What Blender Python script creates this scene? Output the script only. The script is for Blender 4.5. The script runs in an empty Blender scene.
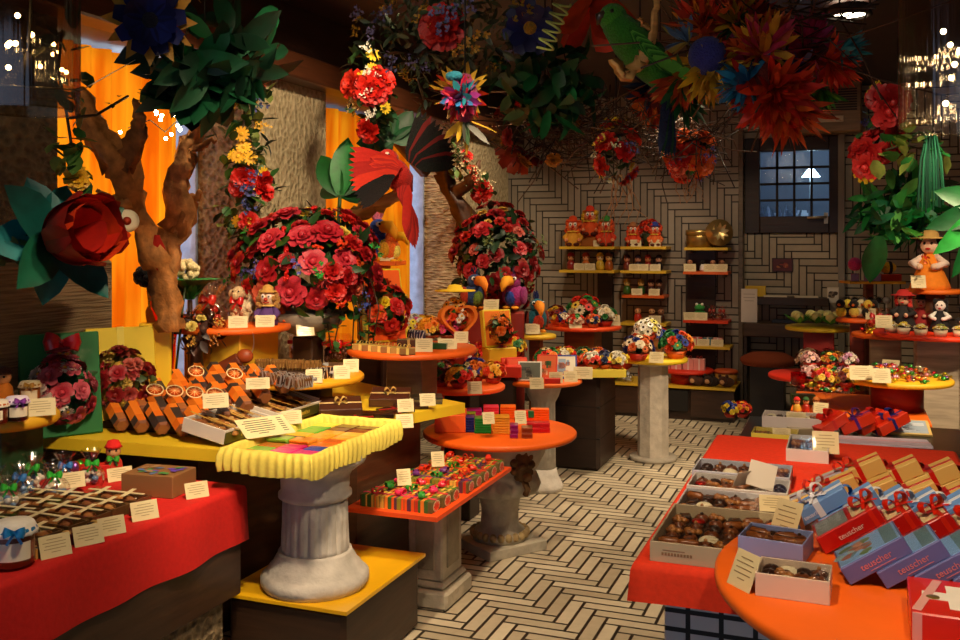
import bpy, bmesh, math, random
from mathutils import Matrix, Vector, Euler
sin, cos, pi = math.sin, math.cos, math.pi
SC = bpy.context.scene
COL = SC.collection
FPX, HOR, EYE = 950.0, 240.0, 1.6           # focal length in pixels, horizon row, eye height (m)
YAW = math.atan(365/950.0)
CY, SY = cos(YAW), sin(YAW)

def ray(x, y):
    u = (x-480)/FPX; v = (HOR-y)/FPX
    return CY*u-SY, SY*u+CY, v
def P(x, y, z):                              # point at height z
    a, b, v = ray(x, y); t = (z-EYE)/v
    return Vector((a*t, b*t, z))
def PD(x, y, t):                             # point at depth t
    a, b, v = ray(x, y); return Vector((a*t, b*t, EYE+v*t))
def PX(x, y, X0):
    a, b, v = ray(x, y); t = X0/a; return Vector((X0, b*t, EYE+v*t))
def PY(x, y, Y0):
    a, b, v = ray(x, y); t = Y0/b; return Vector((a*t, Y0, EYE+v*t))

# ------------------------------------------------------------------ materials
MATS = {}
def lin(h):
    o = []
    for i in (0, 2, 4):
        c = int(h[i:i+2], 16)/255.0
        o.append(c/12.92 if c <= .04045 else ((c+.055)/1.055)**2.4)
    return (o[0], o[1], o[2], 1)
FIN = {  # finish: rough, metal, noise scale, variation, bump, sheen, coat
 'm': (.62, 0, 9, .12, .02, 0, 0), 'g': (.28, 0, 14, .06, 0, 0, .3), 'c': (.85, 0, 60, .1, .08, 0, 0),
 'f': (.3, .75, 30, .15, .12, 0, 0), 'l': (.5, 0, 18, .35, .1, 0, 0), 'w': (.5, 0, 4, .4, .12, 0, .1),
 's': (.85, 0, 14, .25, .6, 0, 0), 'p': (.55, 0, 5, .1, .03, 0, .15), 'k': (.32, 0, 22, .3, .15, 0, .25),
 'u': (.95, 0, 120, .3, .5, .1, 0), 'b': (.75, 0, 25, .55, .6, 0, 0)}
def nd(nt, t, **kw):
    n = nt.nodes.new(t)
    for k, v in kw.items():
        if k in n.inputs: n.inputs[k].default_value = v
        else: setattr(n, k, v)
    return n
def newmat(name):
    m = bpy.data.materials.new(name); m.use_nodes = True
    nt = m.node_tree; b = nt.nodes['Principled BSDF']
    return m, nt, b
def mt(spec):
    if spec in MATS: return MATS[spec]
    h, _, f = spec.partition(':'); f = f or 'm'
    m, nt, b = newmat('mat_'+spec.replace(':', '_')); L = nt.links.new
    col = lin(h)
    if f == 'e':                                   # something that gives off light
        b.inputs['Base Color'].default_value = col
        b.inputs['Emission Color'].default_value = col; b.inputs['Emission Strength'].default_value = 14
    elif f in 'txy':                                 # clear wrap / glass sheet
        g = nd(nt, 'ShaderNodeBsdfGlossy', Roughness=.08)
        t = nd(nt, 'ShaderNodeBsdfTransparent'); t.inputs['Color'].default_value = tuple(.5+.5*x for x in col[:3])+(1,) if h == 'ffffff' else col
        lw = nd(nt, 'ShaderNodeLayerWeight', Blend=.25); mr = nd(nt, 'ShaderNodeMapRange'); mx = nd(nt, 'ShaderNodeMixShader')
        mr.inputs['To Min'].default_value = {'t': .025, 'x': .1, 'y': .13}[f]; mr.inputs['To Max'].default_value = {'t': .28, 'x': .6, 'y': .55}[f]
        ns = nd(nt, 'ShaderNodeTexNoise', Scale=40.0); tc = nd(nt, 'ShaderNodeTexCoord')
        bp = nd(nt, 'ShaderNodeBump', Strength=.15 if f == 't' else .6, Distance=.006)
        mp = nd(nt, 'ShaderNodeMapping'); mp.inputs['Scale'].default_value = (2, 2, .04) if f == 'y' else (1, 1, 1)
        L(tc.outputs['Object'], mp.inputs[0]); L(mp.outputs[0], ns.inputs['Vector']); L(ns.outputs['Fac'], bp.inputs['Height']); L(bp.outputs['Normal'], g.inputs['Normal'])
        L(lw.outputs['Facing'], mr.inputs['Value']); L(mr.outputs[0], mx.inputs[0]); L(t.outputs[0], mx.inputs[1]); L(g.outputs[0], mx.inputs[2])
        L(mx.outputs[0], nt.nodes['Material Output'].inputs['Surface'])
    else:
        ro, me, sc, va, bu, sh, co = FIN[f]
        b.inputs['Roughness'].default_value = ro; b.inputs['Metallic'].default_value = me
        b.inputs['Coat Weight'].default_value = co; b.inputs['Sheen Weight'].default_value = sh
        tc = nd(nt, 'ShaderNodeTexCoord'); ns = nd(nt, 'ShaderNodeTexNoise', Scale=float(sc), Detail=4.0)
        if f == 'w':
            mp = nd(nt, 'ShaderNodeMapping'); mp.inputs['Scale'].default_value = (1, 1, 9)
            L(tc.outputs['Object'], mp.inputs[0]); L(mp.outputs[0], ns.inputs['Vector'])
        else: L(tc.outputs['Object'], ns.inputs['Vector'])
        mr = nd(nt, 'ShaderNodeMapRange'); L(ns.outputs['Fac'], mr.inputs['Value'])
        mr.inputs['From Min'].default_value = .25; mr.inputs['From Max'].default_value = .75
        mr.inputs['To Min'].default_value = 1-va; mr.inputs['To Max'].default_value = 1+va*.6
        mx = nd(nt, 'ShaderNodeVectorMath', operation='SCALE'); mx.inputs[0].default_value = col[:3]
        L(mr.outputs[0], mx.inputs['Scale']); L(mx.outputs[0], b.inputs['Base Color'])
        if bu:
            bp = nd(nt, 'ShaderNodeBump', Strength=bu, Distance=.02); L(ns.outputs['Fac'], bp.inputs['Height'])
            L(bp.outputs['Normal'], b.inputs['Normal'])
    MATS[spec] = m; return m

def herringbone(name, w, n, axes, light, dark, grout, gap, rough):
    m, nt, b = newmat(name); L = nt.links.new
    tc = nd(nt, 'ShaderNodeTexCoord'); sp = nd(nt, 'ShaderNodeSeparateXYZ'); L(tc.outputs['Object'], sp.inputs[0])
    def ma(op, a, c=0.0, d=None):
        x = nd(nt, 'ShaderNodeMath', operation=op)
        for i, v in enumerate((a, c) if d is None else (a, c, d)):
            if isinstance(v, (int, float)): x.inputs[i].default_value = v
            else: L(v, x.inputs[i])
        return x.outputs[0]
    A = ma('DIVIDE', sp.outputs[axes[0]], -w); B = ma('DIVIDE', sp.outputs[axes[1]], w)
    i = ma('FLOOR', A); j = ma('FLOOR', B); fx = ma('SUBTRACT', A, i); fy = ma('SUBTRACT', B, j)
    md = ma('FLOORED_MODULO', ma('SUBTRACT', i, j), 2.0*n)
    hz = ma('LESS_THAN', md, n-.5)
    def sel(a, c): return ma('ADD', ma('MULTIPLY', hz, a), ma('MULTIPLY', ma('SUBTRACT', 1.0, hz), c))
    mv = ma('SUBTRACT', 2.0*n-1, md)
    u = sel(ma('ADD', md, fx), ma('ADD', mv, fy)); v = sel(fy, fx)
    idx = sel(ma('SUBTRACT', i, md), i); idy = sel(j, ma('SUBTRACT', j, mv))
    e = ma('MINIMUM', ma('MINIMUM', u, ma('SUBTRACT', float(n), u)), ma('MINIMUM', v, ma('SUBTRACT', 1.0, v)))
    tile = nd(nt, 'ShaderNodeMapRange', interpolation_type='SMOOTHSTEP'); L(e, tile.inputs['Value'])
    tile.inputs['From Min'].default_value = gap*.7; tile.inputs['From Max'].default_value = gap*1.3
    cb = nd(nt, 'ShaderNodeCombineXYZ'); L(idx, cb.inputs[0]); L(idy, cb.inputs[1]); L(hz, cb.inputs[2])
    wn = nd(nt, 'ShaderNodeTexWhiteNoise', noise_dimensions='3D'); L(cb.outputs[0], wn.inputs['Vector'])
    ns = nd(nt, 'ShaderNodeTexNoise', Scale=22.0, Detail=5.0); L(tc.outputs['Object'], ns.inputs['Vector'])
    f = ma('ADD', ma('MULTIPLY', wn.outputs['Value'], .65), ma('MULTIPLY', ns.outputs['Fac'], .45))
    m1 = nd(nt, 'ShaderNodeMix', data_type='RGBA'); m1.inputs[6].default_value = lin(dark); m1.inputs[7].default_value = lin(light); L(f, m1.inputs[0])
    m2 = nd(nt, 'ShaderNodeMix', data_type='RGBA'); m2.inputs[6].default_value = lin(grout); L(m1.outputs[2], m2.inputs[7]); L(tile.outputs[0], m2.inputs[0])
    L(m2.outputs[2], b.inputs['Base Color']); b.inputs['Roughness'].default_value = rough
    bp = nd(nt, 'ShaderNodeBump', Strength=.6, Distance=.004); L(tile.outputs[0], bp.inputs['Height']); L(bp.outputs['Normal'], b.inputs['Normal'])
    MATS[name] = m; return m
def rough_stone(name, c1, c2, scale, stretch, bump):
    m, nt, b = newmat(name); L = nt.links.new
    tc = nd(nt, 'ShaderNodeTexCoord'); mp = nd(nt, 'ShaderNodeMapping'); mp.inputs['Scale'].default_value = stretch
    L(tc.outputs['Object'], mp.inputs[0])
    n1 = nd(nt, 'ShaderNodeTexNoise', Scale=scale, Detail=6.0, Roughness=.65); L(mp.outputs[0], n1.inputs['Vector'])
    v1 = nd(nt, 'ShaderNodeTexVoronoi', Scale=scale*1.3); L(mp.outputs[0], v1.inputs['Vector'])
    ad = nd(nt, 'ShaderNodeMath', operation='ADD'); L(n1.outputs['Fac'], ad.inputs[0]); L(v1.outputs['Distance'], ad.inputs[1])
    mr = nd(nt, 'ShaderNodeMapRange'); L(ad.outputs[0], mr.inputs['Value']); mr.inputs['From Min'].default_value = .4; mr.inputs['From Max'].default_value = 1.3
    mx = nd(nt, 'ShaderNodeMix', data_type='RGBA'); mx.inputs[6].default_value = lin(c1); mx.inputs[7].default_value = lin(c2); L(mr.outputs[0], mx.inputs[0])
    L(mx.outputs[2], b.inputs['Base Color']); b.inputs['Roughness'].default_value = .9
    bp = nd(nt, 'ShaderNodeBump', Strength=bump, Distance=.05); L(ad.outputs[0], bp.inputs['Height']); L(bp.outputs['Normal'], b.inputs['Normal'])
    MATS[name] = m; return m
def translucent(name, h, h2):
    m, nt, b = newmat(name); L = nt.links.new
    tc = nd(nt, 'ShaderNodeTexCoord'); ns = nd(nt, 'ShaderNodeTexNoise', Scale=3.0, Detail=3.0); mp = nd(nt, 'ShaderNodeMapping'); mp.inputs['Scale'].default_value = (1, 3, .35)
    L(tc.outputs['Object'], mp.inputs[0]); L(mp.outputs[0], ns.inputs['Vector'])
    mr = nd(nt, 'ShaderNodeMapRange'); L(ns.outputs['Fac'], mr.inputs['Value']); mr.inputs['From Min'].default_value = .38; mr.inputs['From Max'].default_value = .62
    mx = nd(nt, 'ShaderNodeMix', data_type='RGBA'); mx.inputs[6].default_value = lin(h); mx.inputs[7].default_value = lin(h2); L(mr.outputs[0], mx.inputs[0])
    d = nd(nt, 'ShaderNodeBsdfDiffuse'); t = nd(nt, 'ShaderNodeBsdfTranslucent'); ms = nd(nt, 'ShaderNodeMixShader', Fac=.5)
    L(mx.outputs[2], d.inputs['Color']); L(mx.outputs[2], t.inputs['Color']); L(d.outputs[0], ms.inputs[1]); L(t.outputs[0], ms.inputs[2])
    L(ms.outputs[0], nt.nodes['Material Output'].inputs['Surface']); MATS[name] = m; return m
herringbone('floor_tiles', .067, 4, (0, 1), 'ded3b8', 'a3957a', '2a2218', .1, .45)
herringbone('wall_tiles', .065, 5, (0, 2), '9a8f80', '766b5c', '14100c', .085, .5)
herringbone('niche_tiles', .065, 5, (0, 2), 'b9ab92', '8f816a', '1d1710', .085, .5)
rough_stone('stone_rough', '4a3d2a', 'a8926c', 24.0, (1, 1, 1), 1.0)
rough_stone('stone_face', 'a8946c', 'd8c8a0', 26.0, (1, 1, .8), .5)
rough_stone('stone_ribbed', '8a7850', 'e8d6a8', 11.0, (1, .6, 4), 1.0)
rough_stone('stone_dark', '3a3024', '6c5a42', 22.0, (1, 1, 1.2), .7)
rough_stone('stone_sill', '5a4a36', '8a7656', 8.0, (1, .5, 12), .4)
translucent('curtain_cloth', 'd85a04', 'ee8a10')
def blocks_mat():
    m, nt, b = newmat('plinth_tiles'); L = nt.links.new
    tc = nd(nt, 'ShaderNodeTexCoord'); sp = nd(nt, 'ShaderNodeSeparateXYZ'); L(tc.outputs['Object'], sp.inputs[0])
    ad = nd(nt, 'ShaderNodeMath', operation='ADD'); L(sp.outputs[0], ad.inputs[0]); L(sp.outputs[1], ad.inputs[1])
    cb = nd(nt, 'ShaderNodeCombineXYZ'); L(ad.outputs[0], cb.inputs[0]); L(sp.outputs[2], cb.inputs[1])
    br = nd(nt, 'ShaderNodeTexBrick', Scale=1.0); L(cb.outputs[0], br.inputs['Vector']); br.offset = 0.0
    br.inputs['Brick Width'].default_value = .09; br.inputs['Row Height'].default_value = .052; br.inputs['Mortar Size'].default_value = .007
    br.inputs['Color1'].default_value = lin('d8d8d4'); br.inputs['Color2'].default_value = lin('c4c6c6'); br.inputs['Mortar'].default_value = lin('20201e')
    L(br.outputs['Color'], b.inputs['Base Color']); b.inputs['Roughness'].default_value = .3; MATS['plinth_tiles'] = m
blocks_mat()

# ------------------------------------------------------------------ mesh building
def tr(loc=(0, 0, 0), rot=(0, 0, 0), s=1):
    if not isinstance(s, (tuple, list)): s = (s, s, s)
    return Matrix.LocRotScale(Vector(loc), Euler(rot), Vector(s))
I4 = Matrix.Identity(4)
class M:
    def __init__(s, mat='cccccc'): s.v = []; s.f = []; s.mi = []; s.sm = []; s.names = []; s.T = I4; s.cur(mat)
    def cur(s, mat):
        if mat not in s.names: s.names.append(mat)
        s.k = s.names.index(mat); return s
    def add(s, vs, fs, smooth=True):
        b = len(s.v); T = s.T
        s.v += [tuple(T @ Vector(p)) for p in vs]
        s.f += [tuple(b+i for i in f) for f in fs]
        s.mi += [s.k]*len(fs); s.sm += [smooth]*len(fs); return s
    def box(s, sx, sy, sz, at=(0, 0, 0), b=None, rz=0, R=None):     # at = centre of the base
        if b is None: b = min(sx, sy, sz)*.06
        x, y, z = sx/2, sy/2, sz/2; vs = []; ix = {}
        for a in (-1, 1):
            for c in (-1, 1):
                for d in (-1, 1):
                    for q in range(3):
                        p = [a*(x-b), c*(y-b), d*(z-b)]; p[q] = (a, c, d)[q]*(x, y, z)[q]
                        ix[a, c, d, q] = len(vs); vs.append(p)
        F = []
        for q in range(3):
            r, t = (q+1) % 3, (q+2) % 3
            for g in (-1, 1):
                f = []
                for m_, n_ in ((-1, -1), (1, -1), (1, 1), (-1, 1)):
                    k = [0, 0, 0]; k[q] = g; k[r] = m_; k[t] = n_; f.append(ix[k[0], k[1], k[2], q])
                F.append(f if g > 0 else f[::-1])
            for m_ in (-1, 1):
                for n_ in (-1, 1):
                    f = []
                    for g, qq in ((-1, r), (1, r), (1, t), (-1, t)):
                        k = [0, 0, 0]; k[q] = g; k[r] = m_; k[t] = n_; f.append(ix[k[0], k[1], k[2], qq])
                    F.append(f if m_*n_ < 0 else f[::-1])
        for a in (-1, 1):
            for c in (-1, 1):
                for d in (-1, 1):
                    f = [ix[a, c, d, 0], ix[a, c, d, 1], ix[a, c, d, 2]]; F.append(f if a*c*d > 0 else f[::-1])
        R = R if R is not None else Matrix.Rotation(rz, 4, 'Z')
        c = Vector(at)+R.to_3x3() @ Vector((0, 0, z))
        T = s.T; s.T = T @ Matrix.Translation(c) @ R.to_4x4(); s.add(vs, F, False); s.T = T; return s
    def lathe(s, prof, n=24, at=(0, 0, 0), wob=None, cap=True, sc=(1, 1)):
        vs = []; F = []; k = len(prof)
        for i in range(n):
            a = 2*pi*i/n
            for r, z in prof:
                w = 1+(wob(a, z) if wob else 0); vs.append((at[0]+r*w*cos(a)*sc[0], at[1]+r*w*sin(a)*sc[1], at[2]+z))
        for i in range(n):
            j = (i+1) % n
            for q in range(k-1): F.append((i*k+q, j*k+q, j*k+q+1, i*k+q+1))
        if cap:
            if prof[0][0] > 1e-5: F.append([i*k for i in range(n)][::-1])
            if prof[-1][0] > 1e-5: F.append([i*k+k-1 for i in range(n)])
        return s.add(vs, F)
    def disc(s, r, h, at=(0, 0, 0), n=40, b=None):
        b = b or h*.25
        return s.lathe([(r-b, 0), (r, b), (r, h-b), (r-b, h)], n, at)
    def ball(s, r, at=(0, 0, 0), sc=(1, 1, 1), n=10, R=None):
        m = max(5, n//2+1); vs = [(0, 0, r*sc[2])]; F = []
        for i in range(1, m):
            p = pi*i/m
            for j in range(n): vs.append((r*sc[0]*sin(p)*cos(2*pi*j/n), r*sc[1]*sin(p)*sin(2*pi*j/n), r*sc[2]*cos(p)))
        vs.append((0, 0, -r*sc[2])); e = len(vs)-1
        for j in range(n):
            k = (j+1) % n; F.append((0, 1+j, 1+k)); F.append((e, e-n+k, e-n+j))
            for i in range(m-2): F.append((1+i*n+j, 1+(i+1)*n+j, 1+(i+1)*n+k, 1+i*n+k))
        T = s.T; s.T = T @ Matrix.Translation(at) @ (R.to_4x4() if R is not None else I4); s.add(vs, F); s.T = T; return s
    def tube(s, pts, rad, n=6, cap=True):
        pts = [Vector(p) for p in pts]; vs = []; F = []
        if not isinstance(rad, (list, tuple)): rad = [rad]*len(pts)
        up = Vector((.1, .2, 1)).normalized()
        for i, p in enumerate(pts):
            d = (pts[min(i+1, len(pts)-1)]-pts[max(i-1, 0)]).normalized()
            x = d.cross(up)
            if x.length < .05: x = d.cross(Vector((1, 0, 0)))
            x.normalize(); y = x.cross(d); up = y if i else up
            for j in range(n):
                a = 2*pi*j/n; vs.append(p+(x*cos(a)+y*sin(a))*rad[i])
        for i in range(len(pts)-1):
            for j in range(n):
                k = (j+1) % n; F.append((i*n+j, i*n+k, (i+1)*n+k, (i+1)*n+j))
        if cap: F.append(list(range(n))[::-1]); F.append([(len(pts)-1)*n+j for j in range(n)])
        return s.add(vs, F)
    def prism(s, poly, z0, z1, smooth=False):
        n = len(poly); vs = [(p[0], p[1], z0) for p in poly]+[(p[0], p[1], z1) for p in poly]
        F = [list(range(n))[::-1], list(range(n, 2*n))]+[(i, (i+1) % n, n+(i+1) % n, n+i) for i in range(n)]
        return s.add(vs, F, smooth)
    def leaf(s, L, W, bend=.6, cup=.3, prof='leaf', nu=2, nv=5, T=I4, wave=0):
        # blade from the origin along +Y, face up; bends about X
        vs = []; F = []; y = z = 0.0; st = L/nv
        for i in range(nv+1):
            v = i/nv
            w = {'leaf': sin(pi*min(1, v*.93+.07))**.8, 'petal': (v**.6)*(1-.45*v**5)+.12, 'feather': min(1, v*5+.2)*max(0, 1-v**4)**.5+.03, 'strap': 1.0}[prof]
            for j in range(nu+1):
                u = -1+2*j/nu
                vs.append((u*W*.5*w, y, z+cup*abs(u)**1.5*W*.5*w+wave*sin(7*v+3*u)*W))
            a = bend*(v+.5/nv); y += st*cos(a); z += st*sin(a)
        for i in range(nv):
            for j in range(nu): a = i*(nu+1)+j; F.append((a, a+1, a+nu+2, a+nu+1))
        T0 = s.T; s.T = T0 @ T; s.add(vs, F); s.T = T0; return s
    def mesh(s, name='mesh'):
        me = bpy.data.meshes.new(name); me.from_pydata(s.v, [], s.f)
        for k in s.names: me.materials.append(MATS.get(k) or mt(k))
        me.polygons.foreach_set('material_index', s.mi); me.polygons.foreach_set('use_smooth', s.sm)
        me.update(); return me

class N:                                     # a template: mesh plus parts
    def __init__(s, m=None): s.me = m; s.parts = []
    def add(s, name, m, T=I4, label=None):
        n = m if isinstance(m, N) else N(m); s.parts.append((name, n, T, label)); return n
def getmesh(n, name):
    if isinstance(n.me, M): n.me = n.me.mesh(name)
    return n.me
def inst(n, name, T, parent=None, label=None):
    o = bpy.data.objects.new(name, getmesh(n, name)); COL.objects.link(o)
    if parent: o.parent = parent
    o.matrix_local = T
    if label and parent: o['label'] = label
    for pn, c, t, lb in n.parts: inst(c, pn, t, o, lb)
    return o
def put(n, name, loc, rot=0, label='', cat='', group=None, s=1, kind=None):
    if isinstance(n, M): n = N(n)
    r = rot if isinstance(rot, (tuple, list)) else (0, 0, rot)
    T = loc if isinstance(loc, Matrix) else tr(loc, r, s)
    o = inst(n, name, T)
    if label: o['label'] = label
    if cat: o['category'] = cat
    if group: o['group'] = group
    if kind: o['kind'] = kind
    return o
def struct(name, m, T=I4):
    return put(m, name, T, kind='structure')
def ordw(i): return ('first second third fourth fifth sixth seventh eighth ninth tenth eleventh twelfth thirteenth fourteenth fifteenth sixteenth seventeenth eighteenth nineteenth twentieth'.split()+['%dth' % k for k in range(21, 99)])[i]
RN = random.Random(7)
def rnd(a, b): return RN.uniform(a, b)
# ------------------------------------------------------------------ camera
cam = bpy.data.cameras.new('camera'); co = bpy.data.objects.new('camera', cam); COL.objects.link(co)
cam.sensor_width = 36; cam.lens = FPX/960*36; cam.shift_y = -80/960.0; cam.clip_start = .05
co.location = (0, 0, EYE); co.rotation_euler = (pi/2, 0, YAW); SC.camera = co
SC.view_settings.view_transform = 'Standard'; SC.view_settings.look = 'None'
SC.view_settings.exposure = 0.0; SC.view_settings.gamma = 1

# ------------------------------------------------------------------ the room
def sbox(name, x0, x1, y0, y1, z0, z1, mat, b=.004):
    return struct(name, M(mat).box(x1-x0, y1-y0, z1-z0, ((x0+x1)/2, (y0+y1)/2, z0), b))
WX = -3.15                                   # plane of the wall on the side of the windows
sbox('floor', -4.4, 1.75, -1.2, 11.0, -.1, 0, 'floor_tiles')
sbox('ceiling', -4.4, 1.75, -1.2, 9.6, 2.98, 3.1, '2a120a:w')
def wall(name, parts):
    m = M(parts[0][6])
    for x0, x1, y0, y1, z0, z1, k in parts:
        m.cur(k).box(x1-x0, y1-y0, z1-z0, ((x0+x1)/2, (y0+y1)/2, z0), .012)
    return struct(name, m)
# stone piers with the deep window openings between them
p1 = PX(60, 200, WX).y; sill1 = PX(105, 260, WX); p2a = PX(255, 200, WX).y; p2b = PX(327, 200, WX).y; p3a = PX(465, 200, WX).y
def pier(name, y0, y1, face, side, z0=0, z1=2.98):
    m = M(side); m.box(.6, y1-y0, z1-z0, (WX-.306, (y0+y1)/2, z0), .02)
    m.cur(face).box(.012, y1-y0-.02, z1-z0, (WX-.006, (y0+y1)/2, z0), .004); m.cur('98a8c4:s').box(.21, .02, z1-z0, (WX-.5, y0-.008, z0), .004)  # bluish strip on the reveal: outside daylight put into its colour
    return struct(name, m)
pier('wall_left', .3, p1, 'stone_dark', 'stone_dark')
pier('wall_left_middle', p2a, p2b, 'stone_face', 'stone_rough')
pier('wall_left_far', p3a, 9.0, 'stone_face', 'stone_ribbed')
wall('wall_left_below', [(-3.9, WX+.05, .3, sill1.y, 0, sill1.z, 'stone_sill'), (-3.9, WX-.02, sill1.y, p2a, 0, .7, 'stone_sill'), (-3.9, WX-.02, p2b, p3a, 0, .7, 'stone_sill')])
wall('wall_left_above', [(-3.9, WX-.02, p1, p2a, 2.62, 2.98, '2c1a10:w'), (-3.9, WX-.02, p2b, p3a, 2.62, 2.98, '2c1a10:w')])
sbox('trim_4', WX, WX+.13, .3, 9.0, 2.7, 2.98, '2a140a:w')
sbox('wall_left_beam', WX, WX+.16, .3, 9.0, 2.55, 2.7, '5a3018:w', .01)
br = M('5a3018:w')
br.tube([PX(385, 125, WX+.1), PX(425, 172, WX+.1)], .05, 6); struct('trim_1', br)
# the tiled wall at the end of the room, with a shallow niche around the window
YB, YN = 9.0, 9.12
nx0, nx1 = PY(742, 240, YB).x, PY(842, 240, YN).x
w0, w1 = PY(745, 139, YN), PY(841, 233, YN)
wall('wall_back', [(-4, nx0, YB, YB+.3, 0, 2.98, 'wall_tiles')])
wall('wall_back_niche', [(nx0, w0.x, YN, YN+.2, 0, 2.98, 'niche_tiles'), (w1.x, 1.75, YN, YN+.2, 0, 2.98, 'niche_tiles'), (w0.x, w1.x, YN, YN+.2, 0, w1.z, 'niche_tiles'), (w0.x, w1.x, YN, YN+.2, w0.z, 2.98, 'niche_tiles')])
sbox('trim_2', nx0-.03, nx0+.01, YB-.015, YB+.14, 0, 2.98, '6a5a48:w')
sbox('trim_3', PY(838, 240, YN).x, PY(845, 240, YN).x, YN-.06, YN, 0, 2.98, '8a8070:p')
sbox('wall_right', 1.6, 1.75, -1.2, 9.4, 0, 2.98, '6a4a30:w')
sbox('wall_front', -4.4, 1.75, -1.3, -1.2, 2.5, 2.98, '4a3424:w')
sbox('baseboard_back', -3.15, nx0-.03, YB-.02, YB, 0, .08, '2e2018:w')
# window with its frame, bars, pane and handle
win = N(); cx, cz = (w0.x+w1.x)/2, (w0.z+w1.z)/2
g0, g1 = PY(760, 152, YN), PY(829, 216, YN)
fr = M('2e1a10:w'); d = .1
fr.box(g0.x-w0.x, d, w0.z-w1.z, ((w0.x+g0.x)/2, YN+.02, w1.z)); fr.box(w1.x-g1.x, d, w0.z-w1.z, ((w1.x+g1.x)/2, YN+.02, w1.z))
fr.box(g1.x-g0.x, d, w0.z-g0.z, ((g0.x+g1.x)/2, YN+.02, g0.z)); fr.box(g1.x-g0.x, d, g1.z-w1.z, ((g0.x+g1.x)/2, YN+.02, w1.z))
win.add('window_frame', fr)
ba = M('15110e:m')
for i in (1, 2, 3):
    x = g0.x+(g1.x-g0.x)*i/4; ba.box(.022, .02, g0.z-g1.z, (x, YN+.03, g1.z))
    z = g1.z+(g0.z-g1.z)*i/4; ba.box(g1.x-g0.x, .02, .022, ((g0.x+g1.x)/2, YN+.03, z-.011))
win.add('window_bars', ba)
win.add('window_pane', M('ddeeff:t').box(g1.x-g0.x, .008, g0.z-g1.z, ((g0.x+g1.x)/2, YN+.07, g1.z)))
hp = PY(826, 217, YN-.06); ha = M('c8b898:f'); ha.box(.035, .03, .1, (hp.x, YN-.035, hp.z-.06)); ha.tube([(hp.x, YN-.07, hp.z), (hp.x-.16, YN-.08, hp.z-.005)], .012, 8)
ha.tube([(hp.x, YN-.02, hp.z), (hp.x, YN-.075, hp.z)], .012, 8); win.add('handle', ha)
put(win, 'window_1', (0, 0, 0), kind='structure')
sbox('wall_outside', -1.6, 1.6, 10.9, 11, .9, 2.9, '868c94:p')
bl = M('7a8a9c:p'); bl.box(1.6, .5, 1.74, (-.3, 10.4, 0)); put(bl, 'office_counter', (0, 0, 0), 0, 'pale grey counter seen through the small barred window', 'counter')
for i, (x, y, w, h) in enumerate(((777, 196, 9, 13), (802, 198, 12, 13), (802, 182, 9, 16))):
    c = PY(x, y, 10.35+.1*i); k = 10/950.0
    put(M('eef2f6:m').box(w*k, .03, h*k), 'paper_sheet', (c.x, c.y, 1.745), 0, ['small white sheet standing beyond the window, on the side of its hinges', 'larger white sheet standing low beyond the window bars', 'tall narrow white sheet standing behind the larger one beyond the window'][i], 'paper', 'papers beyond the window')
fe = M('dfe6f4:u')
for i in range(26):
    fe.leaf(.22, .03, rnd(.3, 1), .2, 'feather', T=tr((rnd(-.25, .25), rnd(-.06, .06), 0), (pi/2+rnd(-.5, .5), rnd(-.6, .6), 0)))
c = PY(775, 216, 10.25); put(fe, 'feather_plant', (c.x, 10.25, 1.742), 0, 'spiky white feathery plant low behind the window glass', 'plant')
wl = N(); wl.add('stem', M('e8eef0:m').tube([(0, 0, 0), (0, 0, .5)], .012)); wl.add('shade', M('f4fff4:e').lathe([(.09, .5), (.03, .58)], 16))
c = PY(811, 200, 10.2); put(wl, 'desk_lamp', (c.x, 10.2, 1.74), 0, 'slim white lamp glowing beyond the barred window', 'lamp')
# ventilation unit over the window
v0, v1 = PY(782, 84, 8.85), PY(862, 131, 8.85)
ac = N(M('8a6c48:w').box(v1.x-v0.x, .24, v0.z-v1.z, ((v0.x+v1.x)/2, 8.98, v1.z)))
gr = M('2a2018:m'); n = 9; hgt = v0.z-v1.z
for i in range(n): gr.box(v1.x-v0.x-.08, .02, hgt*.028, ((v0.x+v1.x)/2, 8.86, v1.z+hgt*(.42+.05*i)))
ac.add('grille', gr); ac.add('panel', M('c8b494:p').box((v1.x-v0.x)*.45, .02, hgt*.12, ((v0.x*.45+v1.x*.55), 8.86, v1.z+hgt*.2)))
put(ac, 'air_vent', (0, 0, 0), 0, 'long wooden air vent with dark slats above the barred window', 'vent')

# window curtains, hung behind the piers
def curtain(y0, y1, label, amp=.02):
    m = M('curtain_cloth'); n = 60; vs = []; F = []
    for i in range(n+1):
        y = y0+(y1-y0)*i/n; x = amp*sin(i*1.15)+amp*.5*sin(i*.37+1)
        for z in (.72, 1.4, 2.0, 2.6): vs.append((x, y, z))
    for i in range(n):
        for q in range(3): F.append((i*4+q, i*4+4+q, i*4+5+q, i*4+1+q))
    m.add(vs, F); put(m, 'curtain', (WX-.48, 0, 0), 0, label, 'curtain')
XC = WX-.48
c0, c1 = PX(178, 200, XC).y, p3a-.09
curtain(p1+.02, c0, 'glowing orange curtain behind the driftwood, nearer of the two', .025)
curtain(p2b-.3, c1, 'orange curtain behind the red parrot, farther of the two', .03)
sky = M('9fb4d8:m'); 
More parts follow.
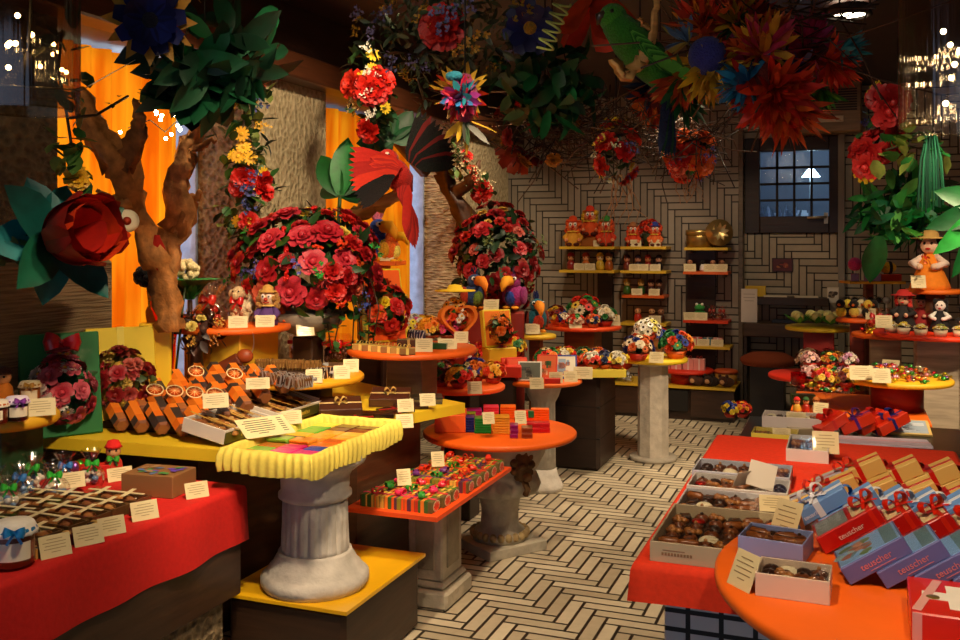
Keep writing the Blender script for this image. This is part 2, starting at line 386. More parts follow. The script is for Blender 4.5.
# ------------------------------------------------------------------ light
W = bpy.data.worlds.new('World'); SC.world = W; W.use_nodes = True
W.node_tree.nodes['Background'].inputs[0].default_value = (.6, .72, 1, 1); W.node_tree.nodes['Background'].inputs[1].default_value = .42
def spot(loc, at, power, ang=70, col=(1, .75, .48), soft=.05, blend=.6):
    l = bpy.data.lights.new('spot', 'SPOT'); l.energy = power; l.spot_size = math.radians(ang); l.spot_blend = blend; l.color = col; l.shadow_soft_size = soft
    o = bpy.data.objects.new('spot_light', l); COL.objects.link(o); o.location = loc
    o.rotation_euler = (Vector(at)-Vector(loc)).to_track_quat('-Z', 'Y').to_euler()
def area(loc, at, power, sx, sy, col):
    l = bpy.data.lights.new('area', 'AREA'); l.energy = power; l.shape = 'RECTANGLE'; l.size = sx; l.size_y = sy; l.color = col
    o = bpy.data.objects.new('daylight', l); COL.objects.link(o); o.location = loc
    o.rotation_euler = (Vector(at)-Vector(loc)).to_track_quat('-Z', 'Y').to_euler()
LP = 1.12
# daylight outside the windows and in the room behind
area((-5.2, 4.1, 2.0), (-3.6, 4.1, 1.7), 110, 2.2, 2.2, (.75, .85, 1)); area((-5.2, 6.9, 2.0), (-3.6, 7.0, 1.7), 90, 2.6, 2.2, (.72, .83, 1))
area((-.2, 10.2, 2.85), (-.2, 10.6, 1.6), 2.2, 1.4, .5, (.95, .97, 1))
# ceiling spots; some unseen ones are added lower down to brighten chosen items
for loc, at, pw, an in (
    ((-.9, 1.6, 2.93), (-2.3, 2.3, .8), 110, 52), ((-1.0, 2.0, 2.93), (-2.5, 3.25, .9), 130, 48), ((-.8, 1.6, 2.93), (-1.87, 3.1, .9), 95, 40), ((.15, 2.4, 2.93), (-1.8, 3.0, .4), 90, 34),
    ((-.9, 3.0, 2.93), (-1.68, 4.2, .55), 110, 48), ((-1.25, 2.4, 2.93), (-2.15, 4.1, 1.0), 110, 46), ((-1.3, 2.7, 2.93), (-2.7, 4.15, 1.5), 105, 44), ((-1.9, 4.0, 2.93), (WX, p2a+.5, 1.75), 70, 62),
    ((-1.6, 4.7, 2.9), (-2.3, 6.0, 1.35), 95, 56), ((-.55, 6.2, 2.93), (-2.1, 5.4, .9), 110, 46), ((-.9, 7.0, 2.93), (-1.75, 6.4, .8), 95, 56), ((-.85, 6.8, 2.93), (-1.4, 7.2, .8), 85, 55),
    ((-2.2, 6.9, 2.93), (WX-.2, 8.1, 1.7), 85, 66), ((-1.4, 7.0, 2.93), (-2.2, 8.9, 1.0), 60, 60), ((-.9, 7.0, 2.93), (-.9, 8.9, .9), 40, 60),
    ((-.9, 5.0, 2.7), (-1.0, 5.6, 0), 85, 64), ((-.9, 3.2, 2.93), (-.95, 3.9, 0), 75, 60), ((-.7, 1.5, 2.93), (-.1, 2.9, .8), 120, 52), ((.5, 1.2, 2.93), (.3, 2.5, .8), 75, 56), ((-.7, 2.2, 2.93), (.1, 3.8, .8), 110, 46),
    ((1.25, 4.5, 2.85), (.15, 5.75, .9), 230, 54), ((1.2, 5.0, 2.85), (.5, 6.2, 1.25), 180, 58), ((-.6, 4.4, 2.75), (.5, 6.0, 1.8), 50, 46), ((-2.2, 3.6, 2.9), (-3.62, 4.0, 1.3), 45, 56), ((-1.9, 5.6, 2.93), (-3.62, 6.4, 1.4), 50, 70),
    ((-.9, 1.2, 2.85), (-.1, 3.7, 2.3), 17, 56), ((-1.2, 1.4, 2.85), (-1.3, 4.3, 2.35), 8, 50), ((-1.2, 1.6, 2.85), (-2.5, 4.6, 2.1), 32, 46), ((.35, 5.3, 2.93), (-.62, 4.85, 1.98), 34, 34), ((-1.25, 2.4, 2.7), (-1.08, 4.35, 1.98), 34, 22)):
    spot(loc, at, pw*LP, an)
def downlight(x, y, D, label):
    c = PD(x, y, D); n = N(); n.add('housing', M('3a3634:m').lathe([(.11, .06), (.13, .0), (.105, -.005), (.1, .05)], 24, cap=False))
    n.add('lens', M('fff0d0:e').lathe([(.0, .012), (.1, .01)], 24, cap=False))
    n.add('stem', M('3a3634:m').tube([(0, 0, .04), (0, 0, 2.97-c.z)], .02, 8)); put(n, 'ceiling_spotlight', c, 0, label, 'lamp', 'ceiling spotlights')
downlight(849, 16, 5.5, 'larger lit ceiling spotlight beside the hanging glass tube'); downlight(838, 65, 7.4, 'smaller lit ceiling spotlight half behind the pink feathers')

# ------------------------------------------------------------------ tables and stands
def disc_stand(c, r, top, ped, name='display_stand', label='', h=.03, z0=0.0, pw=None, shape='square', base=None, cat='stand'):
    n = N(); z = c.z-z0
    n.add('tabletop', M(top).disc(r, h, (0, 0, z-h), 48))
    pw = pw or r*.8; m = M(ped)
    if shape == 'square': m.box(pw, pw, z-h, (0, 0, 0), .006)
    elif shape == 'drum': m.lathe([(pw/2, 0), (pw/2, z-h)], 32)
    elif shape == 'octagon': m.lathe([(pw/2, .03), (pw/2*.96, z-h-.03), (pw*.62, z-h)], 8); m.sm = [False]*len(m.sm)
    n.add('pedestal', m)
    if base: n.add('base', M(base).disc(pw*.75, .03, (0, 0, 0), 32))
    put(n, name, (c.x, c.y, z0), 0, label, cat)
def flute(nf, d): return lambda a, z: -d*(.5+.5*cos(nf*a))**2
# low bench under the red cloth
b = N(); b.add('plinth', M('stone_rough').box(.66, 1.08, .33, (-2.4, 2.3, 0), .01)); b.add('panel', M('3a2414:w').box(.72, 1.12, .375, (-2.385, 2.32, .33), .006))
put(b, 'display_bench', (0, 0, 0), 0, 'low dark wood bench on a rough stone plinth under the red cloth', 'bench')
def cloth(name, x0, x1, y0, y1, z, drop, mat, label, seed, group=None, amp=.006):
    R = random.Random(seed); m = M(mat); pts = []; r = .03
    def edge(ax, ay, bx, by):
        L = math.hypot(bx-ax, by-ay); k = max(6, int(L/.03)); return [(ax+(bx-ax)*i/k, ay+(by-ay)*i/k) for i in range(k)]
    per = edge(x0, y0, x1, y0)+edge(x1, y0, x1, y1)+edge(x1, y1, x0, y1)+edge(x0, y1, x0, y0); n = len(per)
    cx, cy = (x0+x1)/2, (y0+y1)/2; hx, hy = (x1-x0)/2, (y1-y0)/2; ph = [R.uniform(0, 6) for _ in range(4)]
    rows = [(.0, 0, -.012), (.0, 0, 0), (.012, 0, -.006), (.016, .3, -.02), (.018, .7, -drop*.5), (.022, 1.3, -drop)]
    vs = []; F = []
    for q, (o, w, dz) in enumerate(rows):
        for i, (x, y) in enumerate(per):
            nx = 1 if x >= x1-1e-6 else -1 if x <= x0+1e-6 else 0; ny = 1 if y >= y1-1e-6 else -1 if y <= y0+1e-6 else 0
            s = (x+y)*9; wv = amp*w*(sin(s*1.3+ph[0])+sin(s*2.3+ph[1]))
            inn = .02 if q == 0 else 0
            vs.append((x+nx*(o+wv-inn), y+ny*(o+wv-inn), z+dz+(.0015*sin(s*.7+ph[2]) if q == 5 else 0)))
    for q in range(1, 5):
        for i in range(n): j = (i+1) % n; F.append((q*n+i, q*n+j, q*n+n+j, q*n+n+i))
    m.add(vs, F); m.add([vs[n+i] for i in range(n)], [list(range(n))], False); return put(m, name, (0, 0, 0), 0, label, 'tablecloth', group)
cloth('tablecloth', -2.75, -2.03, 1.78, 2.88, .72, .2, 'c81208:c', 'bright red cloth draped over the low wooden bench', 3)
# yellow shelf along the windows with its cabinet
sh = N(); poly = [(-3.14, 2.97), (-2.215, 3.026), (-1.741, 4.326), (-2.55, 4.75), (-3.14, 4.5)]
sh.add('shelf_board', M('f0cc28:p').prism(poly, .752, .8))
sh.add('cabinet', M('4a2c16:w').prism([(-3.14, 3.3), (-2.4, 3.12), (-2.24, 3.64), (-2.0, 3.7), (-1.96, 4.28), (-2.6, 4.6), (-3.14, 4.4)], 0, .752))
put(sh, 'display_counter', (0, 0, 0), 0, 'yellow topped counter with dark wood cabinet below, along the windows', 'counter')
# low box with yellow top and the fluted pedestal on it
lb = N(); lb.add('top', M('f0b818:g').box(.53, .67, .014, (0, 0, .286))); lb.add('body', M('3a2414:w').box(.49, .63, .286))
put(lb, 'plinth_box', (-1.89, 3.265, 0), 0, 'low dark wood box with glossy yellow top under the fluted pedestal', 'plinth')
pe = N(); st = 'c4beb4:s'
pe.add('base', M(st).lathe([(.19, 0), (.203, .02), (.203, .045), (.188, .06), (.175, .066), (.172, .08), (.16, .09), (.15, .11), (.14, .125), (.138, .135)], 40))
fl = M(st).lathe([(.128, .13), (.128, .15), (.124, .24), (.122, .335)], 160, wob=lambda a, z: -.07*max(0, cos(20*a))**.5 if z > .14 and z < .33 else 0); pe.add('shaft', fl)
pe.add('capital', M(st).lathe([(.128, .33), (.138, .338), (.138, .352), (.128, .36), (.13, .41), (.14, .43), (.165, .45), (.185, .462), (.192, .475), (.192, .5)], 40))
put(pe, 'pedestal', (-1.87, 3.13, .3), 0, 'grey white fluted column pedestal on the low yellow box', 'pedestal')
# tray lined with gathered yellow cloth
tn = N(); bx, by = .36, .68
tn.add('tray_floor', M('f0cc28:c').box(bx-.03, by-.03, .02, (0, 0, 0)))
sk = M('ead65c:c'); per = []
def perim(hx, hy, k):
    o = []
    for (ax, ay, bx_, by_) in ((-hx, -hy, hx, -hy), (hx, -hy, hx, hy), (hx, hy, -hx, hy), (-hx, hy, -hx, -hy)):
        L = math.hypot(bx_-ax, by_-ay); q = int(L/k)
        o += [(ax+(bx_-ax)*i/q, ay+(by_-ay)*i/q) for i in range(q)]
    return o
per = perim(bx/2, by/2, .005); n = len(per); vs = []; F = []
for q, (o, z) in enumerate(((-.016, .018), (-.011, .058), (-.003, .071), (.004, .069), (.011, .042), (.012, .012), (.008, -.014))):
    for i, (x, y) in enumerate(per):
        g = 1+o/.17; w = (.0028+.0016*sin(i*.13))*sin(i*.95+.5*sin(i*.11)+.25*q) if q > 3 else .001*sin(i*.95)
        l = math.hypot(x, y); vs.append((x*(1+o/(bx/2))+w*x/l*3*.6, y*(1+o/(by/2))+w*y/l*3*.6, z+.005*sin(i*.13)*(q == 6)+.0015*sin(i*.21)))
for q in range(6):
    for i in range(n): j = (i+1) % n; F.append((q*n+i, q*n+j, q*n+n+j, q*n+n+i))
sk.add(vs, F); tn.add('gathered_cloth', sk)
put(tn, 'cloth_lined_tray', (-1.865, 3.13, .802), 0, 'tray lined with gathered yellow cloth on top of the fluted pedestal', 'tray')
# orange shelf with its panelled square column
n5 = N(); n5.add('top', M('f05010:p').box(.41, .9, .02, (0, 0, .48)))
col = M('b8ae98:s'); col.box(.24, .3, .08, (.0, 0, 0), .012); col.box(.2, .26, .03, (0, 0, .08), .012); col.box(.165, .225, .37, (0, 0, .11), .008)
n5.add('column', col); pn = M('9a9078:s')
pn.box(.09, .012, .26, (0, -.112, .16), .004); pn.box(.012, .13, .26, (.084, 0, .16), .004); n5.add('panel', pn)
put(n5, 'display_stand', (-1.715, 3.905, 0), 0, 'thin orange shelf on a grey panelled square column, holding striped gift boxes', 'stand')
# round orange table on a garden urn
u6 = N(); g = 'bcb4a0:s'
u6.add('tabletop', M('f06408:p').disc(.4, .03, (0, 0, .58), 56))
u6.add('plinth', M(g).box(.34, .36, .05)); u6.add('foot', M(g).lathe([(.14, .05), (.145, .09), (.1, .12), (.095, .2), (.11, .27), (.15, .29)], 40))
bd = M('b09868:s')
for i in range(22): bd.ball(.02, (.14*cos(2*pi*i/22), .14*sin(2*pi*i/22), .085), (1, 1, 1.1), 8)
u6.add('beading', bd)
u6.add('bowl', M(g).lathe([(.13, .28), (.19, .3), (.205, .34), (.19, .385), (.18, .4), (.2, .43), (.235, .5), (.25, .56), (.25, .58)], 128, wob=lambda a, z: .05*abs(sin(9*a)) if .29 < z < .39 else 0))
lh = M('6a4a24:s'); lh.ball(.05, (.23, -.02, .46), (.7, 1, 1.5), 14); lh.ball(.03, (.265, -.02, .42), (1, .8, .8), 10); lh.ball(.018, (.262, -.045, .475), n=8); lh.ball(.018, (.262, .005, .475), n=8)
for i in range(9): lh.ball(.022, (.225, -.02+.055*cos(i*.7), .47+.06*sin(i*.7)), n=8)
lh.tube([(.24, -.02, .4), (.27, -.02, .36), (.25, -.02, .33)], .016); u6.add('lion_head', lh)
put(u6, 'display_table', (-1.68, 4.66, 0), math.radians(-35), 'round orange table on a carved stone garden urn', 'table')
# round orange stand on a white fluted column
c = P(541, 379, .71); c.y = 5.84; c.x = -1.81
u7 = N(); u7.add('tabletop', M('f06a10:p').disc(.25, .025, (0, 0, .685), 48))
u7.add('base', M(st).lathe([(.125, 0), (.13, .03), (.11, .07), (.095, .1), (.085, .14)], 32))
u7.add('shaft', M(st).lathe([(.082, .13), (.078, .56), (.1, .6), (.12, .66), (.12, .685)], 96, wob=lambda a, z: -.06*max(0, cos(16*a))**.5 if .12 < z < .57 else 0))
put(u7, 'display_stand', (c.x, c.y, 0), 0, 'round orange stand on a white fluted column, holding books and cards', 'stand')
disc_stand(P(462, 384, .765), .25, 'f06010:p', '2c1a10:w', label='small round orange stand with blossoms beside the brown ribboned boxes', pw=.16)
disc_stand(PD(412, 347, 4.9), .335, 'f06410:p', '7a6650:w', label='large round orange stand on a grey brown square post', z0=.8, pw=.2)
disc_stand(PD(296, 374, 4.55), .325, 'f0a818:p', '3a2214:w', label='round yellow orange stand of wrapped sweets behind the biscuit trays', z0=.8, pw=.22)
disc_stand(PD(232, 324, 4.75), .29, 'f06810:p', 'd8a828:p', label='round orange stand of plush toys on a yellow block', z0=.8, pw=.33)
# green box with a yellow round top carrying the jam
disc_stand(P(2, 412, .97), .195, 'e8b020:p', '0c4020:p', label='round yellow stand of jam jars on a dark green block', pw=.2, h=.045)
# low red shelf and long red counter
a = N(); a.add('top', M('e02c08:p').box(.62, .62, .06, (0, 0, .66))); a.add('cabinet', M('2a180e:w').box(.4, .5, .66, (0, 0, 0)))
gr = M('120a06:m')
for z in (.22, .44): gr.box(.404, .504, .008, (0, 0, z))
a.add('groove', gr); put(a, 'display_cabinet', (-1.78, 6.66, 0), 0, 'dark panelled wood cabinet with thick red top', 'cabinet')
disc_stand(P(653, 357, .745), .25, 'f0cc20:p', 'c0b6a6:s', label='round yellow stand on a pale octagonal column', pw=.23, shape='octagon', base='b0a898:s')
disc_stand(PD(583, 325, 7.7), .31, 'e84c10:p', '8a5420:w', label='round red orange stand of flower buckets before the end wall', pw=.25)
disc_stand(PD(536, 334, 6.6), .14, 'e8c028:p', '6a3818:w', label='small round yellow stand under the single plush toucan', pw=.08)
# right-hand group
tc = N(); tc.add('tiled_block', M('plinth_tiles').box(1.0, 2.55, .67, (0, 0, 0), .004)); put(tc, 'tiled_counter', (.03, 3.93, 0), 0, 'pale tiled counter block under the red cloth', 'counter')
cloth('tablecloth', -.53, .42, 2.58, 4.4, .72, .1, 'e83408:c', 'orange red cloth over the tiled counter under the chocolate trays', 5, amp=.002)
n9 = N(); n9.add('tabletop', M('f86a08:p').disc(.62, .035, (0, 0, -.035), 96)); n9.add('post', M('8a8680:s').lathe([(.11, -.78), (.09, -.7), (.09, -.035)], 24, (0, -.1, 0)))
put(n9, 'display_table', (.315, 2.47, .8), 0, 'big round orange table of gift boxes, largest in the shop', 'table')
n7 = N(); n7.add('top', M('f07010:p').box(.74, .95, .03, (0, 0, .57))); n7.add('cabinet', M('2a1a10:w').box(.6, .8, .57))
put(n7, 'display_table', (.07, 6.15, 0), 0, 'square orange table behind the red counter', 'table')
disc_stand(PD(897, 377, 5.62), .307, 'f0b820:p', '8a1408:p', label='round yellow stand of bright sweets on a red drum', z0=.6, pw=.29, shape='drum')
disc_stand(PD(812, 374, 6.75), .3, 'e83018:p', '5a1008:p', label='round red stand behind the glass cake stand', pw=.2)
disc_stand(PD(819, 326, 7.3), .25, 'e8c420:p', '8a1408:p', label='round yellow stand of green wrapped sweets on a red post', pw=.22)
disc_stand(PD(885, 333, 6.6), .22, 'f06810:p', 'a89878:w', label='small round orange stand low beside the big red disc', pw=.2)
disc_stand(PD(857, 318, 7.0), .15, 'e85c10:p', '8a3010:w', label='small round orange stand of pompom toys', pw=.1)
disc_stand(PD(936, 332, 6.15), .38, 'e83408:p', 'b8a890:w', label='round red stand of flower cups on a beige square column', pw=.25)
disc_stand(PD(934, 289, 6.35), .18, 'f07418:p', '7a4a24:w', label='round orange stand under the doll in the yellow dress', z0=1.007, pw=.14, shape='drum')
# ------------------------------------------------------------------ kinds of things
CACHE = {}
def cached(f):
    def g(*a):
        k = (f.__name__,)+a
        if k not in CACHE: CACHE[k] = f(*a)
        return CACHE[k]
    return g
def rx(a): return Matrix.Rotation(a, 4, 'X')
def ry(a): return Matrix.Rotation(a, 4, 'Y')
def rzm(a): return Matrix.Rotation(a, 4, 'Z')
def face(c): return math.atan2(-c.x, c.y)
@cached
def f_rose(h):
    m = M(h+':l'); R = random.Random(h)
    m.ball(.28, (0, 0, .42), (1, 1, 1.1), 8)
    for n, L, W, tilt, bend, o in ((3, .62, .7, 1.5, -.5, .3), (4, .75, .85, 1.2, -.9, 1), (5, .95, .95, .85, -.9, 0), (6, 1.05, 1.0, .45, -.7, .5)):
        for i in range(n):
            m.leaf(L, W, bend, .35, 'petal', 2, 4, rzm(2*pi*i/n+o+R.uniform(-.15, .15)) @ tr((0, .1, .05)) @ rx(tilt))
    return m
@cached
def f_carnation(h):
    m = M(h+':l'); R = random.Random(h)
    for n, L, W, tilt in ((5, .5, .6, 1.4), (8, .7, .6, 1.0), (10, .9, .65, .6), (10, 1.0, .7, .25)):
        for i in range(n): m.leaf(L, W, -.4, .3, 'petal', 3, 3, rzm(2*pi*i/n+R.uniform(-.3, .3)) @ rx(tilt+R.uniform(-.15, .15)), .09)
    return m
@cached
def f_daisy(h, c):
    m = M(h+':l')
    for i in range(11): m.leaf(1, .42, -.3, .15, 'petal', 2, 3, rzm(2*pi*i/11) @ rx(.25))
    m.cur(c+':u').ball(.3, (0, 0, .12), (1, 1, .6), 8); return m
@cached
def f_berries(h):
    m = M(h+':g'); R = random.Random(h)
    for i in range(12):
        a = R.uniform(0, 6.3); b = R.uniform(.1, .8); m.ball(.26, (b*cos(a), b*sin(a), R.uniform(.1, .9)), n=6)
    return m
@cached
def f_sprig(h):
    m = M(h+':l'); R = random.Random(h)
    for i in range(9):
        a = R.uniform(0, 6.3); b = R.uniform(.2, 1)
        for k in range(4): m.leaf(.3, .25, .2, .2, 'petal', 2, 2, tr((b*cos(a), b*sin(a), R.uniform(.2, .8))) @ rzm(k*pi/2) @ rx(.5))
    return m
FL = {'rose': f_rose, 'carnation': f_carnation, 'daisy': lambda h: f_daisy(h, 'e8b820'), 'berries': f_berries, 'sprig': f_sprig}
FN = {'rose': 'rose', 'carnation': 'carnation', 'daisy': 'daisy', 'berries': 'berry_flower', 'sprig': 'flower_sprig'}
def out(d):                                   # rotation taking +Z to direction d
    return Vector(d).to_track_quat('Z', 'Y').to_matrix().to_4x4()
def foliage(R, rad, n, L, W, cols, up=.3, prof='leaf', inner=.55):
    m = M(cols[0]+':l')
    for i in range(n):
        d = Vector((R.gauss(0, 1), R.gauss(0, 1), R.gauss(0, 1)+up)).normalized(); k = R.uniform(inner, 1.0)
        p = Vector((d.x*rad[0], d.y*rad[1], d.z*rad[2]))*k
        T = Matrix.Translation(p) @ out(d) @ rzm(R.uniform(0, 6.3)) @ rx(R.uniform(-.2, 1.1))
        l = L*R.uniform(.7, 1.25); m.cur(R.choice(cols)+':l').leaf(l, W*l/L, R.uniform(-.8, .4), .25, prof, 2, 4, T)
    return m
def flowers(n, R, rad, spec, side=None, zmin=-.35):
    pts = []
    for kind, h, cnt, r in spec:
        hs = h.split('/'); q = 0; miss = 0
        while q < cnt:
            d = Vector((R.gauss(0, 1), R.gauss(0, 1), R.gauss(0, 1))).normalized()
            if d.z < zmin or (side is not None and d.dot(side) < -.35): continue
            p = Vector((d.x*rad[0], d.y*rad[1], d.z*rad[2]))*R.uniform(.84, 1.1)
            if any((p-a).length < .75*(r+b) for a, b in pts) and miss < 25: miss += 1; continue
            miss = 0; pts.append((p, r)); q += 1
            n.add(FN[kind], FL[kind](R.choice(hs)), Matrix.Translation(p) @ out(d+Vector((0, 0, .25))) @ rzm(R.uniform(0, 6)) @ Matrix.Scale(r*R.uniform(.85, 1.15), 4))
def bouquet(name, c, rad, spec, label, cat='bouquet', leaf=('1c4a18', '2c5c1c', '14361a'), nl=90, L=.06, W=.03, seed=1, group=None, extra=(), side=True, zmin=-.35, rz=0):
    R = random.Random(seed); n = N()
    sd = Vector((-c[0], -c[1], .2)).normalized() if side else None
    if sd is not None and rz: sd = rzm(-rz).to_3x3() @ sd
    n.add('foliage', foliage(R, rad, nl, L, W, leaf)); flowers(n, R, rad, spec, sd, zmin)
    for e in extra: n.add(*e)
    return put(n, name, c, rz, label, cat, group)
# ---- price cards
@cached
def k_card(w, h):
    m = M('dccb9a:p'); m.T = rx(-.42); m.box(w, .0015, h, (0, 0, 0), .0004)
    m.T = tr((0, h*.78, 0)) @ rx(.38); m.box(w*.5, .001, h*.85, (0, 0, 0), .0003)
    t = M('947c54:m'); t.T = rx(-.42)
    for i in range(5): t.box(w*(.5, .74, .66, .7, .3)[i], .0008, h*.028, (-.02*w*(i % 2), -.0012, h*(.8-.14*i)), .0001)
    n = N(m); n.add('print', t); return n
def card(x, y, z, what, rz=None, w=.085, h=.06, c=None):
    c = c or P(x, y, z); a = face(c)+(rnd(-.2, .2) if rz is None else rz)
    put(k_card(w, h), 'price_card', c, a, what, 'price card', 'price cards')
# ---- boxes, ribbons, bows
@cached
def k_bow(h):
    m = M(h+':g')
    for s in (-1, 1):
        for t in (.2, -.35):
            T = rzm(s*pi/2+t) @ rx(.6)
            pts = [Vector((0, .95*sin(pi*i/8)*(1 if i < 5 else .98), .34*sin(2*pi*i/8))) for i in range(9)]
            vs = []; F = []
            for i, p in enumerate(pts):
                for q in (-1, 1): vs.append(T @ Vector((q*(.1+.14*sin(pi*i/8)), p.y, p.z)))
            for i in range(8): F.append((2*i, 2*i+1, 2*i+3, 2*i+2))
            m.add(vs, F)
        m.leaf(1.1, .22, -.5, 0, 'strap', 1, 5, rzm(s*.55+pi) @ rx(.25))
    m.ball(.17, (0, 0, .12), n=8); return m
def wraps(n, sx, sy, sz, h, alongx=True, alongy=True, w=.014):
    m = M(h+':g'); e = .0012
    if alongx: m.box(sx+2*e, w, sz+2*e, (0, 0, -e), .0004)
    if alongy: m.box(w, sy+2*e, sz+2*e, (0, 0, -e), .0004)
    n.add('ribbon', m)
def k_gift(sx, sy, sz, col, rib=None, bow=None, bs=.04, both=True, lid=None, w=.014):
    n = N(); n.add('carton', M(col).box(sx, sy, sz, b=.002))
    if lid: n.add('lid', M(lid).box(sx+.004, sy+.004, sz*.4, (0, 0, sz*.61), .002))
    if rib: wraps(n, sx+(.004 if lid else 0), sy+(.004 if lid else 0), sz*(1.012 if lid else 1), rib, True, both, w)
    if bow: n.add('bow', k_bow(bow), tr((0, 0, sz+.004), (0, 0, .3), bs))
    return n
def k_tray(sx, sy, sz, wall, inner, lid=True, t=.006):
    n = N(); m = M(wall)
    m.box(sx, t, sz, (0, -sy/2+t/2, 0), .001).box(sx, t, sz, (0, sy/2-t/2, 0), .001).box(t, sy-2*t, sz, (-sx/2+t/2, 0, 0), .001).box(t, sy-2*t, sz, (sx/2-t/2, 0, 0), .001)
    n.add('tray', m); n.add('liner', M(inner).box(sx-2*t, sy-2*t, sz*.3, (0, 0, .0), .001))
    if lid: n.add('clear_lid', M('ffffff:t').box(sx, sy, .0012, (0, 0, sz+.001), .0003))
    return n
# ---- chocolates
CH = ('dark', 'milk', 'white', 'nut', 'cup', 'square', 'redfoil', 'greenfoil', 'log')
@cached
def k_choc(t):
    d, ml = '2a1208:k', '6a3616:k'; m = M(d); R = random.Random(t)
    dome = [(.0001, 0), (.013, 0), (.0155, .004), (.0145, .010), (.009, .015), (.0001, .0165)]
    if t == 'dark': m.lathe(dome, 14); m.tube([(-.01, .003, .0125), (0, -.003, .0165), (.01, .003, .0125)], .0013, 5)
    elif t == 'milk':
        m.cur(ml).lathe(dome, 14, wob=lambda a, z: .06*sin(8*a)); m.cur(d).ball(.004, (0, 0, .0165), n=6)
    elif t == 'white': m.cur('e8dcb8:k').lathe(dome, 14, sc=(1.35, 1)); m.tube([(-.014, 0, .012), (0, .002, .0165), (.014, 0, .012)], .001, 5)
    elif t == 'nut':
        for i in range(9): m.cur(('7a4418:k', '5a2c10:k', 'a86c30:k')[i % 3]).ball(.0075, (R.uniform(-.011, .011), R.uniform(-.009, .009), .006+R.uniform(0, .007)), (1.2, .9, .8), 7)
    elif t == 'cup':
        m.cur('4a2410:k').lathe([(.011, 0), (.0155, .012), (.0135, .012), (.012, .008)], 20, wob=lambda a, z: .07*sin(10*a), cap=False); m.cur(ml).lathe([(.013, .009), (.008, .014), (.0001, .0195)], 12); m.cur('b07840:k').ball(.004, (0, 0, .019), n=6)
    elif t == 'square': m.box(.026, .026, .013, b=.003); m.cur('7a4a24:k').box(.02, .003, .0015, (0, 0, .0128), .0004, .7)
    elif t == 'log': m.cur('8a4c1c:k').tube([(-.02, 0, .009), (-.014, 0, .0095), (.014, 0, .0095), (.02, 0, .009)], [.006, .009, .009, .006], 9); m.cur('3a1a0a:k').tube([(-.014, 0, .0185), (.014, .001, .0185)], .0014, 5)
    else:
        m.lathe([(.013, 0), (.0155, .004), (.015, .011)], 14); m.cur('d01810:f' if t == 'redfoil' else '40a060:f').lathe([(.0152, .0105), (.012, .0145), (.0001, .0155)], 16)
    return m
CD = {'dark': 'dark domed chocolate with a piped line', 'milk': 'milk chocolate dome with dark dot', 'white': 'oval white chocolate', 'nut': 'nut cluster chocolate', 'cup': 'swirled chocolate cup', 'square': 'square dark chocolate',
      'redfoil': 'chocolate with red foil top', 'greenfoil': 'chocolate with green foil top', 'log': 'milk chocolate log'}
def chocs(c, sx, sy, z, nx, ny, where, seed, rz=0, kinds=('dark', 'milk', 'nut', 'cup', 'square', 'dark', 'milk', 'nut')*3+('white', 'log', 'log'), s=1.0, fix=None):
    R = random.Random(seed); Rm = rzm(rz)
    for j in range(ny):
        for i in range(nx):
            t = R.choice(kinds)
            if fix and (i, j) in fix: t = fix[i, j]
            q = Rm @ Vector(((i+.5)/nx*sx-sx/2+R.uniform(-.002, .002), (j+.5)/ny*sy-sy/2+R.uniform(-.002, .002), 0))
            put(k_choc(t), 'chocolate', (c[0]+q.x, c[1]+q.y, z), rz+R.uniform(-.4, .4), CD[t]+' in the '+where, 'chocolate', CD[t]+'s in the '+where, s)
# ---- sweets, bags, jars
def k_cello(body, tie, top='ffffff', h=.16, r=.045, seed=1):
    R = random.Random(seed); n = N(); cont = M(body[0])
    for i in range(16):
        a = R.uniform(0, 6.3); b = r*.75*R.random()**.5; z = R.uniform(.012, h*.42); cont.cur(R.choice(body)).ball(r*.3, (b*cos(a), b*sin(a), z), (1, 1, .8), 6)
    n.add('sweets', cont)
    fl = M(top+':x'); w = lambda a, z: .12*sin(7*a+20*z)+.08*sin(4*a)
    fl.lathe([(r*.9, .0), (r*1.1, h*.1), (r*1.1, h*.32), (r*.75, h*.5), (r*.2, h*.62), (r*.5, h*.78), (r*.9, h)], 28, wob=w, cap=False); n.add('clear_bag', fl)
    n.add('tie', k_bow(tie), tr((0, -r*.15, h*.62), (1.2, 0, 0), r*.75)); return n
@cached
def k_candy(h, h2):
    m = M(h+':f'); m.ball(.011, (0, 0, .01), (1.25, 1, .9), 9)
    m.cur(h2+':t' if h2 == 'ffffff' else h2+':f')
    for s in (-1, 1):
        for i in range(5): m.leaf(.017, .012, R_(i), .3, 'petal', 2, 2, tr((s*.012, 0, .01)) @ rzm(-s*pi/2) @ ry(i*1.25))
    return m
def R_(i): return (.3, -.2, .4, -.4, .1)[i]
def candies(c, r, z, n, cols, where, seed, rin=0.0, s=1.0, arc=None):
    R = random.Random(seed)
    for i in range(n):
        a = R.uniform(*(arc or (0, 2*pi))); b = r*math.sqrt(R.uniform(rin*rin, 1)); h, w, nm = R.choice(cols)
        put(k_candy(h, w), 'wrapped_sweet', (c[0]+b*cos(a), c[1]+b*sin(a), z+R.choice((0, 0, .012))*s), (R.uniform(-.3, .3), R.uniform(-.2, .2), R.uniform(0, 6)), 'twist wrapped %s sweet %s' % (nm, where), 'sweet', '%s sweets %s' % (nm, where), s)
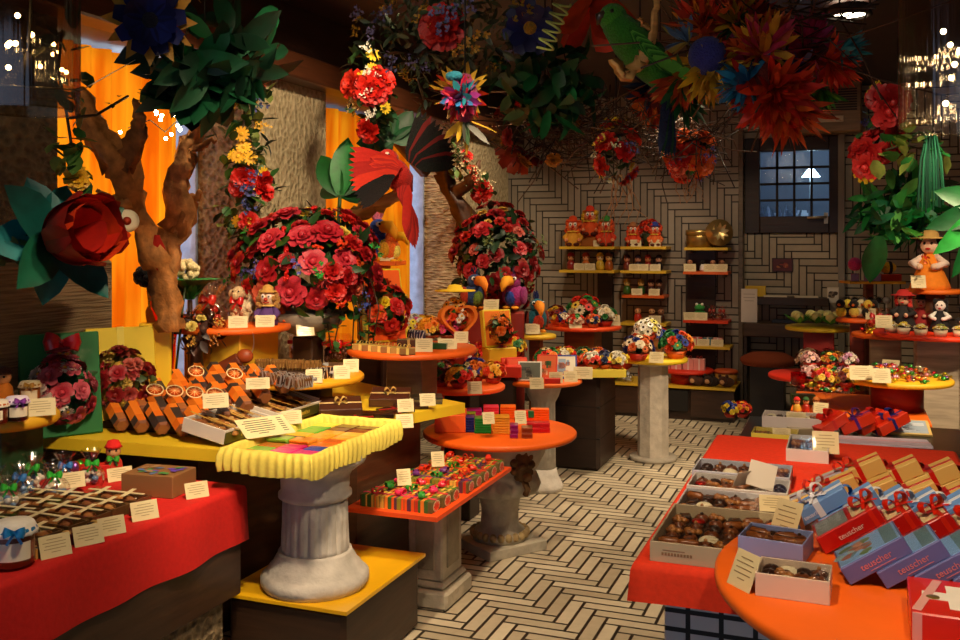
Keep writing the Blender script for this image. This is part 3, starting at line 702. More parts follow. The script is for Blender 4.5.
@cached
def k_jar(jam, lid, rib):
    n = N(); n.add('glass_jar', M('f4f0e8:t').lathe([(.03, 0), (.036, .006), (.036, .062), (.03, .07)], 28)); n.add('jam', M(jam+':g').lathe([(.028, .003), (.034, .007), (.034, .058)], 24))
    m = M(lid+':c').lathe([(.041, .06), (.039, .066), (.034, .078), (.03, .082), (.0001, .084)], 40, wob=lambda a, z: .05*sin(14*a) if z < .068 else 0); n.add('cloth_cap', m)
    b = M(rib+':g').lathe([(.0375, .064), (.039, .068), (.0365, .072)], 30, cap=False); n.add('ribbon', b); n.add('bow', k_bow(rib), tr((.02, -.033, .07), (1.3, 0, .4), .022))
    lb = M('e8dcc0:p'); vs = [(.0366*sin(a*.12), -.0366*cos(a*.12), z) for a in range(-7, 8) for z in (.018, .05)]; lb.add(vs, [(2*i, 2*i+2, 2*i+3, 2*i+1) for i in range(14)]); n.add('label', lb, rzm(.5)); return n
# ---- toys
def k_toucan(body, belly, beak, crest, tail):
    n = N(); m = M(body+':u'); m.ball(.05, (0, 0, .06), (1, .95, 1.15), 14); m.ball(.036, (0, -.008, .125), (1, 1, 1), 14); n.add('body', m)
    n.add('belly', M(belly+':u').ball(.04, (0, -.02, .055), (.85, .8, 1.05), 12)); bk = M(beak+':c'); bk.tube([(0, -.035, .13), (0, -.07, .13), (0, -.095, .112), (0, -.105, .085)], [.024, .024, .017, .005], 10); n.add('beak', bk)
    cr = M(crest+':u')
    for i in range(9): cr.leaf(.05, .018, .5, .1, 'feather', 2, 3, tr((rnd(-.012, .012), 0, .15)) @ rzm(rnd(-2.5, 2.5)) @ rx(rnd(.7, 1.4)))
    n.add('crest', cr); e = M('f8f8f0:g'); e.ball(.010, (-.022, -.032, .14), n=8).ball(.010, (.022, -.032, .14), n=8); e.cur('080808:g').ball(.0055, (-.024, -.041, .141), n=6).ball(.0055, (.024, -.041, .141), n=6); n.add('eyes', e)
    for s in (-1, 1): n.add('wing', M(tail+':u').ball(.035, (s*.047, .008, .062), (.35, .9, 1.2), 10))
    t = M(tail+':u')
    for i in range(3): t.leaf(.08, .03, .2, .1, 'feather', 2, 3, tr((.012*(i-1), .04, .03)) @ rzm(.2*(1-i)) @ rx(-.2))
    n.add('tail', t); f = M(beak+':c'); f.ball(.017, (-.022, -.03, .008), (1, 1.4, .5), 8).ball(.017, (.022, -.03, .008), (1, 1.4, .5), 8); n.add('feet', f); return n
def k_clown(hair, hat, coat, face='e89060', trim='e8c040', nose='d02010', tall=.2):
    n = N(); s = tall/.2; 
    b = M(coat+':c').lathe([(.05, 0), (.055, .02), (.045, .06), (.03, .095), (.02, .105)], 16); n.add('coat', b)
    a = M(coat+':c'); a.tube([(-.03, 0, .09), (-.055, -.02, .06), (-.045, -.045, .045)], [.016, .018, .015], 8).tube([(.03, 0, .09), (.055, -.02, .06), (.045, -.045, .045)], [.016, .018, .015], 8); n.add('sleeves', a)
    n.add('collar', M(trim+':c').lathe([(.02, .1), (.042, .098), (.04, .106), (.02, .108)], 24, wob=lambda q, z: .12*sin(9*q)))
    h = M(face+':c'); h.ball(.042, (0, 0, .14), (1, .95, 1), 14); h.cur(nose+':g').ball(.011, (0, -.042, .135), n=8); h.cur('f4ece0:c').ball(.012, (-.016, -.035, .15), (1, .5, 1.2), 8).ball(.012, (.016, -.035, .15), (1, .5, 1.2), 8)
    h.cur('080808:g').ball(.005, (-.016, -.041, .15), n=6).ball(.005, (.016, -.041, .15), n=6); h.cur(nose+':c').tube([(-.016, -.037, .122), (0, -.042, .116), (.016, -.037, .122)], .003, 5); n.add('head', h)
    u = M(hair+':u'); R = random.Random(hair+hat)
    for i in range(60):
        q = R.uniform(-.75, 3.9); r = R.uniform(.03, .05); u.ball(R.uniform(.012, .02), (r*cos(q), r*sin(q)*.9+.008, .125+R.uniform(-.03, .045)), n=5)
    n.add('hair', u); n.add('hat', M(hat+':c').lathe([(.048, .17), (.05, .174), (.03, .178), (.026, .2), (.012, .21), (.0001, .212)], 18)); 
    hd = M(face+':c'); hd.ball(.014, (-.044, -.05, .043), n=8).ball(.014, (.044, -.05, .043), n=8); n.add('hands', hd)
    sh_ = M('5a2010:c'); sh_.ball(.022, (-.024, -.045, .014), (1, 1.5, .65), 8).ball(.022, (.024, -.045, .014), (1, 1.5, .65), 8); n.add('shoes', sh_); return n
def k_figure(body, head, hat, extra=None, h=.1):       # little chocolate or marzipan figure
    s = h/.1; n = N(); n.add('body', M(body).lathe([(.02*s, 0), (.026*s, .012*s), (.022*s, .04*s), (.012*s, .055*s)], 12)); hd = M(head).ball(.02*s, (0, 0, .068*s), n=10)
    hd.cur('100808:g').ball(.0035*s, (-.008*s, -.018*s, .072*s), n=5).ball(.0035*s, (.008*s, -.018*s, .072*s), n=5); n.add('head', hd)
    if hat: n.add('hat', M(hat).lathe([(.024*s, .078*s), (.02*s, .084*s), (.014*s, .096*s), (.0001, .1*s)], 12))
    if extra: n.add('bow', k_bow(extra), tr((0, -.02*s, .05*s), (1.3, 0, 0), .02*s))
    return n
def k_posy(pot, cols, leaf, seed, r=.05, ph=.04, nf=16, kinds=('carnation', 'rose', 'daisy'), centre=None):
    R = random.Random(seed); n = N(); nf = int(nf*1.5)
    if ph: n.add('pot', M(pot).lathe([(r*.5, 0), (r*.75, ph), (r*.7, ph), (r*.5, ph*.8)], 16))
    fo = M(leaf[0]+':l')
    for i in range(26): fo.cur(R.choice(leaf)+':l').leaf(r*.8, r*.3, R.uniform(-.6, .2), .2, 'leaf', 2, 3, tr((0, 0, ph*.9)) @ rzm(R.uniform(0, 6.3)) @ rx(R.uniform(-.2, 1.3)))
    n.add('foliage', fo)
    for i in range(nf):
        z = 1-1.15*(i+.5)/nf; a = i*2.4; q = math.sqrt(max(0, 1-z*z)); d = Vector((q*cos(a), q*sin(a), z)); k = R.choice(kinds)
        T = tr((d.x*r, d.y*r, ph+r*.35+d.z*r*.9)) @ out(d+Vector((0, 0, .2))) @ Matrix.Scale(r*R.uniform(.25, .36), 4)
        if k == 'daisy': n.add('daisy', f_daisy(R.choice(cols), centre or R.choice(('2a1408', 'f0c020', '101010'))), T)
        else: n.add(FN[k], FL[k](R.choice(cols)), T)
    return n
# ================================================================== windows side: red cloth bench
Z = .72
j = P(14, 566, Z); put(k_jar('8a3c14', 'ece6da', '1878b8'), 'jam_jar', j, .3, 'jam jar with white cloth cap and blue ribbon on the red cloth', 'jar', s=1.5)
@cached
def k_biscuit(w, d, h, tone, seed):                 # flat tray of biscuits in clear wrap under two cream ribbons
    R = random.Random(seed); n = k_tray(w, d, h, '5a3c1c:p', '3a2410:p', False)
    for i in range(int(w/.045)):
        for q in range(max(1, int(d/.05))):
            n.add('biscuit', M(R.choice(('a8682c:b', '8a4e1c:b', 'b87c3c:b'))).ball(.024, ((i+.5)*.045-w/2+.006, (q+.5)*d/max(1, int(d/.05))-d/2, h*.75), (1, .85, .45), 10))
    n.add('clear_wrap', M('ffffff:t').box(w+.002, d+.002, h*1.35, (0, 0, .0)))
    rb = M('e8d8a8:g'); e = h*1.36
    for x in (-.25, .22): rb.T = tr((x*w, 0, e), (0, 0, .25)); rb.box(.016, d+.012, .002, (0, 0, 0), .0005)
    rb.T = I4; rb.box(w, .012, .0018, (0, 0, e), .0004); n.add('ribbon', rb); return n
xs = [('wide tray of biscuits behind the blue ribboned jam jar', -2.26, 1.98, .24, .13), ('biscuit pack beside the wide biscuit tray, first of the row', -2.26, 2.13, .24, .08)]
xs += [('%s biscuit pack in cream ribbon from the wide biscuit tray' % ordw(i+1), -2.25-.004*i, 2.23+.095*i, .22, .08) for i in range(4)]
for i, (l, x, y, w, d) in enumerate(xs): put(k_biscuit(w, d, .032, 0, i), 'biscuit_pack', (x, y, Z), rnd(-.06, .06), l, 'biscuit pack', 'biscuit packs on the red cloth')
for i in range(4): put(k_biscuit(.2, .08, .03, 0, i+20), 'biscuit_pack', (-2.46, 2.16+.1*i, Z), .1, 'biscuit pack in the rear row on the red cloth, %s from the jam jar' % ordw(i), 'biscuit pack', 'biscuit packs on the red cloth')
for i in range(4): put(k_gift(.055, .05, .028, ('3a1c10:p', '4a1a14:p', '241008:p', '5a2a14:p')[i], 'c8a050'), 'chocolate_bar', (-2.105, (2.0, 2.16, 2.27, 2.45)[i], Z), .05, '%s small dark chocolate bar under the cards on the red cloth edge' % ordw(i), 'chocolate bar', 'small dark bars on the red cloth')
bx = k_gift(.2, .15, .075, '8a6038:p'); q = M('5a8a3c:m')
for i in range(22):
    q.cur(('6a48b8:m', '4a8a48:m', '5878a8:m', 'a8845a:m')[i % 4]).leaf(.035, .022, 0, 0, 'leaf', 2, 3, tr((rnd(-.075, .075), rnd(-.05, .05), .0758+.0002*i)) @ rzm(rnd(0, 6.2)))
bx.add('painted_pattern', q); put(bx, 'biscuit_tin', (-2.24, 2.7, Z), .12, 'brown box with painted violet and green leaves on the red cloth', 'box')
for i in range(9):
    put(k_cello(('d8c0a0:g', '6a8ab0:g', 'e0d8c8:g'), ('30a830', '3878c0', '30a830')[i % 3], h=.13, r=.04, seed=i), 'cello_bag', (-2.66+.07*(i % 3)+.01*(i % 2), 2.2+.085*i*.7, Z), rnd(0, 1), '%s clear bag with curly %s ribbon, counted from the jam end of the cloth' % (ordw(i), ('green', 'blue', 'green')[i % 3]), 'bag', 'clear bags on the red cloth')
rb = k_gift(.1, .055, .05, 'd01c10:p'); rb.add('lettering', M('e8c890:m').box(.05, .001, .006, (-.005, -.0285, .028), .0002).box(.03, .001, .003, (.0, -.0285, .018), .0002))
c = P(95, 478, Z); put(rb, 'carton', (c.x, c.y, Z), .75, 'small red carton behind the biscuit packs on the red cloth', 'box')
for i, (x, y, h) in enumerate(((52, 470, 'e87818'), (60, 469, '50a830'), (68, 472, '8a58a8'), (76, 470, 'd82010'), (84, 468, 'e06020'))):
    c = P(x, y, Z); put(M(h+':f').ball(.022, (0, 0, .02), (1, 1, 1.1), 10), 'foil_egg', (max(c.x, -2.72), min(c.y, 2.85), Z), 0, '%s foil egg among those behind the clear bags' % ('orange', 'green', 'violet', 'red', 'red orange')[i], 'sweet', 'foil eggs on the red cloth')
g = k_figure('c03018:c', 'e0a870:c', 'd81810:c', '40a030', .11); put(g, 'gnome_figure', (-2.55, 2.82, Z), .7, 'small gnome figure in round red cap beside the red carton', 'figurine', s=1.25)
for i, (x, y, w, h) in enumerate(((57, 557, .085, .062), (90, 545, .085, .058), (113, 535, .08, .055), (146, 520, .085, .06), (198, 498, .08, .055))):
    c = P(x, y, Z); card(0, 0, 0, '%s price card along the edge of the red cloth, from the jam jar' % ordw(i), .35, w, h, c)
card(0, 0, 0, 'price card standing among the clear bags on the red cloth', .2, .09, .055, PD(72, 488, 3.3)); card(0, 0, 0, 'price card in front of the gnome figure', .3, .09, .05, Vector((-2.47, 2.77, Z)))

# ---- jam stand
Z = .97
put(k_jar('2a0a08', 'e8dcf0', '8a3ca0'), 'jam_jar', P(17, 421, Z), .5, 'dark jam jar with lilac ribbon on the round yellow stand', 'jar', s=1.05)
put(k_jar('a85c10', 'e8d8b0', 'b88830'), 'jam_jar', P(30, 403, Z), .2, 'amber jam jar with gold ribbon behind the lilac one', 'jar', s=1.05)
put(k_jar('6a2010', 'e8dcc8', 'c06020'), 'jam_jar', P(-3, 424, Z), 0, 'reddish jam jar cut by the edge of the photo', 'jar', s=1.0)
put(k_figure('e08020:c', 'd89860:c', '4a2410:u', None, .14), 'doll', P(4, 402, Z), .4, 'small doll in orange behind the jam jars', 'doll')
card(0, 0, 0, 'price card beside the jam jars', .1, .1, .065, P(41, 416, Z))
# ================================================================== yellow counter
Z = .8
def flower_box(col, w, h, t, spec, seed, rib, leaf=('1c4a18', '2c5c1c'), rad=.112, bow=None, zc=.46, face_col=None):
    n = N(); n.add('carton', M(col).box(w, t, h, b=.004))
    if face_col: n.add('front_panel', M(face_col).box(w-.02, .004, h-.02, (0, -t/2-.001, .01), .001))
    R = random.Random(seed); b = N(foliage(R, (rad, .05, rad), 70, .05, .03, leaf, 0)); flowers(b, R, (rad, .06, rad*1.15), spec, Vector((0, -1, .1)), -1)
    n.add('bouquet', b, tr((0, -t/2-.03, h*zc)))
    if rib: n.add('ribbon', M(rib+':g').box(.03, t+.004, h+.004, (0, 0, -.002), .001))
    if bow: n.add('bow', k_bow(bow), tr((0, -t/2-.02, h*.9), (pi/2, 0, 0), .085))
    return n
gb = flower_box('0f6a30:p', .31, .42, .05, [('peony', '', 0, 0)][:0]+[('rose', 'b83040/c85868/a02030', 14, .04), ('carnation', 'c04050/d87888', 12, .034), ('daisy', 'f0e8d8', 11, .028), ('rose', 'f0e0d4', 4, .034)], 3, None, bow='a81420')
put(gb, 'flower_gift_box', (-2.975, 3.0, Z), (-.18, 0, 1.0), 'green gift box with pink and white blossoms and a red bow', 'gift box')
yb = flower_box('ecd030:p', .29, .42, .05, [('rose', '8a1418/a82028', 14, .036), ('carnation', 'c86050/b84840', 12, .034), ('daisy', 'c8a040', 12, .02), ('sprig', 'c0a040', 6, .03)], 4, 'f0dc60', ('3a5420', '5a6a28'))
put(yb, 'flower_gift_box', (-2.93, 3.3, Z), (-.2, 0, .95), 'yellow gift box with dark red blossoms, leaning beside the green one', 'gift box')
# orange shaped chocolate packs lying in sloping rows on a riser
@cached
def k_pack(slc, seed):
    R = random.Random(seed); n = N(); m = M('f07818:p'); L = .21; r = .033; ys = (-.5, -.44, -.18, .05, .28, .44, .5); rr = (.72, 1, 1, 1, 1, 1, .7)
    vs = []
    for y, k in zip(ys, rr):
        for q in range(6): vs.append((r*k*cos(pi*q/3), y*L, r*.87+r*k*sin(pi*q/3)))
    m.add(vs, [])
    for i in range(6):
        for q in range(6):
            k = (q+1) % 6; c = '7a4420:p' if i == 0 else R.choice(('f58420:p', 'f58420:p', 'f07414:p', 'f58420:p', '3a302a:p')) if i > 1 else R.choice(('3a3030:p', 'b06a38:p', 'e87014:p'))
            if c not in m.names: m.names.append(c)
            m.f.append((i*6+q, i*6+k, i*6+6+k, i*6+6+q)); m.mi.append(m.names.index(c)); m.sm.append(False)
    for f, c in ((list(range(6))[::-1], '8a5028:p'), (list(range(36, 42)), 'e06a14:p')):
        if c not in m.names: m.names.append(c)
        m.f.append(tuple(f)); m.mi.append(m.names.index(c)); m.sm.append(False)
    n.add('wrapper', m)
    if slc:
        s = M('f08020:g').lathe([(.034, 0), (.034, .004)], 28); s.cur('f8e0a8:m').lathe([(.033, .0042), (.029, .0046)], 28, cap=False)
        s.cur('e86008:g').lathe([(.0001, .0048), (.029, .0046)], 28); s.cur('f8d890:m')
        for i in range(5): s.box(.054, .0012, .001, (0, 0, .0045), .0002, pi*i/5)
        n.add('orange_slice', s, tr((0, .06, .064), (.3, 0, 0), 1.1))
    return n
heading = math.atan2(.15, .09)
rs = N(M('2c1a0e:w').prism([(-2.95, 3.2), (-2.42, 3.2), (-2.42, 3.75), (-2.95, 3.75)], 0, .03)); rs.add('wedge', M('2c1a0e:w').add([(-2.95, 3.2, .02), (-2.45, 3.2, .02), (-2.45, 3.75, .12), (-2.95, 3.75, .12), (-2.95, 3.75, 0), (-2.45, 3.75, 0)], [(0, 1, 2, 3), (3, 2, 5, 4), (0, 4, 5, 1), (0, 3, 4), (1, 5, 2)], False))
put(rs, 'display_riser', (0, 0, Z), 0, 'sloping dark wood riser beneath the orange chocolate packs', 'riser')
rows = ((5, -2.80, 3.17, .0), (5, -2.79, 3.29, .035), (5, -2.77, 3.41, .06), (5, -2.76, 3.53, .085), (5, -2.74, 3.65, .11))
for k, (cnt, x0, y0, dz) in enumerate(rows):
    for i in range(cnt):
        sl = (k == 1) or (k == 3 and i in (1, 3)); x = x0+.104*i-.07
        put(k_pack(sl, (k*5+i) % 7), 'chocolate_pack', (x, y0+.02, Z+.025+dz+.012), (.3, 0, heading*.92), 'orange wrapped chocolate pack%s, %s in the %s row from the counter front' % (' with orange slice' if sl else '', ordw(i), ordw(k)), 'chocolate pack', 'orange chocolate packs')
for i, x in enumerate((70, 84)): put(k_gift(.05, .06, .045, ('3a2014:p', '8a5028:p')[i]), 'carton', P(x, 421, Z), .6, ('small dark carton under the card beside the green gift box', 'small brown carton between the dark carton and the orange packs')[i], 'box')
card(0, 0, 0, 'price card propped before the green gift box', .3, .09, .05, P(75, 421, Z)+Vector((.03, -.05, .035)))
# two sloping white rimmed trays of biscuit bags
def biscuit_bag(R):
    n = N(); m = M('a8682c:b')
    for i in range(5): m.cur(R.choice(('b07838:b', '8a4e20:b', 'd0a868:b'))).ball(.022, (R.uniform(-.012, .012), -.06+.03*i, .012), (1, 1, .5), 8)
    n.add('biscuits', m); b = M('ffffff:t').ball(.03, (0, 0, .016), (.95, 2.9, .55), 12); n.add('clear_bag', b)
    n.add('strip', M('c89c40:g').leaf(.17, .012, .1, 0, 'strap', 1, 6, tr((.01, -.085, .034)))); return n
def biscuit_tray(cx, cy, sx, sy, nb, label, side, seed):
    n = k_tray(sx, sy, .055, 'dcd4c8:p', '5a4020:p', False, .008); s = M('4a4a18:p').box(.002, sy-.004, .046, (sx/2, 0, 0), .0005); n.add('side_panel', s)
    lt = M('b8a038:m')
    for i in range(9): lt.box(.001, .009, .014 if i % 3 else .018, (sx/2+.0015, -.05+.014*i, .015), .0002)
    n.add('lettering', lt)
    T = tr((cx, cy, Z+.012+sx*.5*sin(.2)), (0, .2, .0)); put(n, 'biscuit_tray', T, 0, label, 'tray', 'white rimmed biscuit trays'); R = random.Random(seed)
    for i in range(nb):
        put(biscuit_bag(R), 'biscuit_bag', T @ tr(((i % 2-.5)*sx*.42, (i//2+.5)/(nb/2)*(sy-.04)-(sy-.04)/2, .024), (0, .0, pi/2+rnd(-.15, .15)), .92), 0, '%s clear bag of biscuits in the %s' % (ordw(i), side), 'biscuit bag', 'biscuit bags in the white rimmed trays')
biscuit_tray(-2.33, 3.22, .2, .33, 8, 'white rimmed tray of biscuit bags, nearer of two', 'nearer white rimmed tray', 1)
biscuit_tray(-2.4, 3.63, .32, .38, 8, 'white rimmed tray of biscuit bags with gold lettered side, farther of two', 'farther white rimmed tray', 2)
card(0, 0, 0, 'price card lying on the nearer biscuit tray', .1, .1, .06, PD(216, 408, 3.78)); card(0, 0, 0, 'price card lying on the farther biscuit tray', .1, .1, .05, PD(258, 389, 4.05))
# brown chocolate boxes with cream ribbons
def brown_box(w, d, h): return k_gift(w, d, h, '4a2412:p', 'd8bc78', 'd0b060', .035, False)
put(brown_box(.19, .16, .04), 'chocolate_box', (-2.15, 3.82, Z+.02), (.22, 0, .55), 'brown chocolate box with cream ribbon behind the cloth lined tray', 'chocolate box')
put(brown_box(.19, .16, .04), 'chocolate_box', (-2.06, 4.15, Z+.02), (.22, 0, .35), 'brown chocolate box with cream ribbon at the foot of the square post', 'chocolate box')
for i, (x, y, a) in enumerate(((-2.12, 3.57, .9), (-2.02, 3.72, .5), (-1.98, 3.86, .3), (-1.95, 3.98, .9), (-1.93, 4.1, .6))):
    put(k_gift(.16, .09, .018, ('2c1608:g', '3a1c0c:g', '24120a:g')[i % 3], ('c02020' if i in (1, 3) else None)), 'chocolate_bar', (x, y, Z), a, '%s flat dark chocolate bar along the yellow counter edge, from the cloth tray' % ordw(i), 'chocolate bar', 'flat dark bars on the yellow counter')
for i in range(3): put(k_gift(.17, .12, .011, ('4a4434:g', '6a5c3c:g', '3a3020:g')[i]), 'chocolate_bar', (-1.93, 4.27, Z+.0115*i), .4+.03*i, 'thin grey brown bar at the far corner of the yellow counter, %s from bottom' % ordw(i), 'chocolate bar', 'thin bars at the counter corner')
for x, y, t in ((405, 428, 'price card leaning at the yellow counter edge past the cloth tray'), (406, 412, 'small price card between the brown chocolate boxes'), (428, 406, 'price card on the farther brown ribboned box'), (333, 416, 'price card beside the cloth lined tray, in front of the brown boxes')):
    card(x, y, Z+(.02 if y < 413 else 0), t, .15, .075, .06)
# vase with black pompoms, dried arrangement and wooden bird behind
v = N(); v.add('vase', M('e87008:t').lathe([(.07, 0), (.06, .02), (.03, .1), (.045, .3), (.075, .5), (.085, .56)], 28, cap=False)); v.add('base', M('c86410:g').disc(.07, .02))
for x, y, z, h in ((-.085, -.03, .63, '0c0806'), (.03, -.06, .63, '0c0806'), (.1, .03, .66, 'e8d8a0')):
    p = M(h+':u'); R = random.Random(h)
    for i in range(60):
        d = Vector((R.gauss(0, 1), R.gauss(0, 1), R.gauss(0, 1))).normalized()*.048; p.ball(.016, (x+d.x, y+d.y, z+d.z*.85), n=5)
    v.add('pompom', p); v.add('stalk', M('3a4a18:l').tube([(x*.4, y*.4, .1), (x, y, z)], .006))
put(v, 'vase', (-3.0, 3.66, Z), 0, 'slim amber glass vase with two black and one cream pompom flower', 'vase')
put(M('f0c820:p').box(.14, .1, .42, b=.006), 'carton', (-2.95, 3.53, Z), .7, 'plain yellow carton standing behind the yellow flower box', 'box')
bouquet('dried_bouquet', (-2.87, 3.72, 1.16), (.12, .12, .09), [('sprig', 'd0a040/a86820', 7, .035), ('carnation', 'c85a18', 3, .035), ('carnation', 'd8c060', 2, .03)], 'dark brown dried bouquet with ochre blossoms beside the pompom vase', leaf=('3a1c0c', '4a2410', '2a1208'), nl=80, L=.06, W=.03, seed=8,
        extra=(('holder', M('3a2010:w').lathe([(.06, -.36), (.05, -.34), (.03, -.1), (.07, -.02)], 16)),))
wb = N(); wb.add('body', M('6a2c10:w').box(.17, .05, .07, (0, 0, .05), .02, R=ry(-.5))); wb.add('head', M('a04418:w').ball(.035, (.07, 0, .13), (1.2, .8, 1), 12)); wb.add('feather', M('e8ece8:g').leaf(.14, .03, .9, .3, 'feather', 2, 5, tr((.09, 0, .11)) @ rzm(-1.2) @ rx(1.0)))
put(wb, 'wooden_bird', (-2.72, 3.78, Z+.12), .3, 'carved wooden bird with a white feather behind the orange packs', 'figurine')
fd = M('c02818:l')
for i in range(12): fd.cur(('c02818:l', 'e07818:l', '2c6a20:l')[i % 3]).leaf(.15, .04, .4, .3, 'feather', 2, 5, tr((rnd(-.05, .05), rnd(-.04, .04), .02)) @ rzm(rnd(-1.6, 1.6)) @ rx(rnd(.5, 1.3)))
fd.cur('3a2010:w').lathe([(.05, -.36), (.03, -.2), (.04, .03)], 14); put(fd, 'feather_arrangement', (-2.92, 3.56, 1.16), 0, 'spray of red, orange and green feathers next to the dried bouquet', 'decoration')
# ---- round stand of wrapped sweets
c = PD(296, 374, 4.55); Z = c.z
@cached
def k_twist(h, h2, L, seed):
    n = N(M(h+':g').box(L, .03, .05, b=.012)); s = M(h2+':f'); R = random.Random(seed)
    for i in range(7): s.T = tr((-L/2+L*(i+.5)/7, 0, .025), (R.uniform(-.3, .3), R.uniform(-.25, .25), 0)); s.box(.004, .032, .053, (0, 0, -.0265), .001)
    s.T = I4; n.add('silver_stripes', s); t = M('e8e8e8:f')
    for i in range(4): t.leaf(.03, .02, .2, .2, 'petal', 2, 2, tr((L/2, 0, .03)) @ rzm(-pi/2) @ ry(i*1.6))
    n.add('twist', t); return n
for i in range(8):
    p = P(244+8.5*i, 377+1.6*i, Z); put(k_twist(('5a3418', '6a4420', '3a2010')[i % 3], 'd8d8d8', .1, i), 'striped_sweet', p, 1.0+.05*i, 'silver striped sweet packet on the round yellow orange stand, %s of the fan' % ordw(i), 'sweet', 'silver striped packets')
for i, (x, y) in enumerate(((194, 371), (206, 370), (218, 369), (229, 367))):
    put(k_twist('7a5428', 'a88850', .1, i+30), 'striped_sweet', (-2.62+.08*i, 3.92+.01*i, .975), .5, 'tan paper packet behind the orange packs, %s of four' % ordw(i), 'sweet', 'tan paper packets')
put(M('3a2010:w').box(.42, .12, .175, b=.004), 'riser_box', (-2.5, 3.93, .8), .05, 'dark riser box beneath the four tan paper packets', 'riser')
def ribbon_bag(w, h, seed):
    R = random.Random(seed); n = N(M('3a1c10:g').box(w, .06, h*.55, b=.015)); m = M('5a2c14:k')
    for i in range(12): m.ball(.016, (R.uniform(-w*.4, w*.4), -.03, R.uniform(.015, h*.5)), n=6)
    n.add('chocolates', m); n.add('clear_bag', M('fff0f0:t').box(w+.012, .085, h, b=.02)); n.add('bow', k_bow('d01410'), tr((0, -.045, h*.66), (1.3, 0, 0), .05)); n.add('ribbon', M('d01410:g').box(w+.016, .09, .02, (0, 0, h*.6), .002)); return n
for i, (x, y, w, t) in enumerate(((252, 362, .16, 'narrower clear chocolate bag with red ribbon, on the side of the toy stand'), (305, 360, .15, 'clear chocolate bag with red ribbon under the stone bowl'), (338, 362, .14, 'clear chocolate bag with red bow at the far rim of the yellow orange stand'))):
    put(ribbon_bag(w, .15, i), 'ribbon_bag', P(x, y, Z), .25, t, 'bag', 'red ribboned chocolate bags')
for i, x in enumerate((318, 327)): put(k_twist('2a1208', 'f0e8d8', .1, 50+i), 'striped_sweet', P(x, 379-i, Z), .5, ('zebra striped chocolate beside the price card on the round stand', 'zebra striped chocolate behind the first zebra striped one')[i], 'sweet', 'zebra striped chocolates')
for x, y, t in ((249, 371, 'price card among the tan packets'), (268, 366, 'price card before the narrower red ribboned bag'), (306, 363, 'price card before the red ribboned bag under the bowl'), (314, 383, 'price card at the front rim of the yellow orange stand'), (342, 379, 'price card near the far rim of the yellow orange stand'), (351, 372, 'price card behind another on the yellow orange stand rim')):
    card(x, y, Z, t, None, .075, .065)
# ---- toys on the block stand
c = PD(232, 324, 4.75); Z = c.z
put(k_cello(('2a1408:k', '5a2c14:k', '3a1a0c:k', 'b02818:g'), 'c82818', h=.2, r=.075, seed=3), 'cello_bag', P(211, 326, Z), 0, 'bulging clear bag of dark chocolates on the block stand', 'bag')
lm = N(); m = M('d8c4a0:u'); m.ball(.05, (0, 0, .075), (1, 1.1, 1), 12); R = random.Random(2)
for i in range(70):
    d = Vector((R.gauss(0, 1), R.gauss(0, 1), R.gauss(0, 1))).normalized()*.048; m.ball(.014, (d.x, d.y*1.1, .075+d.z), n=5)
lm.add('body', m); h = M('c8ac80:u').ball(.035, (0, -.05, .135), (1, 1.1, 1), 10); h.ball(.018, (0, -.08, .125), n=8).ball(.014, (-.038, -.045, .135), (1, .5, 1.4), 6).ball(.014, (.038, -.045, .135), (1, .5, 1.4), 6); h.cur('100a08:g').ball(.005, (-.013, -.08, .147), n=5).ball(.005, (.013, -.08, .147), n=5); lm.add('head', h)
for x in (-.03, .03):
    for y in (-.035, .04): lm.add('leg', M('c8ac80:u').tube([(x, y, .05), (x, y, .0)], .015, 8))
lm.add('bow', k_bow('c82020'), tr((0, -.06, .1), (1.3, 0, 0), .04)); put(lm, 'plush_lamb', P(243, 322, Z), .2, 'cream plush lamb with red bow beside the bag of dark chocolates', 'plush toy', s=1.1)
put(k_clown('a87838', 'c89848:c'[:6], '5a3878', 'e8c8a0', 'd8b060', 'c03020'), 'scarecrow_doll', P(268, 325, Z), .3, 'scarecrow doll in wide straw hat on the block stand', 'doll', s=.95)
oc = N(); oc.add('head', M('e06010:u').ball(.045, (0, 0, .13), (1, 1, 1.15), 12)); e = M('f8f8f0:g').ball(.013, (-.018, -.036, .145), n=8).ball(.013, (.018, -.036, .145), n=8); e.cur('080808:g').ball(.007, (-.018, -.047, .145), n=6).ball(.007, (.018, -.047, .145), n=6); oc.add('eyes', e)
for i in range(6):
    a = i*pi/3; oc.add('tentacle', M('e06010:u').tube([(.02*cos(a), .02*sin(a), .1), (.045*cos(a), .045*sin(a), .05), (.055*cos(a), .055*sin(a), .012), (.075*cos(a), .075*sin(a), .012)], [.016, .013, .011, .007], 7))
put(oc, 'plush_octopus', P(281, 322, Z), .3, 'orange plush octopus behind the scarecrow doll', 'plush toy')
nk = M('f07818:c')
for i in range(4): nk.leaf(.16, .1, .1, .15, 'leaf', 2, 4, tr((0, 0, .01+.008*i)) @ rzm(1.2+.25*i) @ rx(.05*i))
put(nk, 'folded_napkin', P(200, 325, Z), .3, 'folded orange napkin at the rim of the block stand', 'napkin')
card(238, 328, Z, 'price card before the plush lamb', None, .09, .06); card(265, 327, Z, 'price card before the scarecrow doll', None, .09, .06)
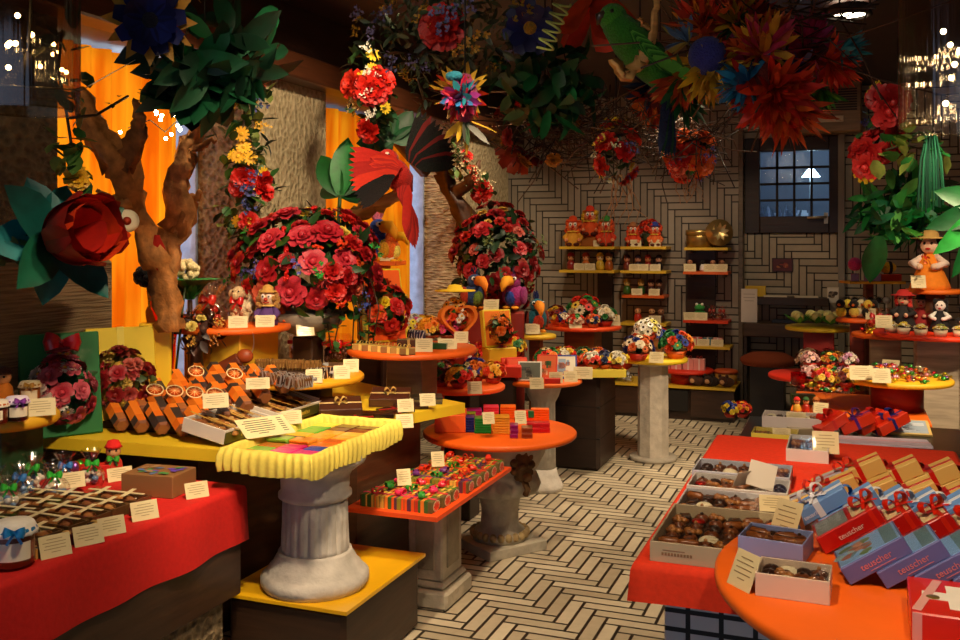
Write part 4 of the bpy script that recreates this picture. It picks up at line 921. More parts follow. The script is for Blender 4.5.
# ---- stone bowl of roses on a post
c = PD(308, 336, 4.97)
ub = N(M('8a8070:s').lathe([(.05, 0), (.1, .02), (.17, .06), (.195, .1), (.19, .125), (.15, .14)], 44)); ub.add('post', M('3a2414:w').box(.12, .12, c.z-.8, (0, 0, -(c.z-.8))))
put(ub, 'stone_bowl', c, 0, 'wide grey stone bowl holding the big red rose bouquet', 'bowl')
card(0, 0, 0, 'price card on the rim of the stone bowl', None, .09, .06, c+Vector((.09, -.17, .02)))
bc = PD(308, 268, 5.0)
bouquet('rose_bouquet', bc, (.37, .3, .29), [('rose', 'a81420/b81c2c/c83040/981020', 22, .066), ('carnation', 'c01818/d02018/a80c14', 26, .05), ('rose', 'e07050/d85060', 5, .06), ('sprig', '4858b0/6868c0', 9, .05), ('carnation', 'e8c850', 5, .045), ('berries', 'c81410/e04018', 10, .035), ('daisy', 'd83020', 6, .05), ('sprig', '30a040', 5, .05)],
        'huge bouquet of red roses and carnations in the stone bowl', nl=480, L=.11, W=.045, seed=11, zmin=-.55)
tw = N(); R = random.Random(5)
iv = M('24501c:l')
for k in range(6):
    x = R.uniform(.05, .35); pts = [(x, -.1, -.05), (x+.05, -.16, -.2), (x+.04+R.uniform(-.05, .05), -.16, -.42)]
    iv.cur('4a3018:w').tube(pts, .004, 5)
    for i in range(9):
        q = R.random(); p = Vector(pts[1]).lerp(Vector(pts[2]), q); iv.cur(R.choice(('2c5c20:l', '3c7028:l', '1c4418:l'))).leaf(.05, .04, .3, .2, 'leaf', 2, 3, Matrix.Translation(p) @ rzm(R.uniform(0, 6)) @ rx(R.uniform(-1, .5)))
put(iv, 'ivy_trail', bc, YAW, 'green ivy trailing from the rose bouquet beside the stone bowl', 'ivy')
# ---- tall orange stand with plush toucans
c = PD(374, 261, 5.8)
os_ = N(); os_.add('foot', M('3a2010:w').box(.16, .2, 1.0)); os_.add('post', M('f09018:p').box(.16, .2, c.z-1.02, (0, 0, 1.0))); os_.add('shelf', M('f06810:p').box(.34, .26, .025, (0, 0, c.z-.025))); put(os_, 'display_stand', (c.x, c.y, 0), .2, 'tall slim orange stand of plush toucans by the far curtain', 'stand')
put(k_toucan('202a60', 'f0d020', 'f0a010', 'd82818', '2848c0'), 'plush_toucan', PD(354, 262, 5.75), .7, 'dark plush toucan with red crest and long yellow beak, beside the roses', 'plush toy', s=1.5)
put(k_toucan('3050b0', 'f0e040', 'f0a010', 'e87898', '1c3c90'), 'plush_toucan', PD(377, 261, 5.8), 1.2, 'bright blue plush toucan with pink head on the tall orange stand', 'plush toy', s=1.6)
put(k_toucan('f07020', 'f8e060', 'f0b010', '40a050', 'e0a020'), 'plush_toucan', PD(391, 262, 5.75), 1.4, 'orange plush toucan at the end of the tall orange stand', 'plush toy', s=1.2)
card(0, 0, 0, 'price card at the feet of the blue plush toucan', None, .085, .07, PD(387, 261, 5.7))
# ---- large round orange stand
c = PD(412, 347, 4.9); Z = c.z
fb = flower_box('d8c020:p', .24, .4, .05, [('rose', 'c81818/d83028', 6, .045), ('carnation', 'd82818/e85020', 8, .045), ('daisy', '2a1408', 3, .035), ('carnation', 'f0d020', 2, .04)], 14, None, rad=.12, face_col='f06010:p')
put(fb, 'flower_gift_box', (PD(386, 335, 5.12).x, PD(386, 335, 5.12).y, Z), (-.22, 0, .95), 'tall gift box with yellow sides and orange front, covered in red blossoms', 'gift box')
for i in range(6): put(k_gift(.075, .045, .03, ('a87c34:p', '8a5c24:p')[i % 2], 'e0c060', 'e8cc70', .022), 'chocolate_box', P(357+9.5*i, 350.5+.9*i, Z)+Vector((0, .03, 0)), .5, 'small gold box with pale bow on the large orange stand, %s from the curtain side' % ordw(i), 'chocolate box', 'small gold boxes')
put(k_gift(.12, .09, .035, '4a2814:b', 'c8a860', None), 'chocolate_box', P(409, 346, Z), .4, 'dark brown box in a straw wrap beside the small gold boxes', 'chocolate box')
put(k_bow('f0d818'), 'ribbon_bow', P(399, 338, Z)+Vector((0, 0, .02)), (.6, 0, .3), 'big loose yellow bow on the large orange stand', 'bow', s=.07)
put(k_twist('2a2c48', 'f0f0f0', .13, 77), 'striped_sweet', P(416, 339, Z), -.2, 'navy and white striped packet in front of the yellow bow', 'sweet')
put(k_gift(.1, .06, .03, '1c4a20:g'), 'carton', P(433, 350, Z)+Vector((0, .06, 0)), .2, 'small dark green box behind the white card on the large orange stand', 'box')
for i, (x, y, cl, t) in enumerate(((431, 338, ('f0a020', 'f0c040', 'f08020'), 'orange yellow posy behind the dark green box'), (449, 338, ('e84878', 'd83060'), 'pink posy before the heart shaped box'), (425, 328, ('f07820', 'e8e0d0', 'f0b020'), 'posy of orange and cream blossoms beside the far curtain'), (445, 325, ('f0c8a0', 'e85828', 'f0d080'), 'pale posy at the back of the large orange stand'), (395, 328, ('e82020', 'f04818', 'f0c020'), 'fiery red posy at the foot of the flowered gift box'), (410, 326, ('f060a0', 'f0d830', 'e8e0d0'), 'pink and yellow posy beside the yellow bow'))):
    put(k_posy('a84818:p', cl, ('2c6a20', '1c4a18'), i+40, .075, .02, 20), 'posy', Vector((P(x, max(y, 335), Z).x, P(x, max(y, 335), Z).y, Z)), rnd(0, 6), t, 'posy', s=1.0)
def heart(r, t):
    pts = []
    for i in range(40):
        a = 2*pi*i/40; pts.append((r*.062*16*sin(a)**3, r*.062*(13*cos(a)-5*cos(2*a)-2*cos(3*a)-cos(4*a))))
    return pts
hb = N(); pts = heart(.11, 0); fr = M('e87818:p'); inn = [(x*.82, y*.82) for x, y in pts]; k = 40
vs = [(x, -.03, z) for x, z in pts]+[(x, .03, z) for x, z in pts]+[(x, -.03, z) for x, z in inn]+[(x, .022, z) for x, z in inn]
fr.add(vs, [(i, (i+1) % k, k+(i+1) % k, k+i) for i in range(k)]+[(i, (i+1) % k, 2*k+(i+1) % k, 2*k+i) for i in range(k)]+[(2*k+i, 2*k+(i+1) % k, 3*k+(i+1) % k, 3*k+i) for i in range(k)]+[tuple(3*k+i for i in range(k)), tuple(k+i for i in range(k))], False)
hb.add('heart_frame', fr); R = random.Random(9); b = N(foliage(R, (.06, .02, .06), 20, .03, .02, ('2c6a20',), 0)); flowers(b, R, (.055, .03, .055), [('carnation', 'e84818/f08020/d82818', 8, .026), ('daisy', 'f0e8d8', 3, .02)], Vector((0, -1, .1)), -1); hb.add('bouquet', b, tr((0, -.01, .02)))
put(hb, 'heart_box', P(458, 339, Z)+Vector((0, .0, .105)), (-.12, 0, .75), 'orange heart shaped box filled with small blossoms, standing upright', 'gift box')
card(424, 352, Z, 'price card before the straw wrapped box', None, .085, .07); card(447, 349, Z, 'white price card leaning before the dark green box', None, .1, .055); card(461, 343, Z, 'price card before the heart shaped box', None, .075, .065)
# ---- red stepped cabinet with blossoms, leaning box, and rose tree
rc = PD(478, 366, 5.95)
rcn = N(); rcn.add('top', M('e02c0c:p').box(.52, .4, .07, (0, 0, rc.z-.07))); rcn.add('cabinet', M('2a180e:w').box(.46, .34, rc.z-.07)); put(rcn, 'display_cabinet', (rc.x-.05, rc.y+.17, 0), .35, 'dark cabinet with a red top full of blossoms below the rose tree', 'cabinet')
Z = rc.z
COLS = ('e83818', 'f0a020', 'f0d838', 'd81820', '2848b0', 'e8e0d0', 'e85890', '30a040')
def posy_row(items, Z, seed, leaf=('1c5a20', '2c7a28', '143a18')):
    R = random.Random(seed)
    for x, y, t, cl, r in items:
        p = P(x, y, Z) if not isinstance(x, Vector) else x
        put(k_posy(('c83010:p', 'e86818:p')[R.randrange(2)], cl, leaf, R.randrange(9999), r, r*.5, 18), 'posy', p, R.uniform(0, 6), t, 'posy')
posy_row([(448, 366, 'posy of red and white blossoms on the red cabinet, first from the curtain', ('d82018', 'e8e0d0', 'e85818'), .07), (466, 363, 'navy and yellow posy on the red cabinet', ('1c2860', 'f0d838', 'f0e8d8'), .07), (484, 361, 'scarlet posy at the middle of the red cabinet', ('c81018', 'e83010'), .075), (500, 362, 'cream and pink posy on the red cabinet beside the leaning yellow box', ('e8d8c0', 'e88898', 'd83828'), .07)], Z, 3)
lb2 = flower_box('e8d030:p', .2, .24, .05, [('carnation', 'f07818/e84818', 6, .035), ('daisy', '5a1010/8a1414', 5, .04), ('sprig', 'f0b030', 3, .03)], 24, None, rad=.075, face_col='f08018:p')
put(lb2, 'flower_gift_box', (rc.x+.06, rc.y+.2, Z+.1), (-.2, 0, .8), 'small leaning gift box with yellow sides and orange and maroon blossoms', 'gift box')
put(M('e0c028:p').box(.2, .14, .1), 'riser_box', (rc.x+.06, rc.y+.21, Z), .8, 'yellow riser under the small leaning gift box', 'riser')
rt = PD(497, 262, 6.75)
tp = N(); tp.add('pot', M('e05c10:p').lathe([(.09, 1.13), (.12, 1.3), (.125, 1.3), (.1, 1.28)], 24)); tp.add('stand', M('7a2c10:w').box(.3, .3, 1.13)); put(tp, 'flower_stand', (rt.x-.03, rt.y+.12, 0), .3, 'brown stand with an orange pot below the far rose tree', 'stand')
bouquet('rose_tree', rt+Vector((0, 0, .02)), (.3, .28, .38), [('rose', '901018/a81820/b82028', 24, .058), ('carnation', 'a81414/b81c10', 24, .048), ('carnation', 'c89838', 6, .035), ('rose', 'c85848', 3, .045), ('sprig', '6a7a40', 10, .05)], 'tall bush of dark red roses beside the end wall', leaf=('16381a', '1c4a1c', '0f2812'), nl=420, L=.1, W=.045, seed=21, zmin=-.8)
for x, y, D, a, s, cl, t in ((474, 309, 6.5, .9, 1.5, ('304878', '6a8a30', 'f08818', '183060', 'c83c18'), 'plush toucan with orange beak and dark cap under the rose tree'), (514, 309, 6.5, -.2, 1.5, ('a02878', '2848a8', 'f0a018', '581860', '882068'), 'purple plush toucan with round orange beak under the rose tree')):
    p = PD(x, y, D); put(k_toucan(*cl), 'plush_toucan', p, a, t, 'plush toy', s=s)
sp = PD(494, 311, 6.55); put(N(M('8a2010:p').box(.42, .2, sp.z)), 'display_stand', (sp.x, sp.y, 0), .3, 'dark red block stand of two plush toucans', 'stand')
card(492, 309, 6.0, 'price card between the two plush toucans', None, .1, .08, PD(491, 311, 6.15))
sf = k_posy('c04818:p', ('f0b020', 'e89018'), ('2c6a20', '1c4a18'), 61, .06, .02, 12, ('daisy',), '2a1408'); sf.add('straw_hat', M('e8c020:c').lathe([(.1, .13), (.1, .136), (.04, .14), (.03, .16), (.0001, .165)], 20))
p = PD(455, 318, 6.0); put(sf, 'sunflower_posy', p, 0, 'sunflower posy under a flat yellow hat beside the stone pier', 'posy', s=1.3)
put(N(M('c03010:p').box(.16, .16, p.z)), 'display_stand', (p.x, p.y, 0), .3, 'narrow red post under the sunflower posy', 'stand')
for i, (x, y, D, cl, t) in enumerate(((470, 338, 5.75, ('e83010', 'f0c8a0', 'd82018'), 'bright red posy low beside the heart shaped box'), (506, 352, 5.85, ('f0e0c0', 'e86020', 'c81818'), 'posy of cream and red blossoms above the picture books'))):
    pass
put(k_toucan('186878', 'c83818', 'f09018', '1c2c70', '8a2c10'), 'plush_toucan', PD(537, 332, 6.6), .5, 'single teal and orange plush toucan on the small yellow stand', 'plush toy', s=1.45)
card(0, 0, 0, 'price card before the single plush toucan', None, .1, .075, PD(533, 334, 6.5))
Z = rc.z
posy_row([(456, 356, 'orange and cream posy at the rear of the red cabinet, by the sunflower post', ('f08020', 'f0d8b0', 'e84020'), .08), (472, 354, 'pink and scarlet posy at the rear of the red cabinet', ('e85080', 'd82018', 'f0e0d0'), .08), (513, 357, 'yellow and red posy at the aisle end of the red cabinet', ('f0d030', 'e03018', '2c7a38'), .08)], Z, 13)
# ---- small orange stand of blossoms
c = P(462, 384, .765); Z = .765
posy_row([(440, 386, 'dark green and maroon posy at the rim of the small orange stand', ('5a1818', '8a2414', '3a6a28'), .08), (459, 388, 'red and yellow posy in front on the small orange stand', ('e82818', 'f0b828', '1c5a30'), .07), (475, 382, 'orange posy with blue blossoms on the small orange stand', ('f08020', '2838a0', 'f0e0b0'), .075), (493, 383, 'yellow and orange posy at the aisle rim of the small orange stand', ('f0b020', 'f08018', 'e84018'), .07)], Z, 8)
card(475, 394, Z, 'price card at the front of the small orange stand', None, .08, .07)
# ---- books and picture boxes on the fluted column stand
Z = .71; u = Vector((-1.81, 5.84, Z))
def picbox(w, h, t, col, pic, seed):
    R = random.Random(seed); n = N(M(col).box(w, t, h, b=.002)); m = M(pic[0]+':p'); m.box(w*.86, .002, h*.86, (0, -t/2, h*.07), .0005)
    for i in range(9): m.cur(R.choice(pic)+':p').box(R.uniform(.1, .4)*w, .0012, R.uniform(.1, .3)*h, (R.uniform(-.2, .2)*w, -t/2-.0014, h*R.uniform(.12, .6)), .0002)
    n.add('picture', m); return n
for i in range(3): put(picbox(.14, .15, .022, 'd82c10:p', ('e05020', 'a81c10', 'f0b060'), i), 'picture_book', (-1.99+.035*i, 5.7-.005*i, Z), (-.4, 0, .7), '%s of three red picture books leaning together on the fluted stand' % ordw(i), 'book', 'red picture books')
put(picbox(.15, .13, .03, 'e8e0d0:p', ('4a5040', '8a8a78', '242820', 'c0b8a0'), 7), 'picture_book', (-1.85, 5.69, Z), (-.5, 0, .3), 'book with a grey landscape cover, leaning at the front of the fluted stand', 'book')
put(picbox(.13, .16, .03, 'd84020:p', ('e06830', '3a6a38', 'f0d0a0'), 8), 'picture_book', (-1.78, 5.82, Z), (-.4, 0, .2), 'taller orange picture book behind the landscape cover', 'book')
put(picbox(.15, .16, .03, '1c3088:p', ('d8d0b8', 'c86838', '88a0b8'), 9), 'picture_book', (-1.67, 5.87, Z), (-.5, 0, .3), 'blue edged picture box with a pale landscape on the fluted stand', 'book')
put(k_gift(.1, .06, .03, 'c82010:p'), 'carton', (-1.7, 5.68, Z), .3, 'small plain red box between the price cards on the fluted stand', 'box')
card(537, 389, Z, 'price card before the grey landscape book', None, .085, .07); card(556, 383, Z, 'price card before the blue edged picture box', None, .085, .07); card(571, 382, Z, 'price card at the aisle rim of the fluted stand', None, .085, .07)
# ---- stacks of coloured tablets on the urn table
Z = .61
@cached
def k_tablet(h, w, d, t): n = N(M(h+':g').box(w, d, t, b=.0025)); n.add('fold', M(h+':f').box(w*.9, .002, t*.5, (0, -d/2-.0003, t*.25), .0003)); return n
def stack(x, y, n, h, nm, where, w=.086, d=.086, t=.0125, rz=.36, z=None, off=None):
    p = P(x, y, Z) if off is None else off
    for i in range(n): put(k_tablet(h, w, d, t), 'chocolate_tablet', (p.x, p.y, (z or Z)+(t+.0004)*i), rz+rnd(-.04, .04), '%s wrapped chocolate tablet in the stack %s' % (nm, where), 'chocolate tablet', '%s tablets %s' % (nm, where))
S = [(466, 431, 6, '1c2470', 'dark blue', 'nearest the yellow counter'), (483, 432, 6, '1c8a2c', 'green', 'beside the dark blue one'), (501, 433, 7, 'e8a028', 'amber', 'in the middle of the front row')]
for x, y, n, h, nm, wh in S: stack(x, y, n, h, nm, wh)
stack(514, 437, 3, '901468', 'purple', 'beside the amber one', .04, .07, .022); stack(527, 437, 2, '8a3c14', 'brown', 'at the aisle end of the front row', .055, .075, .026)
stack(474, 418, 4, 'c82890', 'magenta', 'behind the dark blue one'); stack(491, 417, 5, 'e84058', 'pink red', 'behind the green one'); stack(508, 417, 5, 'f07018', 'orange', 'behind the amber one'); stack(470, 424, 5, '90a828', 'lime', 'between dark blue and magenta', .06, .05)
stack(524, 420, 4, 'e84018', 'scarlet', 'beside the orange one', .08, .07); stack(540, 420, 5, 'f06818', 'bright orange', 'at the far corner of the urn table', .1, .05); stack(538, 432, 2, 'c82028', 'red foil', 'before the bright orange one', .12, .06, .026)
put(k_gift(.03, .03, .034, '0c6a38:g'), 'carton', P(531, 428, Z)+Vector((0, 0, .056)), .4, 'tiny dark green cube on the red foil tablets', 'box')
card(489, 424, Z+.08, 'price card on top of the green tablet stack', None, .06, .06); card(521, 424, Z+.055, 'price card on the scarlet tablet stack', None, .06, .07)
put(M('e86010:p').box(.16, .22, .09, b=.004), 'riser_box', (-1.93, 4.6, Z), .35, 'plain orange riser block beside the dark blue tablets', 'riser')
# ---- striped gift boxes on the thin orange shelf
Z = .5
def striped_box(L, seed, rib):
    R = random.Random(seed); n = N(M('6a5a2c:p').box(L, .08, .048, b=.003)); m = M('e86818:p'); x = -L/2+.01
    while x < L/2-.02:
        w = R.uniform(.006, .016); m.cur(R.choice(('e85818:p', 'f08828:p', 'c03018:p', '8a8a28:p', 'e8c050:p', '5a2c48:p', '3a6a28:p'))).box(w, .0812, .0488, (x+w/2, 0, -.0002), .0002); x += w+R.uniform(.001, .004)
    n.add('stripes', m); e = M('f0dcb0:m').lathe([(.0001, 0), (.033, 0)], 20, cap=False); e.cur('e84018:g')
    for i in range(8): e.leaf(.028, .019, 0, 0, 'petal', 1, 2, tr((0, 0, .0008)) @ rzm(i*pi/4))
    n.add('citrus_print', e, tr((L/2+.0016, 0, .024), (0, pi/2, 0), (.68, 1, 1)))
    for k in range(3): n.add('bow', k_bow(R.choice(rib)), tr(((k-1)*L*.3, R.uniform(-.01, .01), .05), (0, 0, R.uniform(0, 3)), .032))
    n.add('ribbon', M(R.choice(rib)+':g').box(L+.003, .012, .051, (0, 0, -.0006), .0004)); return n
for i, (x, y) in enumerate(((-1.71, 3.53), (-1.70, 3.62), (-1.70, 3.71), (-1.69, 3.86), (-1.69, 3.955), (-1.69, 4.05), (-1.69, 4.15), (-1.69, 4.25))):
    put(striped_box(.33, i, ('d82840', '2c8a28', 'e83060') if i < 3 else ('2c8a28', 'd83018', '6a2c78')), 'striped_gift_box', (x, y, Z), rnd(-.02, .02), '%s striped gift box with citrus end on the thin orange shelf, counted from the entrance' % ordw(i), 'gift box', 'striped gift boxes')
card(0, 0, 0, 'price card standing on the nearer striped gift boxes', .2, .06, .07, Vector((-1.75, 3.66, Z+.055))); card(0, 0, 0, 'price card standing on the farther striped gift boxes', .2, .06, .07, Vector((-1.75, 4.02, Z+.055)))
# ---- tablets in the cloth lined tray
Z = .823; G = {0: ('d83018', 'd83018', '78b830'), 1: ('90c848', 'e83888', 'e83888'), 2: ('c87828', 'e02878', '2848b0'), 3: ('90c040', 'f09828', 'f08018'), 4: ('4a1c18', 'f09828', 'e86818'), 5: ('f0c038', 'f0b030', 'f0a828'), 6: ('60b838', 'e8a838', 'f0b848'), 7: ('48b040', '58281c', '6a2018'), 8: ('f0d048', '4a2014', '481818')}
NMS = {'d83018': 'red', '78b830': 'light green', '90c848': 'light green', 'e83888': 'pink', 'c87828': 'caramel', 'e02878': 'pink', '2848b0': 'blue', '90c040': 'light green', 'f09828': 'orange', 'f08018': 'orange', '4a1c18': 'maroon', 'e86818': 'orange', 'f0c038': 'yellow', 'f0b030': 'yellow', 'f0a828': 'yellow', '60b838': 'green', 'e8a838': 'yellow', 'f0b848': 'yellow', '48b040': 'green', '58281c': 'brown', '6a2018': 'maroon', 'f0d048': 'yellow', '4a2014': 'brown', '481818': 'maroon'}
for r, cs in G.items():
    for q, h in enumerate(cs):
        for k in range(3 if (r, q) in ((3, 0), (3, 1)) else 2): put(k_tablet(h, .088, .062, .012), 'chocolate_tablet', (-1.975+.096*q+rnd(-.004, .004), 2.86+.067*r+rnd(-.003, .003), Z+.0125*k), rnd(-.06, .06), NMS[h]+' wrapped chocolate tablet in the cloth lined tray', 'chocolate tablet', NMS[h]+' tablets in the cloth tray')
def big_card(p, a, w, h, t, label):
    n = N(M('f0e4b0:p').box(w, .002, h, b=.0005)); m = M('5a4a34:m')
    for i in range(7): m.box(w*(.5, .62, .55, .6, .58, .5, .2)[i], .001, h*.03, (-w*.1, -.0014, h*(.84-.11*i)), .0002); m.box(w*.1, .001, h*.03, (w*.36, -.0014, h*(.84-.11*i)), .0002)
    n.add('print', m); put(n, 'price_list', tr(p, (t, 0, a)), 0, label, 'price list')
big_card((-1.99, 3.02, .872), 1.05, .2, .12, -1.12, 'wide price list lying on the rim of the cloth lined tray')
card(0, 0, 0, 'price card on the inner rim of the cloth lined tray', .2, .08, .055, Vector((-2.04, 3.24, .872)))
# ================================================================== shelves on the tiled end wall
YS = 8.72
def wshelf(x0, x1, y, col, label):
    a, b = PY(x0, y, YS), PY(x1, y, YS); w = b.x-a.x; n = N(M(col).box(w, YB-YS, .025, (0, 0, -.025))); br_ = M('5a5048:m')
    for s in (-1, 1): br_.box(.02, .2, .03, (s*w*.38, .035, -.055), .003)
    n.add('bracket', br_); put(n, 'wall_shelf', ((a.x+b.x)/2, (YS+YB)/2, a.z), 0, label, 'shelf', 'wall shelves'); return a.z
def on(x, y, dy=.1): p = PY(x, y, YS+dy); return p
Yw, Or, Rd = 'e0b830:p', 'e06018:p', 'e03c10:p'
SA = [wshelf(559, 614, 246.5, Yw, 'upper yellow shelf of big clown dolls on the end wall'), wshelf(559, 614, 270, Yw, 'lower yellow shelf of small figures under the clown dolls')]
SB = [wshelf(620, 666, 246.5, Yw, 'top yellow shelf of the middle column on the end wall'), wshelf(620, 666, 270.5, Yw, 'second yellow shelf of the middle column on the end wall'), wshelf(622, 664, 295, Or, 'orange shelf, third of the middle column'), wshelf(620, 666, 322.5, Yw, 'lowest yellow shelf of the middle column')]
SCc = [wshelf(684, 728, 247.5, Yw, 'yellow shelf of gold tins, top of the column beside the niche'), wshelf(683, 728, 271.5, Or, 'orange shelf below the gold tins'), wshelf(683, 728, 320, Rd, 'red shelf with a green toy beside the niche'), wshelf(683, 730, 345.5, Yw, 'yellow shelf of pink boxes beside the niche')]
def at(x, z, dy=.1): return Vector((PY(x, 240, YS+dy).x, YS+dy, z))
def cl(x, z, h, hair, hat, coat, label, dy=.1, face='e89468', s=1.4): put(k_clown(hair, hat, coat, face), 'clown_doll', at(x, z, dy), YAW*.6, label, 'doll', s=s)
cl(573, SA[0], 0, 'e85818', 'e84818', 'e0a030', 'clown doll with orange hair and gold coat, on the curtain end of the upper shelf')
put(M('a86020:p').box(.16, .1, .1), 'riser_box', at(590, SA[0], .21), 0, 'small brown riser under the yellow haired clown', 'riser')
cl(590, SA[0]+.1, 0, 'e8b828', 'e03818', 'e05820', 'yellow haired clown doll in red hat, highest on the end wall', .21)
cl(606, SA[0], 0, 'e85820', '3a8a38', 'd84020', 'clown doll with orange hair and green hat')
card(0, 0, 0, 'price card under the green hatted clown', None, .09, .065, at(598, SA[0], .03))
for x, b, h, ht, t in ((571, '8a2020:k', 'c88858:c', 'a82018:c', 'small red capped figure on the lower yellow shelf'), (586, 'd87838:k', 'e0a070:c', 'b84820:c', 'small orange figure on the lower yellow shelf'), (600, 'e0c040:k', 'e8c890:c', 'e8c030:c', 'small yellow hatted figure on the lower yellow shelf'), (609, 'a85820:k', 'e0b070:c', '6a3818:c', 'small brown figure at the aisle end of the lower yellow shelf')):
    put(k_figure(b, h, ht, None, .17), 'figurine', at(x, SA[1], .12), .3, t, 'figurine')
card(0, 0, 0, 'price card under the small orange figure', None, .1, .07, at(579, SA[1], .03)); card(0, 0, 0, 'price card under the small yellow hatted figure', None, .1, .07, at(590, SA[1], .03))
cl(633, SB[0], 0, 'e85018', 'a86a40', 'd84018', 'orange clown doll in a tan hat on the middle column', .1, s=1.1); cl(655, SB[0], 0, 'e84818', '2c3c90', 'e06828', 'clown doll with blue hat and scarlet hair on the middle column', .1, s=1.1)
put(k_posy('2a3a20:p', ('d02810', 'e03818'), ('24401c', '1c3018'), 77, .1, .12, 14, ('carnation',)), 'potted_flower', at(650, SB[0], .16), 0, 'dark pot of red blossoms behind the two orange clowns', 'plant')
card(0, 0, 0, 'price card under the tan hatted clown', None, .1, .07, at(636, SB[0], .03)); card(0, 0, 0, 'price card under the blue hatted clown', None, .1, .07, at(655, SB[0], .03))
for i, (x, b, h, ht) in enumerate(((627, '7a2a20:k', 'd0886a:c', '4a1c18:c'), (638, '2a2030:k', 'c8886a:c', '3a3048:c'), (648, '8a2020:k', 'c87848:c', 'a02818:c'), (659, '201820:k', 'd8a080:c', '1c1420:c'))): put(k_figure(b, h, ht, None, .15), 'figurine', at(x, SB[1], .12), .2, ('maroon', 'dark blue', 'red', 'black')[i]+' figure on the second shelf of the middle column', 'figurine')
for i, x in enumerate((634, 643, 655)): card(0, 0, 0, '%s price card on the second shelf of the middle column' % ordw(i), None, .1, .065, at(x, SB[1], .03))
for i, (x, b, h, ht) in enumerate(((627, '3a6a28:k', 'c8a860:c', 'b89840:c'), (641, '2c5a28:k', 'c8a058:c', 'a88838:c'), (651, '4a2a28:k', 'b88868:c', '3a2020:c'), (659, '3a2420:k', 'a87858:c', '2a1818:c'))): put(k_figure(b, h, ht, None, .15), 'figurine', at(x, SB[2], .12), .2, ('green figure with straw hair, first', 'green figure with straw hair, second', 'dark maroon figure, third', 'dark brown figure, last')[i]+' on the orange shelf of the middle column', 'figurine')
for i, x in enumerate((637, 654)): card(0, 0, 0, '%s price card on the orange shelf of the middle column' % ordw(i), None, .1, .065, at(x, SB[2], .03))
for i, (x, b, h) in enumerate(((638, 'c82818:k', 'e0a878:c'), (652, '5a2a1c:k', 'd0a070:c'), (661, '4a2818:k', 'a87858:c'))): put(k_figure(b, h, None, None, .15), 'figurine', at(x, SB[3], .12), .2, ('bright red figure', 'bald brown figure', 'darker brown figure')[i]+' on the lowest shelf of the middle column', 'figurine')
card(0, 0, 0, 'price card on the lowest shelf of the middle column', None, .11, .075, at(655, SB[3], .03))
g1 = N(M('a8884c:f').lathe([(.125, 0), (.125, .15)], 36)); g1.add('lid', M('b89858:f').lathe([(.13, .11), (.13, .155), (.12, .16)], 36)); put(g1, 'gold_tin', at(700, SCc[0], .13), 0, 'round gold tin standing upright on the top shelf beside the niche', 'tin')
g2 = N(M('b8985c:f').lathe([(.12, 0), (.12, .08)], 36)); rl = M('d0b478:f')
for i in range(9): rl.leaf(.09, .035, .4, .2, 'leaf', 2, 3, tr((0, 0, .082)) @ rzm(i*.7) @ rx(.15))
g2.add('embossed_flower', rl); p = at(718, SCc[0], .08); put(g2, 'gold_tin', (p.x, p.y, p.z+.125), (pi/2-.15, 0, .3), 'gold tin with embossed flower, turned on its side before the upright tin', 'tin')
for i, x in enumerate((690, 703, 713, 722)): put(k_figure(('6a2818:k', 'e8e4dc:g', '8a3020:k', '4a2018:k')[i], ('c08058:c', '181410:c', 'c08868:c', 'a87050:c')[i], None, None, .12), 'figurine', at(x, SCc[1], .12), 0, ('russet figure at the curtain end', 'black and white figure', 'reddish figure', 'dark figure at the niche end')[i]+' of the shelf below the gold tins', 'figurine')
for i, x in enumerate((690, 710, 721)): card(0, 0, 0, '%s price card on the shelf below the gold tins' % ordw(i), None, .11, .075, at(x, SCc[1], .03))
fg = N(M('2c8a38:u').ball(.05, (0, 0, .05), (1.1, 1, .9), 10)); fg.add('head', M('38a044:u').ball(.04, (0, -.02, .11), (1.2, 1, .8), 10)); fg.add('eyes', M('f0f0e0:g').ball(.014, (-.025, -.035, .14), n=6).ball(.014, (.025, -.035, .14), n=6)); put(fg, 'plush_frog', at(700, SCc[2], .12), 0, 'green plush frog on the red shelf beside the niche', 'plush toy')
for i, x in enumerate((712, 722)): put(k_cello(('5a2818:k', '8a3828:k'), 'a83020', h=.13, r=.05, seed=60+i), 'cello_bag', at(x, SCc[2], .12), 0, ('bag of brown sweets beside the plush frog', 'bag of brown sweets at the niche end of the red shelf')[i], 'bag', 'brown bags on the red shelf')
for i, x in enumerate((690, 701)): card(0, 0, 0, '%s price card on the red shelf beside the niche' % ordw(i), None, .11, .075, at(x, SCc[2], .02))
for i, x in enumerate((689, 698, 708, 718)): put(k_gift(.08, .06, .07, ('e8a8a0:p', 'd85858:p', '4a7888:p', 'e8b0a8:p')[i], 'f0e0d8', None), 'carton', at(x, SCc[3], .13), 0, ('pale pink box, first', 'rose red box', 'grey blue box', 'pale pink box, last')[i]+' on the yellow shelf beside the niche', 'box')
for i, x in enumerate((690, 703, 717)): card(0, 0, 0, '%s price card on the yellow shelf of pink boxes' % ordw(i), None, .11, .065, at(x, SCc[3], .03))
# upright panels behind the shelf columns
for x0, x1, t in ((598, 613, 'narrow dark upright panel behind the clown shelves'), (686, 716, 'wide dark wood upright panel below the gold tins')):
    a, b = PY(x0, 250, YB), PY(x1, 250, YB); put(M('2a1a10:w').box(b.x-a.x, .02, 1.25, b=.003), 'upright_panel', ((a.x+b.x)/2, YB-.012, .34), 0, t, 'panel')
